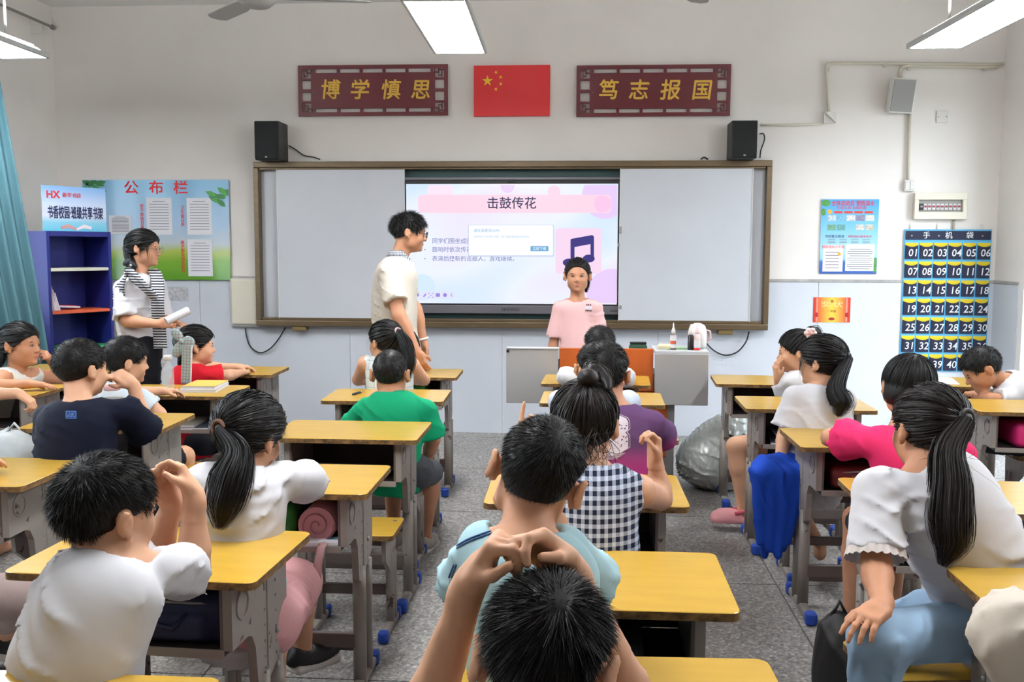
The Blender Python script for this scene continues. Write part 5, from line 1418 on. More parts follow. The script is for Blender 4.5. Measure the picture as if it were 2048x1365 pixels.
        if sl > 0:
            for i in (0, 1):
                a = A[i]; e_ = a['S'] + (a['E'] - a['S']) * sl
                t_.cone(e_ - nrm(a['E'] - a['S']) * .022 * s, e_ + nrm(a['E'] - a['S']) * .03, (sr[1] * .98 - .036) * s, (sr[1] * .98 - .015) * s, k=.003, op='s')
        v, qd = net_arrays(t_, hsh); ctx['top'] = raw_mesh(top, v, qd, topc, root)
    # ---- bottom
    if bottom:
        kind, fr = bottom
        t_ = SDF(); t_.ell(sp(-.05), V(.126 * wide, .106 * wide, .095 * bw) * s, Rt, k=.04)
        for hip, K, An, ft in G:
            if kind == 'skirt':
                t_.cone(hip, hip + (K - hip) * fr, .088 * s, .076 * s, k=.07)
            else:
                e_ = hip + (K - hip) * min(fr, 1)
                t_.cone(hip, e_, .086 * s * wide * bw, .064 * s * bw, k=.04, flat=fr < 1)
                if fr > 1: t_.cone(K, K + (An - K) * (fr - 1), .064 * s * bw, .050 * s * bw, k=.025, flat=True)
        if wr: t_.noise(folds(seed + 3, .0040 * wr, 34))
        v, qd = net_arrays(t_, hsh * 1.15); ctx['bottom'] = raw_mesh(kind if kind != 'skirt' else 'skirt', v, qd, botc or cloth('dark_shorts', (38, 40, 46)), root)
    if shoe is not None:
        for hip, K, An, ft in G:
            t_ = SDF(); zz = V(0, 0, 1); Rf = R_from(ft, zz); c0 = An - V(0, 0, .045 * s) + ft * .045 * s
            t_.ell(c0 + V(0, 0, .0), V(.042, .115, .038) * s, Rf, k=.02); t_.ell(c0 - ft * .055 * s + V(0, 0, .02) * s, V(.036, .045, .036) * s, Rf, k=.02)
            t_.half(c0 - V(0, 0, .024 * s), V(0, 0, -1), k=.006); t_.cone(An + V(0, 0, -.005), An + V(0, 0, .08), .03 * s, .034 * s, k=.005, op='s')
            v, qd = net_arrays(t_, .008); sh = raw_mesh('shoe', v, qd, shoe, root)
            so = SDF(); so.box(c0 - V(0, 0, .026 * s), V(.026, .085, .004) * s, Rf, rd=.012, k=.01); v, qd = net_arrays(so, .009); raw_mesh('sole', v, qd, M_SOLE, sh)
    if hair:
        hk, kw = hair; kw = dict(kw); m = kw.pop('m', M_HAIR)
        v, qd = {'crop': hair_crop, 'pony': hair_pony, 'bob': hair_bob}[hk](H, R, hs, seed=seed, h=(.007, .007, .008, .010)[q], **kw)
        ctx['hair'] = raw_mesh('hair', v, qd, m, root, smooth=True)
    for i in (0, 1):
        a = A[i]; print('%s arm%d up %.2f fore %.2f' % (name, i, np.linalg.norm(a['E'] - a['S']) / s, np.linalg.norm(a['W'] - a['E']) / s), 'torso %.2f' % (TL / s), 'S', np.round(a['S'], 2), 'Ez %.2f' % a['E'][2]) if DEBUG else None
    return ctx
DEBUG = False
def torus(c, R, r0, r1, n=20, m=6, sx=1., sz=1.):
    """ring in the x-z plane of frame R"""
    vs, qs = [], []
    for i in range(n):
        a = 2 * math.pi * i / n
        for k in range(m):
            b_ = 2 * math.pi * k / m; rr = r0 + r1 * math.cos(b_)
            vs.append((rr * math.cos(a) * sx, r1 * math.sin(b_), rr * math.sin(a) * sz)); qs.append([i * m + k, ((i + 1) % n) * m + k, ((i + 1) % n) * m + (k + 1) % m, i * m + (k + 1) % m])
    return np.array(vs) @ R + c, np.array(qs)
def tube_w(name, pts, r, m, parent, n=7, flat=1.):
    loc = np.zeros(3); q_ = parent
    while q_ is not None: loc += np.array(q_.location); q_ = q_.parent
    return MB().tube([np.array(p) - loc for p in pts], r, n, flat=flat).build(name, m, parent)
def hair_tie(ctx, tie, thick, m, r=.016, w=.006):
    H, R, hs = ctx['H'], ctx['R'], ctx['hs']; d = nrm(tie); c = H + (0 * R[0] - .011 * R[1] + .028 * R[2]) * hs
    rr = V(.076 + thick, .094 + thick, .081 + thick) * hs; T = c + (d * (rr + .006)) @ R; ax = nrm(T - c); Rr = R_from(ax, V(0.1, .2, 1))
    return raw_mesh('hair_tie', *torus(T, Rr, r, w), m, ctx['root'])
def glasses(ctx, m, round_=True):
    HP, R, hs = ctx['HP'], ctx['R'], ctx['hs']; g = None
    parts = []
    for e_ in (-1, 1): parts.append(torus(HP(e_ * .034, .104, -.002), R, .0225 * hs, .0016, 18, 5, 1.05, .88 if not round_ else 1.))
    g = raw_mesh('glasses', *join(*parts), m, ctx['root'])
    tube_w('bridge', [HP(-.012, .105, .002), HP(0, .107, .005), HP(.012, .105, .002)], .0015, m, g)
    for e_ in (-1, 1): tube_w('temple', [HP(e_ * .057, .102, .003), HP(e_ * .080, .05, .005), HP(e_ * .086, -.012, .006), HP(e_ * .083, -.026, -.012)], .0016, m, g)
    for e_ in (-1, 1): raw_mesh('lens', *ellip(HP(e_ * .034, .104, -.002), V(.022, .0008, .020) * hs, R, 16, 6), mat('lens_glass', (240, 245, 250), .02, alpha=.12), g)
    return g
# ================================================================== the cast, front to back
T_WHITE = cloth('white', (212, 212, 216)); T_OFF = cloth('offwhite', (206, 199, 186)); T_LBLUE = cloth('light_blue', (176, 212, 222)); T_NAVY = cloth('navy', (12, 17, 34)); T_GREEN = cloth('green', (20, 152, 106))
T_RED = cloth('red', (186, 26, 40)); T_PINK = cloth('hot_pink', (228, 52, 108)); T_ROSE = cloth('rose', (232, 188, 186)); T_JEANS = cloth('pale_denim', (150, 178, 204)); T_BLUE = cloth('royal_blue', (26, 66, 168)); T_CREAM = cloth('cream', (218, 208, 194))
T_MAUVE = cloth('mauve', (168, 150, 146)); T_BLACK = cloth('black', (20, 20, 24)); T_GREY = cloth('grey', (96, 100, 108)); T_PALEPINK = cloth('pale_pink', (226, 170, 172)); T_DARK = cloth('dark', (40, 42, 48))
def woven(name, base, ink, fx, fz, wd=.5, soft=False, axis='xz', mul=1.):
    """checked cloth from two crossed stripe waves"""
    m = mat('cloth_' + name, base, .85, spec=.2); nt, b = nodes_of(m)
    tc = N(nt, 'ShaderNodeTexCoord'); sp = N(nt, 'ShaderNodeSeparateXYZ'); nt.links.new(tc.outputs['Object'], sp.inputs[0])
    cols = []
    for out, f in ((sp.outputs[0] if axis[0] == 'x' else sp.outputs[1], fx), (sp.outputs[2], fz)):
        if not f: continue
        a = N(nt, 'ShaderNodeMath', operation='MULTIPLY'); a.inputs[1].default_value = f; nt.links.new(out, a.inputs[0])
        c_ = N(nt, 'ShaderNodeMath', operation='FRACT'); nt.links.new(a.outputs[0], c_.inputs[0])
        d = N(nt, 'ShaderNodeMath', operation='LESS_THAN'); d.inputs[1].default_value = wd; nt.links.new(c_.outputs[0], d.inputs[0]); cols.append(d.outputs[0])
    if len(cols) == 2:
        a = N(nt, 'ShaderNodeMath', operation='ADD'); nt.links.new(cols[0], a.inputs[0]); nt.links.new(cols[1], a.inputs[1])
        h = N(nt, 'ShaderNodeMath', operation='MULTIPLY'); h.inputs[1].default_value = .5; nt.links.new(a.outputs[0], h.inputs[0]); fac = h.outputs[0]
    else: fac = cols[0]
    mx = N(nt, 'ShaderNodeMix', data_type='RGBA'); nt.links.new(fac, mx.inputs[0]); mx.inputs[6].default_value = (*lin(base), 1); mx.inputs[7].default_value = (*lin(ink), 1)
    nt.links.new(mx.outputs[2], b.inputs['Base Color']); return m
T_CHECK = woven('navy_check', (200, 209, 226), (26, 33, 58), 52, 46, .54)
T_PALECHECK = woven('pale_check', (226, 234, 236), (134, 186, 190), 26, 22, .10)
T_STRIPE = woven('scarf_stripe', (210, 212, 214), (44, 48, 58), 0, 62, .5)
T_COLLAR = woven('collar_check', (200, 204, 210), (40, 44, 60), 110, 110)
S_GREY = mat('shoe_grey', (176, 170, 160), .6); S_WHITE = mat('shoe_white', (224, 222, 220), .55); S_BLACK = mat('shoe_black', (24, 24, 26), .5); S_PINK = mat('shoe_pink', (232, 160, 164), .5)
FIST = (.85, .9, .95, 1.)

# 1 nearest boy, bottom centre
H = J(1092, 1325, 1.22)
person('c1', 'person: nearest boy at bottom centre, black cropped hair, hands joined before his brow', V(.05, 1.02, .48), V(.045, 1.06, .815), H, 6, 14, 5, arms=(
    dict(E=J(838, 1475, 1.33), W=J(940, 1168, 1.27), hd=J(1008, 1062, 1.25) - J(940, 1168, 1.27), hn=V(.75, -.1, -.55), curl=(.75, .85, .9, .95), thumb=.5),
    dict(E=J(1300, 1480, 1.33), W=J(1136, 1136, 1.29), hd=J(1042, 1066, 1.26) - J(1136, 1136, 1.29), hn=V(-.2, -.75, -.75), curl=(.55, .6, .65, .75), thumb=.7)),
    top='shirt', topc=T_GREY, hair=('crop', dict(n=14000, L=.021, w=.0013, thick=.010, whorl=(.22, -.62, .75), spike=.55, messy=.22, earx=1.25, fade=.5)), q=0, slouch=.04, sh_w=.14, ear=1.3, hand_s=.88)
# 2 boy in light blue
H = J(1076, 950, 1.80)
c2 = person('c2', 'person: boy in light blue shirt, head tilted right onto his hand', V(-.04, 1.70, .48), J(1052, 1058, 1.74), H, 3, 6, 18, lat=4, sk=2, arms=(
    dict(S=J(968, 1098, 1.76), E=J(928, 1190, 1.93), W=J(1010, 1160, 2.10)),
    dict(S=J(1128, 1104, 1.80), E=J(1188, 1182, 1.98), W=J(1118, 1062, 1.93), hd=J(1075, 1015, 1.90) - J(1118, 1062, 1.93), hn=V(-.6, .2, .5), curl=(.5, .55, .6, .7))),
    top='shirt', topc=T_LBLUE, hair=('crop', dict(n=12000, L=.013, w=.0013, thick=.009, whorl=(.2, -.55, .8), spike=.9, messy=.18, earx=1.15, fade=.5)), q=0, sl=.80, sr=(.052, .064), loose=.016, neck=.068, ear=1.2, slouch=.03)
M_STITCH = mat('navy_stitch', (60, 92, 138), .8)
rt = c2['root']
def stitch(pts, r=.0022): tube_w('seam', pts, r, M_STITCH, rt, 5)
# 3 girl in the checked dress
H = J(1170, 850, 2.58)
c3 = person('c3', 'person: girl in navy and white checked sleeveless dress, hair pinned up', J(1182, 1240, 2.50), J(1180, 932, 2.54), H, 6, 6, 0, lat=2, sk=0, arms=(
    dict(E=J(1010, 1000, 2.80), W=J(1050, 888, 2.74), hd=V(.12, .1, 1), hn=V(.5, -.6, .1), curl=(.05, .75, .85, .9), thumb=.8),
    dict(E=J(1322, 998, 2.78), W=J(1310, 922, 2.74), hd=V(-.05, .05, 1), hn=V(-.8, -.4, -.1), curl=(.62, .68, .72, .8), thumb=.8)),
    top='dress', topc=T_CHECK, bottom=('skirt', .8), botc=T_CHECK, hair=('pony', dict(n=2200, nt=160, tie=(.10, -.42, .90), tail=[H + V(.02, .02, .135), H + V(.05, -.01, .12), H + V(.06, -.05, .10)], rad=[.022, .03, .024, .006], wisps=120, bun=.028, w=.0024, m=M_HAIRB, nape=-.075, thick=.016)), q=1, sl=0, neck=.075, loose=.012, wr=.6)
# 4 boy in purple
M_PURP = mat('cloth_purple_fade', (104, 62, 116), .85, spec=.2); nt, b = nodes_of(M_PURP)
tc = N(nt, 'ShaderNodeTexCoord'); sp = N(nt, 'ShaderNodeSeparateXYZ'); nt.links.new(tc.outputs['Object'], sp.inputs[0]); rp = N(nt, 'ShaderNodeValToRGB'); nt.links.new(sp.outputs[2], rp.inputs[0])
rp.color_ramp.elements[0].position = .66; rp.color_ramp.elements[0].color = (*lin((216, 58, 138)), 1); rp.color_ramp.elements[1].position = .80; rp.color_ramp.elements[1].color = (*lin((92, 62, 100)), 1); nt.links.new(rp.outputs[0], b.inputs['Base Color'])
H = J(1210, 747, 3.42)
c4 = person('c4', 'person: boy in purple to pink shirt with a white back print', J(1232, 1050, 3.40), J(1232, 812, 3.38), H, 6, 4, 2, lat=3, sk=1, arms=(None, dict(E=J(1326, 880, 3.58), W=J(1270, 872, 3.72))),
    top='shirt', topc=M_PURP, hair=('crop', dict(n=6000, L=.016, w=.002, thick=.011, spike=.7)), q=1, sl=.75, sr=(.052, .064))
# 5, 6 boys near the lectern
H = J(1188, 735, 4.36)
person('c5', 'person: boy mostly hidden behind the boy in purple, one ear showing', J(1190, 935, 4.36), J(1190, 782, 4.34), H, -4, 8, 0, top='shirt', topc=cloth('pale_blue', (206, 216, 232)), hair=('crop', dict(n=3000, L=.012, w=.0024, thick=.009)), q=2)
H = J(1200, 694, 5.14)
person('c6', 'person: boy in white shirt closest to the lectern', J(1190, 880, 5.20), J(1192, 732, 5.16), H, 4, 2, 0, top='shirt', topc=T_WHITE, sk=1, hair=('crop', dict(n=2600, L=.018, w=.0026, thick=.011)), q=2, sl=.7, sr=(.048, .058))
# 7 boy in white, front left
H = J(215, 1022, 1.84)
person('l2', 'person: boy in plain white shirt at front left, elbows on desk, hands raised together', J(184, 1580, 1.84), J(240, 1100, 1.81), H, 30, 4, 3, lat=14, sk=0, arms=(
    dict(S=J(174, 1150, 1.82), E=J(305, 1118, 2.06), W=J(346, 1008, 2.06), hd=J(326, 955, 2.05) - J(346, 1008, 2.06), hn=V(.55, -.5, .3), curl=(.42, .48, .5, .45), thumb=.6, spread=.2),
    dict(S=J(312, 1146, 1.85), E=J(388, 1142, 2.03), W=J(388, 992, 2.02), hd=J(364, 940, 2.03) - J(388, 992, 2.02), hn=V(-.75, -.35, -.35), curl=(.5, .6, .7, .75), thumb=.7)),
    top='shirt', topc=T_WHITE, bottom=('shorts', .9), hair=('crop', dict(n=14000, L=.017, w=.0014, thick=.008, whorl=(.05, -.6, .8), spike=.6, messy=.25)), q=0, sl=.72, sr=(.050, .060), loose=.010, ear=1.05, slouch=.05, wr=1.5, hem=.16)
# 8 girl with brown hair tie
H = J(500, 872, 2.62)
tl = [J(474, 905, 2.50), J(462, 960, 2.47), J(450, 1010, 2.46), J(440, 1056, 2.46)]
c8 = person('l3', 'person: girl in white shirt with low ponytail in a brown tie, arm on desk', J(480, 1235, 2.60), J(486, 940, 2.58), H, 22, 12, 4, lat=8, sk=0, arms=(
    dict(S=J(402, 965, 2.58), E=J(400, 1040, 2.75), W=J(470, 985, 2.92), hide=True), dict(S=J(580, 962, 2.62), E=J(628, 965, 2.84), W=J(560, 945, 2.98))),
    legs=(None, dict(K=J(598, 1165, 3.02), A=J(606, 1290, 3.18), f=V(.5, .8, -.1))), bottom=('skirt', .95), botc=T_PALEPINK, shoe=S_BLACK,
    top='shirt', topc=T_WHITE, hair=('pony', dict(n=2600, nt=1200, tie=(-.05, -.95, -.12), tail=tl, spread=1.15, rad=[.014, .030, .042, .038, .012], w=.0022, thick=.017, nape=-.08, sidelocks=40)), q=0, sl=.64, sr=(.050, .066), wr=1.4)
hair_tie(c8, (-.05, -.95, -.12), .017, mat('brown_elastic', (92, 58, 40), .7), .019, .006)
# 9 boy in green
H = J(781, 748, 4.38)
person('l5', 'person: boy in green shirt, seen square from behind', J(790, 945, 4.38), J(784, 790, 4.36), H, 0, 3, 0, sk=1, arms=(dict(E=J(700, 860, 4.50), W=J(745, 800, 4.62)), dict(S=J(852, 822, 4.37), E=J(866, 880, 4.42), W=J(850, 930, 4.55), hd=V(-.3, .8, -.3))),
    legs=(None, dict(K=J(862, 945, 4.72), A=J(850, 1072, 4.74), f=V(.15, 1, 0))), bottom=('shorts', .97), botc=mat('cloth_grey_shorts', (58, 62, 68), .85), shoe=S_GREY,
    top='shirt', topc=T_GREEN, hair=('crop', dict(n=6000, L=.010, w=.0022, thick=.008, fade=.3)), q=1, sl=.86, sr=(.054, .066), ear=1.2, wr=.9)
# 10 girl in pale check
H = J(770, 684, 5.22)
c10 = person('l6', 'person: girl in pale check sleeveless dress with a low side ponytail', J(785, 875, 5.22), J(778, 722, 5.20), H, -48, 2, 0, lat=-5, arms=(dict(S=J(732, 728, 5.2), E=J(716, 760, 5.35), W=J(770, 755, 5.5)), dict(S=J(822, 730, 5.2), E=J(848, 760, 5.30), W=J(800, 755, 5.45))),
    top='dress', topc=T_PALECHECK, bottom=('skirt', .85), botc=T_PALECHECK, hair=('pony', dict(n=1000, nt=300, tie=(.05, -.85, .30), tail=[J(812, 690, 5.12), J(820, 725, 5.1), J(817, 762, 5.1)], rad=[.02, .032, .028, .008], w=.003, thick=.014, sidelocks=14)), q=2, sl=0, wr=.4)
hair_tie(c10, (.05, -.85, .30), .014, mat('pink_elastic', (196, 164, 168), .7), .018, .006)
# 11 girl in red
H = J(394, 692, 5.46)
c11 = person('b6', 'person: girl in red top, head in profile with plaid ribbon bow behind', J(385, 880, 5.47), J(385, 728, 5.45), H, 62, 2, 0, lat=35, arms=(None, dict(E=J(452, 752, 5.42), W=J(482, 746, 5.64))),
    top='shirt', topc=T_RED, hair=('pony', dict(n=1000, nt=0, tie=(-.1, -.95, .05), tail=[J(362, 712, 5.38), J(358, 730, 5.38)], rad=[.02, .028, .012], w=.003, thick=.015, fringe=.014)), q=2, sl=.8, sr=(.06, .07))
# 12 boy behind the jar
H = J(254, 722, 4.52)
person('b5', 'person: dark haired boy turned right behind the clear jar', J(235, 930, 4.46), J(244, 775, 4.46), H, 48, 6, 4, lat=20, arms=(None, dict(S=J(282, 800, 4.42), E=J(326, 842, 4.46), W=J(300, 800, 4.66))),
    top='shirt', topc=cloth('ice', (198, 210, 220)), hair=('crop', dict(n=5000, L=.016, w=.0024, thick=.012)), q=1, sl=.4)
# 13 boy in navy
H = J(163, 738, 3.58)
c13 = person('b4', 'person: boy in navy shirt with small blue emblem on the back, hand at cheek', J(165, 1030, 3.56), J(158, 806, 3.53), H, 24, 2, 0, lat=10, sk=0, arms=(dict(E=J(105, 880, 3.7), W=J(170, 850, 3.85)), dict(S=J(258, 825, 3.55), E=J(294, 868, 3.68), W=J(265, 768, 3.66), hd=J(222, 742, 3.64) - J(265, 768, 3.66), hn=V(-.5, .55, -.6), curl=(.3, .62, .7, .75), thumb=.4)),
    top='shirt', topc=T_NAVY, hair=('crop', dict(n=7000, L=.012, w=.002, thick=.010, fade=.7, spike=.8)), q=1, sl=.85, sr=(.058, .070), ear=1.1, wr=.9, loose=.02, wide=1.14, sh_w=.14)
# 14 girl in sleeveless top at the left
H = J(42, 690, 5.33)
c14 = person('a5', 'person: girl in white sleeveless top at the left edge, fingers at her mouth', J(18, 880, 5.42), J(36, 744, 5.35), H, 94, 0, -3, s=1.1, hs=1.03, lat=62, sk=1, arms=(dict(S=J(68, 752, 5.43), E=J(130, 762, 5.63), W=J(104, 724, 5.49), hd=J(84, 700, 5.39) - J(104, 724, 5.49), hn=V(-.7, -.2, -.3), curl=(.45, .5, .55, .6), thumb=.6), dict(S=J(6, 756, 5.22), E=J(-25, 775, 5.08), W=J(58, 768, 5.02), hd=V(.9, .35, -.1), hn=V(0, 0, -1), curl=(.12, .12, .12, .12))),
    top='sleeveless_top', topc=cloth('lace_white', (222, 222, 216)), hair=('pony', dict(n=1300, nt=200, tie=(.0, -.95, -.15), tail=[J(4, 712, 5.30), J(-4, 738, 5.30)], rad=[.018, .024, .016], w=.0028, thick=.012)), q=1, sl=0, wr=.5)
# 15 arm at the left edge
H = J(-240, 700, 4.30)
person('a4', 'person: child cut off at left edge, bent wrist hanging at the desk', J(-170, 930, 4.28), J(-150, 760, 4.28), H, 30, 0, 0, arms=(None, dict(S=J(-90, 800, 4.2), E=J(-40, 788, 4.22), W=J(38, 788, 4.22), hd=V(.75, .1, -.55), hn=V(-.5, .0, -.8), curl=(.5, .55, .6, .6))),
    top='shirt', topc=T_GREY, hair=('crop', dict(n=1200, L=.014, w=.003)), q=3, sl=.6)
# 16 mauve trousers at the left edge
H = J(-230, 860, 2.78)
person('b3', 'person: child cut off at the left edge with a bent knee in mauve trousers', J(-190, 1200, 2.80), J(-230, 930, 2.78), H, 20, 0, 0, arms=(None, dict(E=J(-150, 1080, 2.7), W=J(-140, 1180, 2.75), hide=True)), legs=(None, dict(K=J(28, 1195, 2.86), A=J(10, 1268, 3.18), f=V(.6, .7, -.25))), bottom=('trousers', 1.55), botc=T_MAUVE, shoe=S_BLACK,
    top='shirt', topc=T_OFF, hair=('crop', dict(n=1200, L=.014, w=.003)), q=2)
# 17 girl with flower hair tie
H = J(1592, 704, 5.15)
c17 = person('r6', 'person: girl in white with flower hair tie and pink clog, hands at mouth', J(1600, 880, 5.15), J(1602, 748, 5.15), H, -78, 6, 0, lat=-45, arms=(dict(S=J(1580, 765, 5.08), E=J(1562, 790, 5.22), W=J(1556, 757, 5.12), hd=J(1550, 728, 5.1) - J(1556, 757, 5.12), hn=V(.9, .2, .2), curl=(.3, .3, .35, .4)), dict(S=J(1622, 765, 5.2), E=J(1580, 790, 5.3), W=J(1562, 757, 5.2), hd=V(-.2, 0, 1), hn=V(.8, -.2, 0))),
    legs=(dict(K=J(1472, 893, 5.08), A=J(1486, 1018, 5.08), f=V(-1, .05, 0)), dict(K=J(1500, 893, 5.25), A=J(1520, 1000, 5.3), f=V(-.8, .6, 0))), bottom=('shorts', .5), botc=T_DARK,
    top='shirt', topc=T_WHITE, hair=('pony', dict(n=1000, nt=150, tie=(.1, -.62, .78), tail=[J(1632, 664, 5.15), J(1642, 672, 5.15)], rad=[.02, .03, .014], w=.003, thick=.013, fringe=.008, bun=.025)), q=2, sl=.7)
# 18 girl with blue skirt
H = J(1642, 724, 4.18)
c18 = person('r5', 'person: girl in loose white shirt and royal blue skirt, facing left', J(1625, 958, 4.18), J(1642, 775, 4.16), H, -50, 2, 0, lat=-28, sk=0, arms=(dict(S=J(1588, 795, 4.12), E=J(1572, 865, 4.14), W=J(1560, 915, 4.08), hd=V(-.8, -.1, -.35), hn=V(0, 0, -1), curl=(.2, .2, .25, .3)), dict(S=J(1690, 800, 4.2), E=J(1668, 870, 4.35), W=J(1620, 905, 4.4), hide=True)),
    legs=(dict(K=J(1536, 955, 4.03), A=J(1600, 1085, 4.25), f=V(.2, 1, 0)), dict(K=J(1560, 950, 4.3), A=J(1640, 1090, 4.45), f=V(.2, 1, 0))), bw=.78, bottom=('skirt', .62), botc=T_BLUE,
    top='shirt', topc=T_WHITE, hair=('pony', dict(n=2200, nt=700, tie=(.12, -.96, -.05), tail=[J(1672, 775, 4.02), J(1684, 805, 4.0), J(1676, 832, 4.0)], rad=[.018, .034, .042, .016], w=.0026, thick=.016, fringe=.012, sidelocks=24)), q=1, sl=.84, sr=(.050, .068), loose=.024, hem=.13)
hair_tie(c18, (.12, -.96, -.05), .016, M_BLACK, .017, .006)
# the hanging panel of the skirt
sk_ = SDF(); 
for k in range(7):
    x0 = 1512 + 13.5 * k; sk_.cone(J(x0 + 8, 948 + 3 * (k % 2), 3.98 + .03 * (k % 2)), J(1520 + 9.0 * k, 1085 + 16 * ((k * 5) % 3) * .8, 4.00 + .035 * (k % 2)), .036, .017, k=.022)
sk_.cone(J(1590, 940, 4.12), J(1530, 938, 4.03), .075, .058, k=.04)
sk_.noise(folds(91, .006, 30, (1, .2, .25))); v, qd = net_arrays(sk_, .009); raw_mesh('skirt_drape', v, qd, T_BLUE, c18['root'])
# 19 child in pink
H = J(1816, 776, 3.38)
person('r4', 'person: child with black bob hair in hot pink shirt, leaning on left elbow', J(1835, 1075, 3.34), J(1806, 856, 3.34), H, 4, 10, 4, lat=-6, sk=2, arms=(dict(S=J(1738, 885, 3.34), E=J(1660, 876, 3.52), W=J(1720, 862, 3.68)), dict(S=J(1890, 880, 3.36), E=J(1925, 940, 3.5), W=J(1880, 900, 3.65))),
    top='shirt', topc=T_PINK, hair=('bob', dict(n=2600, w=.0026, thick=.014, bottom=-.07)), q=1, sl=.60, sr=(.052, .078), loose=.02, wr=1.1)
# 20 girl with long ponytail, front right
H = J(1856, 860, 2.45)
tl = [J(1896, 900, 2.33), J(1900, 970, 2.30), J(1898, 1040, 2.28), J(1902, 1085, 2.28), J(1885, 1130, 2.28)]
c20 = person('r3', 'person: girl in white shirt and pale jeans with long ponytail, front right', J(1992, 1222, 2.44), J(1840, 940, 2.40), H, -16, 4, 4, lat=-22, sk=1, s=1.06, arms=(
    dict(S=J(1748, 985, 2.36), E=J(1752, 1130, 2.29), W=J(1764, 1214, 2.16), hd=J(1716, 1250, 2.10) - J(1764, 1214, 2.16), hn=V(.1, .2, -1), curl=(.2, .25, .28, .3), thumb=.2, spread=.15), dict(S=J(1930, 975, 2.48), E=J(2010, 1085, 2.6), W=J(2040, 1140, 2.75), hide=True)),
    legs=(dict(K=J(1752, 1276, 2.16), A=J(1745, 1490, 2.22), f=V(-.8, .5, 0)), dict(K=J(1765, 1260, 2.48), A=J(1738, 1440, 2.5), f=V(-.8, .5, 0))), bottom=('trousers', 1.9), botc=T_JEANS, shoe=S_WHITE,
    top='shirt', topc=T_WHITE, hair=('pony', dict(n=3200, nt=1600, tie=(.24, -.94, .14), tail=tl, rad=[.020, .034, .042, .046, .038, .010], w=.0022, thick=.014, nape=-.07, sidelocks=30, wisps=30, m=M_HAIRB)), q=0, bw=.84, sl=.82, sr=(.054, .064), loose=.022, wr=1.3, hem=.12)
hair_tie(c20, (.24, -.94, .14), .014, M_BLACK, .020, .007)
a = c20['A'][0]; e_ = a['S'] + (a['E'] - a['S']) * .82; dr = nrm(a['E'] - a['S']); x_ = nrm(np.cross(dr, V(0, 1, .2))); y_ = np.cross(dr, x_); vs = []; qs = []
for k in range(96):
    an = 2 * math.pi * k / 96; o_ = x_ * math.cos(an) + y_ * math.sin(an)
    vs += [e_ - dr * .004 + o_ * .0660, e_ + dr * (.014 + .006 * abs(math.sin(an * 11))) + o_ * (.0695 + .003 * math.sin(an * 22))]; qs.append([2 * k, 2 * k + 1, (2 * k + 3) % 192, (2 * k + 2) % 192])
raw_mesh('lace_trim', np.array(vs), np.array(qs), mat('lace', (216, 206, 200), .9), c20['root'])
# 21 cream knee at the right edge
H = J(2440, 900, 1.62)
person('r2', 'person: child cut off at the right edge with a raised knee in cream trousers', J(2300, 1500, 1.62), J(2420, 1080, 1.60), H, -20, 0, 0, arms=(dict(E=J(2450, 1300, 1.7), W=J(2450, 1400, 1.8), hide=True), dict(E=J(2600, 1300, 1.7), W=J(2600, 1400, 1.8), hide=True)), legs=(dict(K=J(2030, 1272, 1.62), A=J(2150, 1560, 1.60), f=V(-1, .2, 0)), None), bottom=('trousers', 1.8), botc=T_CREAM,
    top='shirt', topc=T_WHITE, hair=('crop', dict(n=1200, L=.014, w=.003)), q=1, wr=1.3)
# 22 boy bending down at the right
H = J(1962, 738, 4.98)
person('s6', 'person: boy in white shirt at the right edge, bending over the desk', J(2052, 870, 5.05), J(2008, 762, 5.02), H, -86, 34, 0, lat=-70, sk=1, arms=(dict(E=J(1985, 800, 4.9), W=J(1950, 790, 5.1)), dict(E=J(2010, 800, 5.2), W=J(1960, 785, 5.3))),
    top='shirt', topc=T_WHITE, hair=('crop', dict(n=4000, L=.016, w=.0026, thick=.012)), q=2, sl=.7, loose=.024)
# 23 man teaching
H = J(819, 465, 5.95)
c23 = person('man', 'person: young man with glasses in cream polo standing before the screen', J(795, 690, 5.95), J(796, 519, 5.95), H, 76, 8, 0, s=1.26, hs=1.02, lat=66, stand=True, sk=1, arms=(
    dict(E=J(832, 620, 6.14), W=J(846, 682, 6.16), hd=V(.1, .05, -1), hn=V(-.4, -.6, 0)), dict(S=J(776, 546, 5.80), E=J(798, 632, 5.74), W=J(834, 705, 5.76), hd=V(.35, .05, -.9), hn=V(.2, .9, 0))),
    top='polo_shirt', topc=T_OFF, bottom=('trousers', 1.95), botc=T_BLACK, shoe=S_BLACK, hair=('crop', dict(n=5000, L=.030, w=.0030, thick=.010, whorl=(.0, -.5, .85), spike=.5, messy=.5, fade=.7, fringe=-.004)), q=2, sl=.68, sr=(.050, .062), loose=.018, hem=.14, wr=1.2, sh_w=.125, neck=.055)
glasses(c23, mat('glasses_black', (24, 24, 30), .3), False)
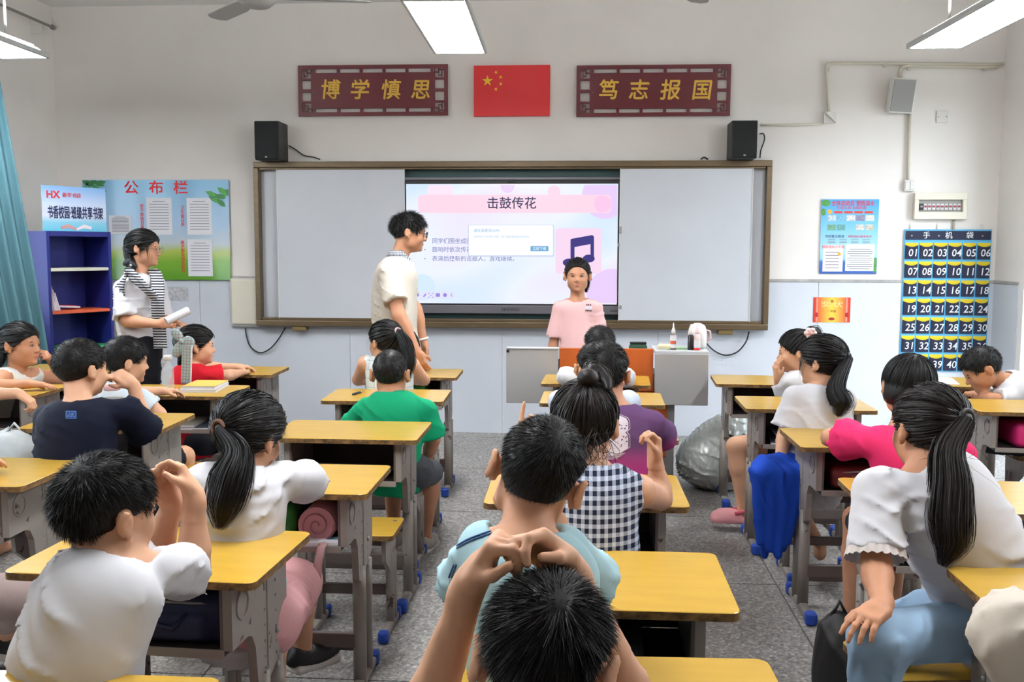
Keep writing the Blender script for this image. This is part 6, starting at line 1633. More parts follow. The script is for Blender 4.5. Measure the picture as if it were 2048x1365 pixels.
# 24 woman with scarf
H = J(288, 497, 6.18)
c24 = person('woman', 'person: young woman with glasses, white shirt and striped scarf, holding rolled paper', J(285, 700, 6.18), J(278, 551, 6.18), H, 84, 4, 0, s=1.17, hs=.99, lat=58, stand=True, sk=2, arms=(
    dict(S=J(312, 572, 6.30), E=J(325, 640, 6.36), W=J(350, 646, 6.16), hd=V(.85, -.45, -.1), hn=V(-.2, -.2, -.9), curl=(.35, .45, .5, .5), thumb=.5), dict(S=J(246, 578, 6.06), E=J(254, 642, 6.0), W=J(318, 648, 5.92), hd=V(.9, .2, .12), hn=V(-.1, .8, -.3), curl=(.6, .65, .7, .7), thumb=.6)),
    top='shirt', topc=T_WHITE, bottom=('trousers', 1.95), botc=T_BLACK, shoe=S_BLACK, hair=('pony', dict(n=1600, nt=200, tie=(-.1, -.93, -.32), tail=[J(262, 530, 6.12), J(262, 545, 6.12)], rad=[.022, .03, .02], w=.003, thick=.012, nape=-.085, sidelocks=10, m=M_HAIR)), q=2, sl=.92, sr=(.052, .070), loose=.022, hem=.12, sh_w=.13, wr=1.2)
glasses(c24, mat('glasses_gold', (150, 120, 90), .3, metal=.6), True)
# 25 girl in pink
H = J(1155, 551, 6.40)
c25 = person('pink', 'person: girl in rose pink shirt standing behind the lectern, facing the class', J(1155, 742, 6.42), J(1155, 597, 6.43), H, 181, 2, 0, s=1.0, hs=.96, lat=181, stand=True, sk=1, top='shirt', topc=T_ROSE, bottom=('trousers', 1.9), botc=T_DARK, shoe=S_WHITE,
    hair=('pony', dict(n=1300, nt=150, tie=(-.15, -.95, .1), tail=[J(1172, 562, 6.57), J(1172, 585, 6.57)], rad=[.02, .026, .012], w=.003, thick=.008, fringe=-.016)), q=2, sl=.78, sr=(.046, .060), loose=.014, hem=.12, sh_w=.122, ear=1.25)
# ================================================================== lectern and what stands on it
M_LGREY = mat('lectern_grey', (168, 167, 166), .45, noise=.05, nscale=4); M_ORWOOD = mat('orange_wood', (186, 92, 36), .45, noise=.25, nscale=5, stretch=(1, 1, .12)); M_LTOP = mat('lectern_top', (206, 208, 214), .4)
M_LDARK = mat('lectern_dark_grey', (134, 134, 134), .5)
xa, xb, za, zb = rect(1119, 697, 1306, 782, 5.78)
LY = 5.78
lc = empty('lectern', ((xa + xb) / 2, LY + .15, 0), label='grey steel lectern with orange wood front and two folding side wings', cat='lectern')
o = np.array(lc.location)
def lp(name, c, d, m, bev=.004, par=None): return MB().box(np.array(c, float) - o, d, bev=bev).build(name, m, par or lc)
lp('front_panel', ((xa + xb) / 2, LY, (zb + za) / 2), (xb - xa, .02, zb - za), M_ORWOOD)
lx0, _, lz0, lz1 = rect(1012, 698, 1118, 806, LY); _, rx1, rz0, rz1 = rect(1308, 708, 1417, 811, LY - .06)
lp('wing', ((lx0 + xa) / 2 - .002, LY - .01, (lz0 + lz1) / 2), (xa - lx0 - .01, .02, lz1 - lz0), M_LGREY); lp('wing_edge', ((lx0 + xa) / 2, LY - .01, lz1 + .005), (xa - lx0 - .01, .03, .012), M_LTOP)
lp('wing', ((rx1 + xb) / 2 + .002, LY - .06, (rz0 + rz1) / 2), (rx1 - xb - .008, .02, rz1 - rz0), M_LGREY)
lp('wing_top', ((rx1 + xb) / 2 + .002, LY + .09, rz1 + .008), (rx1 - xb - .004, .30, .018), M_LTOP)
lp('hinge_knob', (lx0 + .012, LY - .022, lz1 - .012), (.018, .014, .018), M_BLACK)
bx0 = atY(1168, 850, LY)[0]; bx1 = atY(1349, 850, LY)[0]
lp('body', ((bx0 + bx1) / 2, LY + .15, .36), (bx1 - bx0, .28, .72), M_LDARK); lp('plinth', ((bx0 + bx1) / 2, LY + .15, .012), (bx1 - bx0 + .02, .30, .024), M_BLACK)
lp('top_deck', ((xa + xb) / 2, LY + .16, zb - .06), (xb - xa, .28, .03), M_LGREY)
wx0 = atY(1306, 850, LY)[0]; wx1 = atY(1337, 850, LY)[0]
lp('door', ((bx0 + wx1) / 2 + .02, LY + .012, .43), (wx1 - bx0 - .06, .02, .42), M_ORWOOD)
TOPZ = rz1 + .0175
def on_top(px, dy=0.): p = atY(px, 705, LY + .0 + dy); return V(p[0], LY + .0 + dy, TOPZ)
M_CLEAR = mat('clear_plastic', (236, 240, 240), .12, alpha=.16, spec=.5); M_DARKLIQ = mat('dark_liquid', (18, 14, 14), .25); M_REDL = mat('red_label', (214, 44, 40), .5); M_ORL = mat('orange_label', (216, 96, 64), .5)
def nozzle_bottle(px, label, mbody, cap, bands, h=.095, r=.017, dy=.0):
    e0 = empty('squeeze_bottle', on_top(px, dy), label=label, cat='bottle', group='squeeze bottles on the lectern')
    MB().lathe([(r, 0), (r * 1.03, .004), (r, h * .86), (r * .75, h * .96), (r * .6, h)], n=18).build('body', mbody, e0)
    MB().lathe([(r * .62, h), (r * .72, h + .003), (r * .66, h + .02), (r * .3, h + .034), (r * .16, h + .062), (.001, h + .064)], n=14).build('nozzle', cap, e0)
    for z0_, z1_, m_ in bands: MB().lathe([(r * 1.04, z0_), (r * 1.04, z1_)], n=18, cap=False).build('label_band', m_, e0)
nozzle_bottle(1346, 'clear squeeze bottle with white nozzle and orange label', mat('tinted_plastic', (150, 130, 122), .2, alpha=.8), S_WHITE, [(.012, .034, M_PAPER), (.036, .052, M_ORL), (.054, .086, M_PAPER)])
nozzle_bottle(1381, 'black filled squeeze bottle on the right wing', M_DARKLIQ, S_WHITE, [], r=.0175, h=.09)
nozzle_bottle(1394, 'white squeeze bottle with red base on the right wing', mat('milky', (226, 200, 200), .4), mat('pink_cap', (232, 196, 198), .5), [(.002, .014, M_REDL), (.016, .06, M_PAPER)], r=.0175, dy=-.015)
kt = empty('plastic_jug', on_top(1394, .10), label='round white translucent jug behind the bottles', cat='jug')
MB().lathe([(.05, 0), (.056, .02), (.056, .1), (.045, .135), (.02, .15), (.001, .152)], n=20).build('body', mat('milky_white', (226, 226, 224), .35), kt); MB().tube([(.05, 0, .11), (.075, 0, .1), (.078, 0, .06), (.052, 0, .04)], .006, 8).build('handle', mat('pink_cap', (232, 196, 198), .5), kt)
for k, (px, dy, w_, d_, h_, c_, nm, lb) in enumerate(((1333, .10, .10, .14, .016, (224, 216, 176), 'booklet', 'cream booklet lying on the right wing of the lectern'), (1352, .06, .12, .12, .004, (180, 214, 150), 'paper_sheet', 'green edged papers under the bottle on the lectern'), (1362, .02, .055, .02, .008, (46, 96, 176), 'blue_marker', 'blue marker beside the orange labelled bottle'))):
    e0 = empty(nm, on_top(px, dy), .15 * (k - 1), lb, 'book' if k == 0 else 'paper' if k == 1 else 'marker')
    MB().box((0, 0, h_ / 2), (w_, d_, h_), bev=.0015).build('pages' if k < 2 else 'barrel', mat('prop_%s' % nm, c_, .6), e0); MB().box((0, 0, h_ + .001) if k < 2 else (w_ / 2, 0, h_ / 2), (w_, d_, .002) if k < 2 else (.014, .016, .007), bev=.0005).build('cover' if k < 2 else 'cap', mat('prop_top_%s' % nm, [min(255, q + 14) for q in c_], .6), e0)
p = atY(1276, 697, LY + .15); e0 = empty('eraser', (p[0], LY + .15, zb - .045), label='dark green duster lying behind the orange panel', cat='eraser'); MB().box((0, 0, .03), (.11, .05, .06), bev=.02, segs=3).build('felt', mat('duster_green', (40, 70, 52), .9), e0); MB().box((0, 0, .064), (.10, .04, .012), bev=.004).build('back', M_BLACK, e0)

# ================================================================== soft things built from implicit shapes
def soft(name, ops, m, label, cat, h=.009, loc=None, noise=None, bottom=None):
    sd = SDF()
    for f in ops: f(sd)
    if noise: sd.noise(noise)
    if bottom is not None: sd.half(V(0, 0, bottom), V(0, 0, -1), k=.004)
    v, q = net_arrays(sd, h)
    r0 = empty(name, loc if loc is not None else (v[:, 0].mean(), v[:, 1].mean(), v[:, 2].min()), 0, label, cat)
    return r0, raw_mesh('body', v, q, m, r0)
# rubbish bag on the floor by the lectern
M_BAG = mat('translucent_bag', (204, 210, 204), .2, noise=.3, nscale=7, bump=1., bscale=22, spec=.7)
c = atZ(1425, 985, 0); c = V(c[0] + .03, c[1] + .12, 0)
r0, bg = soft('rubbish_bag', [lambda s: s.ell(c + V(0, 0, .17), V(.235, .20, .19), k=.05), lambda s: s.ell(c + V(.05, 0, .30), V(.16, .15, .14), k=.08), lambda s: s.cone(c + V(.10, 0, .40), c + V(.15, .0, .52), .07, .03, k=.07)], M_BAG, 'stuffed grey translucent rubbish bag on the floor by the aisle', 'bag', .009, noise=lambda x, y, z: folds(77, .010, 34)(x, y, z) + folds(78, .006, 60)(x, y, z), bottom=.003)
tube_w('knot', [c + V(.02, -.14, .34), c + V(.05, -.17, .36), c + V(.09, -.16, .34)], .008, M_CABLE, r0)
sd = SDF()
for k in range(9):
    a = k * .7; sd.cone(c + V(.14, 0, .46), c + V(.14 + .075 * math.cos(a), .075 * math.sin(a), .545 + .02 * (k % 3)), .016, .010, k=.012)
v, q = net_arrays(sd, .006); raw_mesh('tied_neck', v, q, M_BAG, r0)

def dk(key): return np.array(DESKS[key].location)
def bag_in_drawer(key, x, w_, m, label, name='school_bag', h_=.12, depth=.24, y=-.02):
    p = dk(key) + V(x, y, .541 + h_ / 2)
    r0, b_ = soft(name, [lambda s: s.box(p, V(w_ / 2 - .03, depth / 2 - .03, h_ / 2 - .03), rd=.03), lambda s: s.box(p + V(0, -depth / 2 + .004, -.012), V(w_ / 2 - .06, .006, h_ / 2 - .045), rd=.018, k=.012)], m, label, 'bag', .010, noise=folds(int(abs(x) * 100) + len(label), .005, 22))
    tube_w('zip', [p + V(-w_ / 2 + .03, -depth / 2 + .006, h_ / 2 - .022), p + V(0, -depth / 2 - .004, h_ / 2 - .015), p + V(w_ / 2 - .03, -depth / 2 + .006, h_ / 2 - .022)], .0035, M_STEEL, r0, 5)
    tube_w('strap', [p + V(-.05, -depth / 2 - .008, h_ * .2), p + V(-.03, -depth / 2 - .026, 0), p + V(.03, -depth / 2 - .026, -.01), p + V(.06, -depth / 2 - .008, h_ * .15)], .007, m, r0, 6)
    return r0
M_NAVB = mat('bag_navy', (20, 26, 58), .7, bump=.2, bscale=200); M_GRNB = mat('bag_green', (34, 108, 34), .6, noise=.4, nscale=14); M_GREYB = mat('bag_grey_blue', (92, 104, 116), .75, bump=.2, bscale=200); M_PINKB = mat('bag_magenta', (206, 38, 110), .55); M_REDB = mat('bag_red_dark', (110, 40, 40), .5, noise=.5, nscale=18)
bag_in_drawer('L2', .05, .30, M_NAVB, 'navy school bag stuffed in drawer of the front left desk')
bag_in_drawer('L3', -.07, .26, M_GRNB, 'green bag in the drawer beside the pink roll', h_=.13)
bag_in_drawer('B3', .08, .20, M_GRNB, 'green bag in the desk drawer at the left edge', h_=.13)
bag_in_drawer('L6', -.02, .26, M_GRNB, 'green bag in the drawer under the pale check dress girl')
bag_in_drawer('R3', .02, .34, M_GREYB, 'grey blue school bag in drawer behind the long haired girl', h_=.145)
bag_in_drawer('R4', -.05, .24, M_REDB, 'dark red printed bag in the drawer below the kid in pink', h_=.09)
bag_in_drawer('S5', .02, .30, M_PINKB, 'magenta school bag in drawer of the desk at the right edge')
bag_in_drawer('C2', -.02, .26, mat('bag_charcoal', (36, 38, 40), .7), 'charcoal bag deep in the drawer of the wide open desk', h_=.08)
# hanging magenta strap with buckle
p = dk('S5') + V(-.02, -.19, .53)
st = empty('bag_strap', p, 0, 'magenta strap with a clear pink buckle hanging from the right edge desk', 'strap')
MB().tube([(0, .02, .01), (0, -.012, -.02), (.01, -.02, -.07), (.04, -.03, -.13), (.10, -.03, -.19), (.17, -.02, -.22)], .022, 8, flat=.25).build('webbing', M_PINKB, st); MB().box((.005, -.03, -.05), (.05, .014, .055), bev=.005).build('buckle', mat('buckle_pink', (230, 110, 160), .3), st)
# pink roll, white box, ribbon strap at L3
p = dk('L3')
pr_ = empty('pink_roll', p + V(.13, -.02, .541), 0, 'dusty pink rolled cloth in the drawer of the ponytail girl', 'roll')
MB().tube([(0, -.12, .062), (0, .1, .062)], .058, 22).build('roll', mat('roll_pink', (206, 150, 156), .8), pr_)
MB().tube([((.006 + .0042 * t_) * math.cos(t_ * 1.1), -.123, .062 + (.006 + .0042 * t_) * math.sin(t_ * 1.1)) for t_ in np.linspace(0, 11.5, 60)], .0026, 5).build('spiral_edge', mat('roll_pink_dark', (176, 118, 126), .8), pr_)
wbx = empty('pencil_case', p + V(.13, -.145, .5415), .1, 'white pencil case on the drawer edge under the pink roll', 'case')
MB().box((0, 0, .0), (.0, .0, .0)) if False else MB().box((0, .0, .012), (.17, .05, .02), bev=.006).build('case', M_PAPER, wbx); MB().box((.05, -.0, .0225), (.03, .02, .001)).build('print', mat('print_blue', (90, 130, 170), .6), wbx)
rs = empty('ribbon_strap', p + V(.16, -.175, .56), 0, 'dusty pink ribbon strap hanging from drawer of the ponytail girl', 'strap')
MB().tube([(0, .02, .0), (-.004, -.012, -.01), (-.012, -.018, -.06), (-.018, -.018, -.13), (-.03, -.014, -.18), (-.06, -.01, -.22), (-.085, .0, -.24)], .014, 6, flat=.2).build('webbing', mat('ribbon_pink', (190, 150, 152), .6), rs)
# tote straps at R4
p = dk('R4')
tt = empty('tote_bag', p + V(.02, -.14, .541), 0, 'folded cream tote in the drawer with straps hanging down', 'bag')
MB().box((-.02, .02, .018), (.26, .16, .034), bev=.014, segs=3).build('folded_cloth', T_OFF, tt)
for k in range(2): MB().tube([(-.09 + .09 * k, -.04, .02), (-.085 + .09 * k, -.062, .0), (-.08 + .085 * k, -.064, -.12), (-.04 + .045 * k, -.062, -.24), (.0 + .01 * k, -.06, -.275)], .010, 6, flat=.25).build('strap', T_OFF, tt)
gb = empty('green_folder', p + V(.09, -.02, .60), 0, None, 'folder') if False else None
# papers in other drawers
random.seed(9)
for key, n_ in (('R5', 4), ('R6', 3), ('B5', 2), ('C5', 2), ('B3', 2), ('L4', 1)):
    for k in range(n_):
        q = dk(key) + V(.06 + random.uniform(-.05, .05) - (.12 if key in ('R5',) else 0), -.03 + random.uniform(-.02, .02), .542 + .0125 * k)
        e0 = empty('exercise_book', q, random.uniform(-.2, .2), {'R5': 'exercise book', 'R6': 'workbook', 'B5': 'notebook', 'C5': 'thin notebook', 'B3': 'crumpled booklet', 'L4': 'grey booklet'}[key] + ' %s the stack %s' % (('at the bottom of', 'second from bottom in', 'third from bottom in', 'on top of')[k], {'R5': 'beside the blue skirt girl', 'R6': 'at the flower tie girl', 'B5': 'of the desk with the clear bottle', 'C5': 'of the desk with pink sheen', 'B3': 'at the left edge beside the green bag', 'L4': 'of the empty desk'}[key]), 'book', 'books inside the drawers')
        MB().box((0, 0, .0055), (.19, .26, .010), bev=.001).build('pages', M_PAPER, e0); MB().box((0, 0, .0113), (.192, .262, .0012)).build('cover', mat('cover_%d' % (k % 3), ((96, 100, 112), (214, 206, 190), (70, 110, 120))[k % 3], .5), e0)

# ================================================================== things on the desk tops
M_YB = mat('book_yellow', (226, 184, 92), .5)
def book(key, x, y, rz, w_, d_, h_, mc, label, zoff=0.):
    e0 = empty('book', dk(key) + V(x, y, DESK_Z + .0005 + zoff), rz, label, 'book')
    MB().box((0, 0, h_ / 2), (w_ - .006, d_ - .006, h_ - .003)).build('pages', M_PAPER, e0); MB().box((0, 0, h_ - .0008), (w_, d_, .0016)).build('cover', mc, e0); MB().box((0, 0, .0008), (w_, d_, .0016)).build('back_cover', M_PAPER, e0); MB().box((-w_ / 2 + .001, 0, h_ / 2), (.002, d_, h_)).build('spine', M_PAPER, e0)
    return e0
book('B5', .10, .05, .1, .19, .26, .016, M_PAPER, 'white book under the yellow covered book by the bottle'); book('B5', .105, .055, .06, .17, .235, .014, M_YB, 'yellow covered book on the white one near the bottle', .0165)
book('B4', -.19, .03, .3, .19, .26, .014, mat('book_cream', (226, 220, 196), .5), 'cream book at the left end of the navy boy desk')
wb_ = empty('water_bottle', dk('B5') + V(-.06, -.03, DESK_Z + .0005), 0, 'clear half full water bottle with white cap', 'bottle')
MB().lathe([(.028, 0), (.031, .006), (.031, .10), (.028, .122), (.0185, .138), (.0180, .158)], n=24).build('body', M_CLEAR, wb_); MB().lathe([(.0272, .004), (.0285, .01), (.0285, .094)], n=22).build('water', mat('water', (222, 228, 228), .05, alpha=.18), wb_); MB().lathe([(.0215, .158), (.0215, .18), (.019, .184)], n=22).build('cap', S_WHITE, wb_)
p = J(226, 838, 4.16); jr = empty('snack_jar', (p[0], p[1], DESK_Z + .0005), 0, 'clear plastic jar with white printed label in front of the navy boy', 'jar')
MB().lathe([(.044, 0), (.047, .006), (.047, .105), (.036, .130), (.030, .134)], n=28).build('body', M_CLEAR, jr); MB().lathe([(.0478, .012), (.0478, .098)], n=28, cap=False).build('label', mat('jar_label', (222, 214, 214), .5), jr); MB().lathe([(.033, .134), (.034, .137), (.034, .152), (.03, .155)], n=26).build('lid', mat('jar_lid', (206, 160, 160), .4, alpha=.9), jr)
def on_cyl(body, z, sz, m, ang, r):
    o_ = text(body, sz, m, jr, (r * math.sin(ang), -r * math.cos(ang), z), (math.pi / 2, 0, ang), depth=.0008, fat=.012); return o_
for k, ch in enumerate('甲之'): on_cyl(ch, .066, .026, M_BLACK, .0 + .5 * k, .0492)
on_cyl('Enjoy', .088, .014, M_REDINK, .05, .0492)
lid = empty('jar_lid', dk('B5') + V(-.0, -.09, DESK_Z + .0005), 0, 'small clear lid lying beside the water bottle', 'lid'); MB().lathe([(.026, 0), (.027, .002), (.027, .014), (.024, .016)], n=22).build('rim', M_CLEAR, lid); MB().lathe([(.022, .0165), (.0, .017)], n=22).build('disc', M_PAPER, lid)
pen = empty('pen', dk('L5') + V(-.16, .0, DESK_Z + .0062), 1.3, 'black and silver pen lying on the yellow desk of the boy in green', 'pen'); MB().tube([(-.04, 0, 0), (.035, 0, 0)], .006, 8).build('barrel', M_BLACK, pen); MB().tube([(.035, 0, 0), (.055, 0, 0)], .006, 8, rs=[.006, .002]).build('tip', M_STEEL, pen)
sh = empty('paper_sheet', dk('S6') + V(-.10, .03, DESK_Z + .0005), -.2, 'white worksheet on the desk of the bending boy', 'paper'); MB().box((0, 0, .001), (.21, .29, .002)).build('sheet', M_PAPER, sh)
for k in range(6): MB().box((0, .11 - .04 * k, .0023), (.16, .004, .0004)).build('print_line', M_INK, sh)
sh = empty('paper_sheet', dk('L6') + V(.0, .0, 0), 0, None) if False else None
# white bags, cloths and shoes under the desks at the bottom
c = J(430, 1352, 2.02); r0, b_ = soft('pink_bag', [lambda s: s.ell(V(c[0], c[1] + .05, .30), V(.13, .10, .20), k=.03), lambda s: s.ell(V(c[0] + .03, c[1] + .02, .14), V(.12, .10, .14), k=.05)], mat('bag_rose', (190, 140, 146), .8), 'dusty pink bag hanging under the front left desk', 'bag', .011, noise=folds(33, .006, 22), bottom=.003)
tube_w('strap', [V(c[0] - .04, c[1] + .05, .46), V(c[0], c[1] + .05, .53), V(c[0] + .05, c[1] + .05, .46)], .008, mat('bag_rose', (190, 140, 146), .8), r0)
c = J(30, 875, 4.0); r0, b_ = soft('white_bag', [lambda s: s.ell(V(c[0], c[1], .58), V(.13, .08, .13), k=.03), lambda s: s.ell(V(c[0] + .02, c[1], .50), V(.12, .08, .10), k=.05)], mat('bag_white', (190, 196, 198), .4, noise=.2, nscale=14), 'crumpled white bag hanging at the left edge below the dangling hand', 'bag', .010, noise=folds(35, .008, 24))
tube_w('handle', [V(c[0] - .05, c[1], .68), V(c[0], c[1], .74), V(c[0] + .05, c[1], .68)], .006, mat('bag_white', (190, 196, 198), .4), r0)
# black bag by the R3 desk
p = dk('R3'); c = J(1680, 1195, 2.95); r0, b_ = soft('black_bag', [lambda s: s.ell(V(c[0], c[1], .20), V(.07, .10, .17), k=.03), lambda s: s.ell(V(c[0] + .03, c[1], .12), V(.08, .10, .11), k=.05)], mat('bag_black', (24, 24, 26), .6), 'black bag standing on the floor behind the long haired girl', 'bag', .010, noise=folds(36, .005, 22), bottom=.003)
tube_w('strap', [V(c[0] - .03, c[1], .34), V(c[0], c[1], .40), V(c[0] + .03, c[1], .34)], .007, M_BLACK, r0)

# ================================================================== clothes details and accessories
# pink clog on the girl with the flower tie
g = c17['G'][0]; An, ft = g[2], g[3]; Rf = R_from(ft, V(0, 0, 1)); c0 = An - V(0, 0, .045) + ft * .045
sd = SDF(); sd.ell(c0 + ft * .035, V(.048, .085, .046), Rf, k=.02); sd.box(c0 - V(0, 0, .022) , V(.030, .10, .008), Rf, rd=.016, k=.02); sd.cone(An + V(0, 0, -.01) - ft * .01, An + V(0, 0, .10) - ft * .02, .034, .045, k=.008, op='s'); sd.half(c0 - V(0, 0, .026), V(0, 0, -1), k=.004)
v, q = net_arrays(sd, .006); cl = raw_mesh('clog', v, q, S_PINK, c17['root'])
tube_w('heel_strap', [c0 + Rf[0] * .046 + ft * .0 + V(0, 0, .03), c0 + Rf[0] * .030 - ft * .06 + V(0, 0, .04), c0 - ft * .075 + V(0, 0, .042), c0 - Rf[0] * .030 - ft * .06 + V(0, 0, .04), c0 - Rf[0] * .046 + V(0, 0, .03)], .009, mat('clog_strap', (214, 92, 116), .5), cl, 8)
for k in range(7):
    a = -.9 + .3 * k; pp = c0 + ft * (.035 + .055 * math.cos(a)) + Rf[0] * .036 * math.sin(a) + V(0, 0, .032 - .012 * abs(math.sin(a)))
    raw_mesh('vent_hole', *ellip(pp, V(.0045, .0045, .004), Rf, 8, 5), mat('vent_dark', (120, 70, 74), .8), cl)
raw_mesh('sole_line', *ellip(c0 - V(0, 0, .022), V(.049, .118, .006), Rf, 24, 5), mat('clog_sole', (206, 122, 130), .5), cl)
# flower hair tie
H, R = c17['H'], c17['R']; T = J(1620, 667, 5.08)
fl = None
for k in range(6):
    a = 2 * math.pi * k / 6; o_ = raw_mesh('flower_petal', *ellip(T + V(.020 * math.cos(a), -.01, .018 * math.sin(a)), V(.015, .012, .015), np.eye(3), 8, 6), mat('petal', (236, 214, 212), .7), c17['root'])
raw_mesh('flower_centre', *ellip(T + V(0, -.02, 0), V(.012, .010, .012), np.eye(3), 8, 6), mat('petal_centre', (226, 160, 156), .7), c17['root'])
# plaid bow of the girl in red
M_PLAID = woven('plaid_bow', (150, 176, 178), (150, 96, 92), 60, 60, .25); rt = c11['root']; T = J(364, 683, 5.32)
for (dx, dz, rx, rz_, ang) in ((-.026, .035, .045, .028, .9), (.032, -.010, .042, .040, -.4), (-.022, -.045, .03, .05, .5)):
    a = np.array(Matrix.Rotation(ang, 3, 'Y')); sd = SDF(); sd.ell(T + V(dx, 0, dz), V(rx, .014, rz_), a.T, k=.01); v, q = net_arrays(sd, .006); raw_mesh('bow_loop', v, q, M_PLAID, rt)
raw_mesh('bow_knot', *ellip(T + V(0, -.012, 0), V(.013, .013, .016), np.eye(3)), M_PLAID, rt)
MB().box((0, 0, 0), (.052, .008, .21), bev=.002).build('bow_tail', M_PLAID, rt, tuple(T + V(.028, -.02, -.125) - np.array(rt.location)), (0, .06, 0))
MB().box((0, 0, 0), (.006, .010, .21), bev=.001).build('bow_edge', S_WHITE, rt, tuple(T + V(.056, -.02, -.125) - np.array(rt.location)), (0, .06, 0))
# scarf and rolled paper of the woman
rt = c24['root']; sc = []
def strip(pts, width, n=26):
    C = spline(pts, n); t = np.gradient(C, axis=0); return C, t
def scarf(pts, wd, name='scarf', across=None):
    C, t = strip(pts, 0); nv = []; qs = []; lo_ = np.array(rt.location)
    ref = np.array(across if across is not None else V(1, 0, 0), float)
    for i in range(len(C)):
        d = nrm(t[i]); w_ = nrm(ref - d * np.dot(ref, d)); n_ = np.cross(w_, d)
        ww = wd[0] + (wd[1] - wd[0]) * i / (len(C) - 1)
        for k in range(7):
            u = k / 6 * 2 - 1; nv.append(C[i] + w_ * u * ww / 2 + n_ * .006 * math.cos(u * 7))
        for k in range(7):
            u = k / 6 * 2 - 1; nv.append(C[i] + w_ * u * ww / 2 + n_ * (.006 * math.cos(u * 7) - .008))
    for i in range(len(C) - 1):
        for k in range(6):
            a = i * 14 + k; qs += [[a, a + 1, a + 15, a + 14], [a + 7, a + 21, a + 22, a + 8]]
        qs += [[i * 14, i * 14 + 14, i * 14 + 21, i * 14 + 7], [i * 14 + 6, i * 14 + 13, i * 14 + 27, i * 14 + 20]]
    return raw_mesh(name, np.array(nv), np.array(qs), T_STRIPE, rt)
scarf([J(236, 606, 6.03), J(243, 570, 5.98), J(256, 548, 5.99), J(276, 562, 5.93), J(296, 582, 5.92), J(311, 598, 5.95)], (.10, .05), across=V(.6, -.4, .6))
scarf([J(304, 541, 6.22), J(313, 552, 6.14), J(316, 580, 6.03), J(315, 612, 5.99), J(318, 650, 6.03), J(321, 697, 6.04)], (.07, .085))
pr_ = empty('paper_roll', J(338, 640, 5.93), 0, 'white rolled paper held by the woman with the scarf', 'paper')
a, b_ = J(332, 643, 5.90), J(377, 621, 5.98); lo_ = np.array(pr_.location)
MB().tube([a - lo_, b_ - lo_], .024, 18, cap=False).build('outer_sheet', M_PAPER, pr_); MB().tube([a - lo_ + .0, b_ - lo_ + nrm(b_ - a) * .004], .018, 16, cap=True).build('inner_sheet', mat('paper_inner', (206, 210, 222), .7), pr_)
# black hair bow of the woman
T = J(262, 527, 6.08)
for dx, dz, an in ((-.018, .006, .5), (.016, -.008, -.6), (.0, -.035, 1.4)): raw_mesh('hair_bow', *ellip(T + V(dx, -.01, dz), V(.034, .016, .020), np.array(Matrix.Rotation(an, 3, 'Y'))), mat('bow_black', (16, 18, 26), .6), rt)
raw_mesh('bow_pearl', *ellip(T + V(.012, -.03, -.012), V(.007, .007, .007), np.eye(3)), mat('pearl', (230, 226, 220), .3), rt)
# check collar and watch of the man
rt = c23['root']; N_ = c23['N']; F_, X_, U_ = c23['F'], c23['X'], c23['up']
nv, qs = [], []
n_ = 28
for i in range(n_ + 1):
    a = math.radians(-158 + 316 * i / n_) + math.pi
    dr = -F_ * math.cos(a) * -1 + X_ * math.sin(a); dr = nrm(F_ * -math.cos(a) * -1 * 1 + X_ * math.sin(a))
    fr = max(0, np.dot(dr, F_)); c0 = N_ + U_ * (.030 - .055 * fr) + F_ * .012
    nv += [c0 + dr * .064 + U_ * .020, c0 + dr * .072 + U_ * .014, c0 + dr * .096 - U_ * (.040 + .03 * fr), c0 + dr * .090 - U_ * (.040 + .03 * fr)]
for i in range(n_):
    for k in range(4): qs.append([4 * i + k, 4 * i + (k + 1) % 4, 4 * i + 4 + (k + 1) % 4, 4 * i + 4 + k])
raw_mesh('collar', np.array(nv), np.array(qs), T_COLLAR, rt)
A0 = c23['A'][0]; d_ = nrm(A0['W'] - A0['E']); raw_mesh('watch_strap', *torus(A0['W'] - d_ * .012, R_from(d_, V(1, .3, 0)), .032, .008, 20, 6), S_WHITE, rt)

def back_point(ctx, px, py, D): return J(px, py, D)
def on_surface(objs, px, py):
    """first hit of a sight line on a garment mesh, used to place flat print on cloth"""
    o_ = objs; me = o_.data; lo_ = np.zeros(3); q_ = o_.parent
    while q_ is not None: lo_ += np.array(q_.location); q_ = q_.parent
    if o_.name not in BVH:
        from mathutils.bvhtree import BVHTree
        BVH[o_.name] = BVHTree.FromPolygons([v_.co[:] for v_ in me.vertices], [p_.vertices[:] for p_ in me.polygons])
    d = ray(px, py); h = BVH[o_.name].ray_cast(Vector(V(0, 0, CAM_H) - lo_), Vector(nrm(d)))
    return None if h[0] is None else (np.array(h[0]) + lo_, np.array(h[1]))
BVH = {}
def print_poly(obj, px_poly, m, name, parent, lift=.0025):
    vs = []; n = len(px_poly); cx, cy = np.mean(np.array(px_poly, float), 0)
    rings = (1., .7, .4, 0.) if max(abs(q[0] - cx) for q in px_poly) > 8 else (1., 0.)
    for r_ in rings:
        for q in (px_poly if r_ else [(cx, cy)]):
            q = (cx + (q[0] - cx) * r_, cy + (q[1] - cy) * r_); h = on_surface(obj, *q)
            if h is None: return None
            n_ = h[1] if np.dot(h[1], ray(*q)) < 0 else -h[1]
            vs.append(h[0] + n_ * lift)
    fs = []
    for k in range(len(rings) - 1):
        for i in range(n):
            a, b_ = k * n + i, k * n + (i + 1) % n
            fs += [[a, b_, n * (k + 1)]] if rings[k + 1] == 0 else [[a, b_, b_ + n], [a, b_ + n, a + n]]
    return raw_mesh(name, np.array(vs), np.array(fs), m, parent, smooth=False)
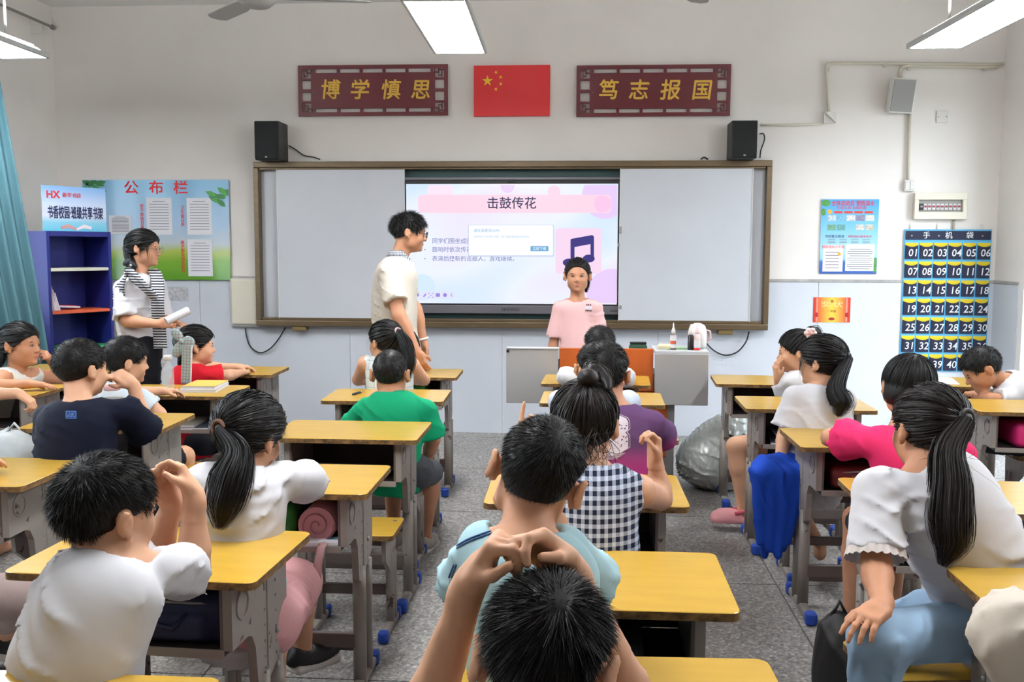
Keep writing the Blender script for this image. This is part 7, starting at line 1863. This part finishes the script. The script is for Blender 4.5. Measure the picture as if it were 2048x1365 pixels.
# emblem on the navy shirt
M_EMB = mat('emblem_blue', (70, 118, 196), .7); M_EMB2 = mat('emblem_navy', (24, 36, 74), .8); t_ = c13['top']; rt = c13['root']
print_poly(t_, rrect(132, 823, 153, 838, 1, 2), M_EMB, 'emblem', rt, .002); print_poly(t_, rrect(133.2, 824.2, 151.8, 836.8, .6, 2), M_EMB2, 'emblem_field', rt, .0026)
random.seed(3)
for k in range(22):
    x0, y0 = 134.5 + random.random() * 15, 825.5 + random.random() * 9
    if random.random() < .5: q = [(x0, y0), (x0 + 2.6, y0), (x0 + 2.6, y0 + .9), (x0, y0 + .9)]
    else: q = [(x0, y0), (x0 + .9, y0), (x0 + .9, y0 + 2.4), (x0, y0 + 2.4)]
    print_poly(t_, q, M_EMB, 'emblem_stroke', rt, .0034)
# white print on the purple shirt: a framed field with spattered lower edge and small lines below
t_ = c4['top']; rt = c4['root']; M_PRW = mat('print_white', (216, 206, 216), .8)
fld = [(1222, 826), (1238, 832), (1252, 838), (1256, 846), (1256, 860), (1250, 866), (1256, 872), (1256, 896), (1246, 902), (1236, 908), (1222, 912), (1212, 905), (1206, 890), (1206, 850)]
print_poly(t_, fld, M_PRW, 'back_print', rt, .004)
for k in range(len(fld) - 5):
    a, b_ = fld[k], fld[k + 1]; a, b_ = (a[0] + 3, a[1] - 1), (b_[0] + 3, b_[1] - 1); d_ = nrm(V(b_[0] - a[0], b_[1] - a[1])); nn = (-d_[1] * .5, d_[0] * .5)
    print_poly(t_, [(a[0] + nn[0], a[1] + nn[1]), (b_[0] + nn[0], b_[1] + nn[1]), (b_[0] - nn[0], b_[1] - nn[1]), (a[0] - nn[0], a[1] - nn[1])], M_PRW, 'print_frame', rt, .004)
M_SPAT = mat('print_spatter', (92, 60, 108), .8)
for k in range(46):
    x0, y0 = random.uniform(1222, 1254), random.choice([random.uniform(845, 860), random.uniform(872, 902)]); r_ = random.uniform(.5, 1.9)
    print_poly(t_, disc(x0, y0, r_, 6, r_ * .8), M_SPAT, 'print_spatter', rt, .0055)
for k in range(6): print_poly(t_, [(1206 + k * 2, 906 + k * 2.2 + 2), (1250 - k * 3, 904 + k * 2.2 + 2), (1250 - k * 3, 905 + k * 2.2 + 2), (1206 + k * 2, 907 + k * 2.2 + 2)], M_PRW, 'print_line', rt, .004)
# chest print of the girl in pink: a small dark and white picture over a line
t_ = c25['top']; rt = c25['root']; M_PRD = mat('print_dark', (84, 66, 66), .8)
print_poly(t_, rrect(1170, 613, 1184, 620, 1.5, 2), M_PRW, 'chest_print', rt, .004)
for q in (1173.5, 1177, 1181): print_poly(t_, disc(q, 610.5, 1.6, 8), M_PRD, 'chest_print', rt, .004)
print_poly(t_, [(1170, 621), (1184, 621), (1184, 623), (1170, 623)], M_PRD, 'chest_print', rt, .004)
# contrast seams on the light blue shirt
t_ = c2['top']; rt = c2['root']
def seam(pts):
    P_ = []
    for q in spline([V(a, b_, 0) for a, b_ in pts], 14):
        h = on_surface(t_, q[0], q[1])
        if h is not None: P_.append(h[0] - nrm(ray(q[0], q[1])) * .001)
    if len(P_) > 3: tube_w('seam', P_, .0019, M_STITCH, rt, 5)
for dy in (0, 5): seam([(914, 1092 + dy), (935, 1080 + dy), (960, 1070 + dy), (984, 1062 + dy)])
for dx in (0, 5): seam([(908 + dx, 1130), (903 + dx, 1142), (898 + dx, 1156)])
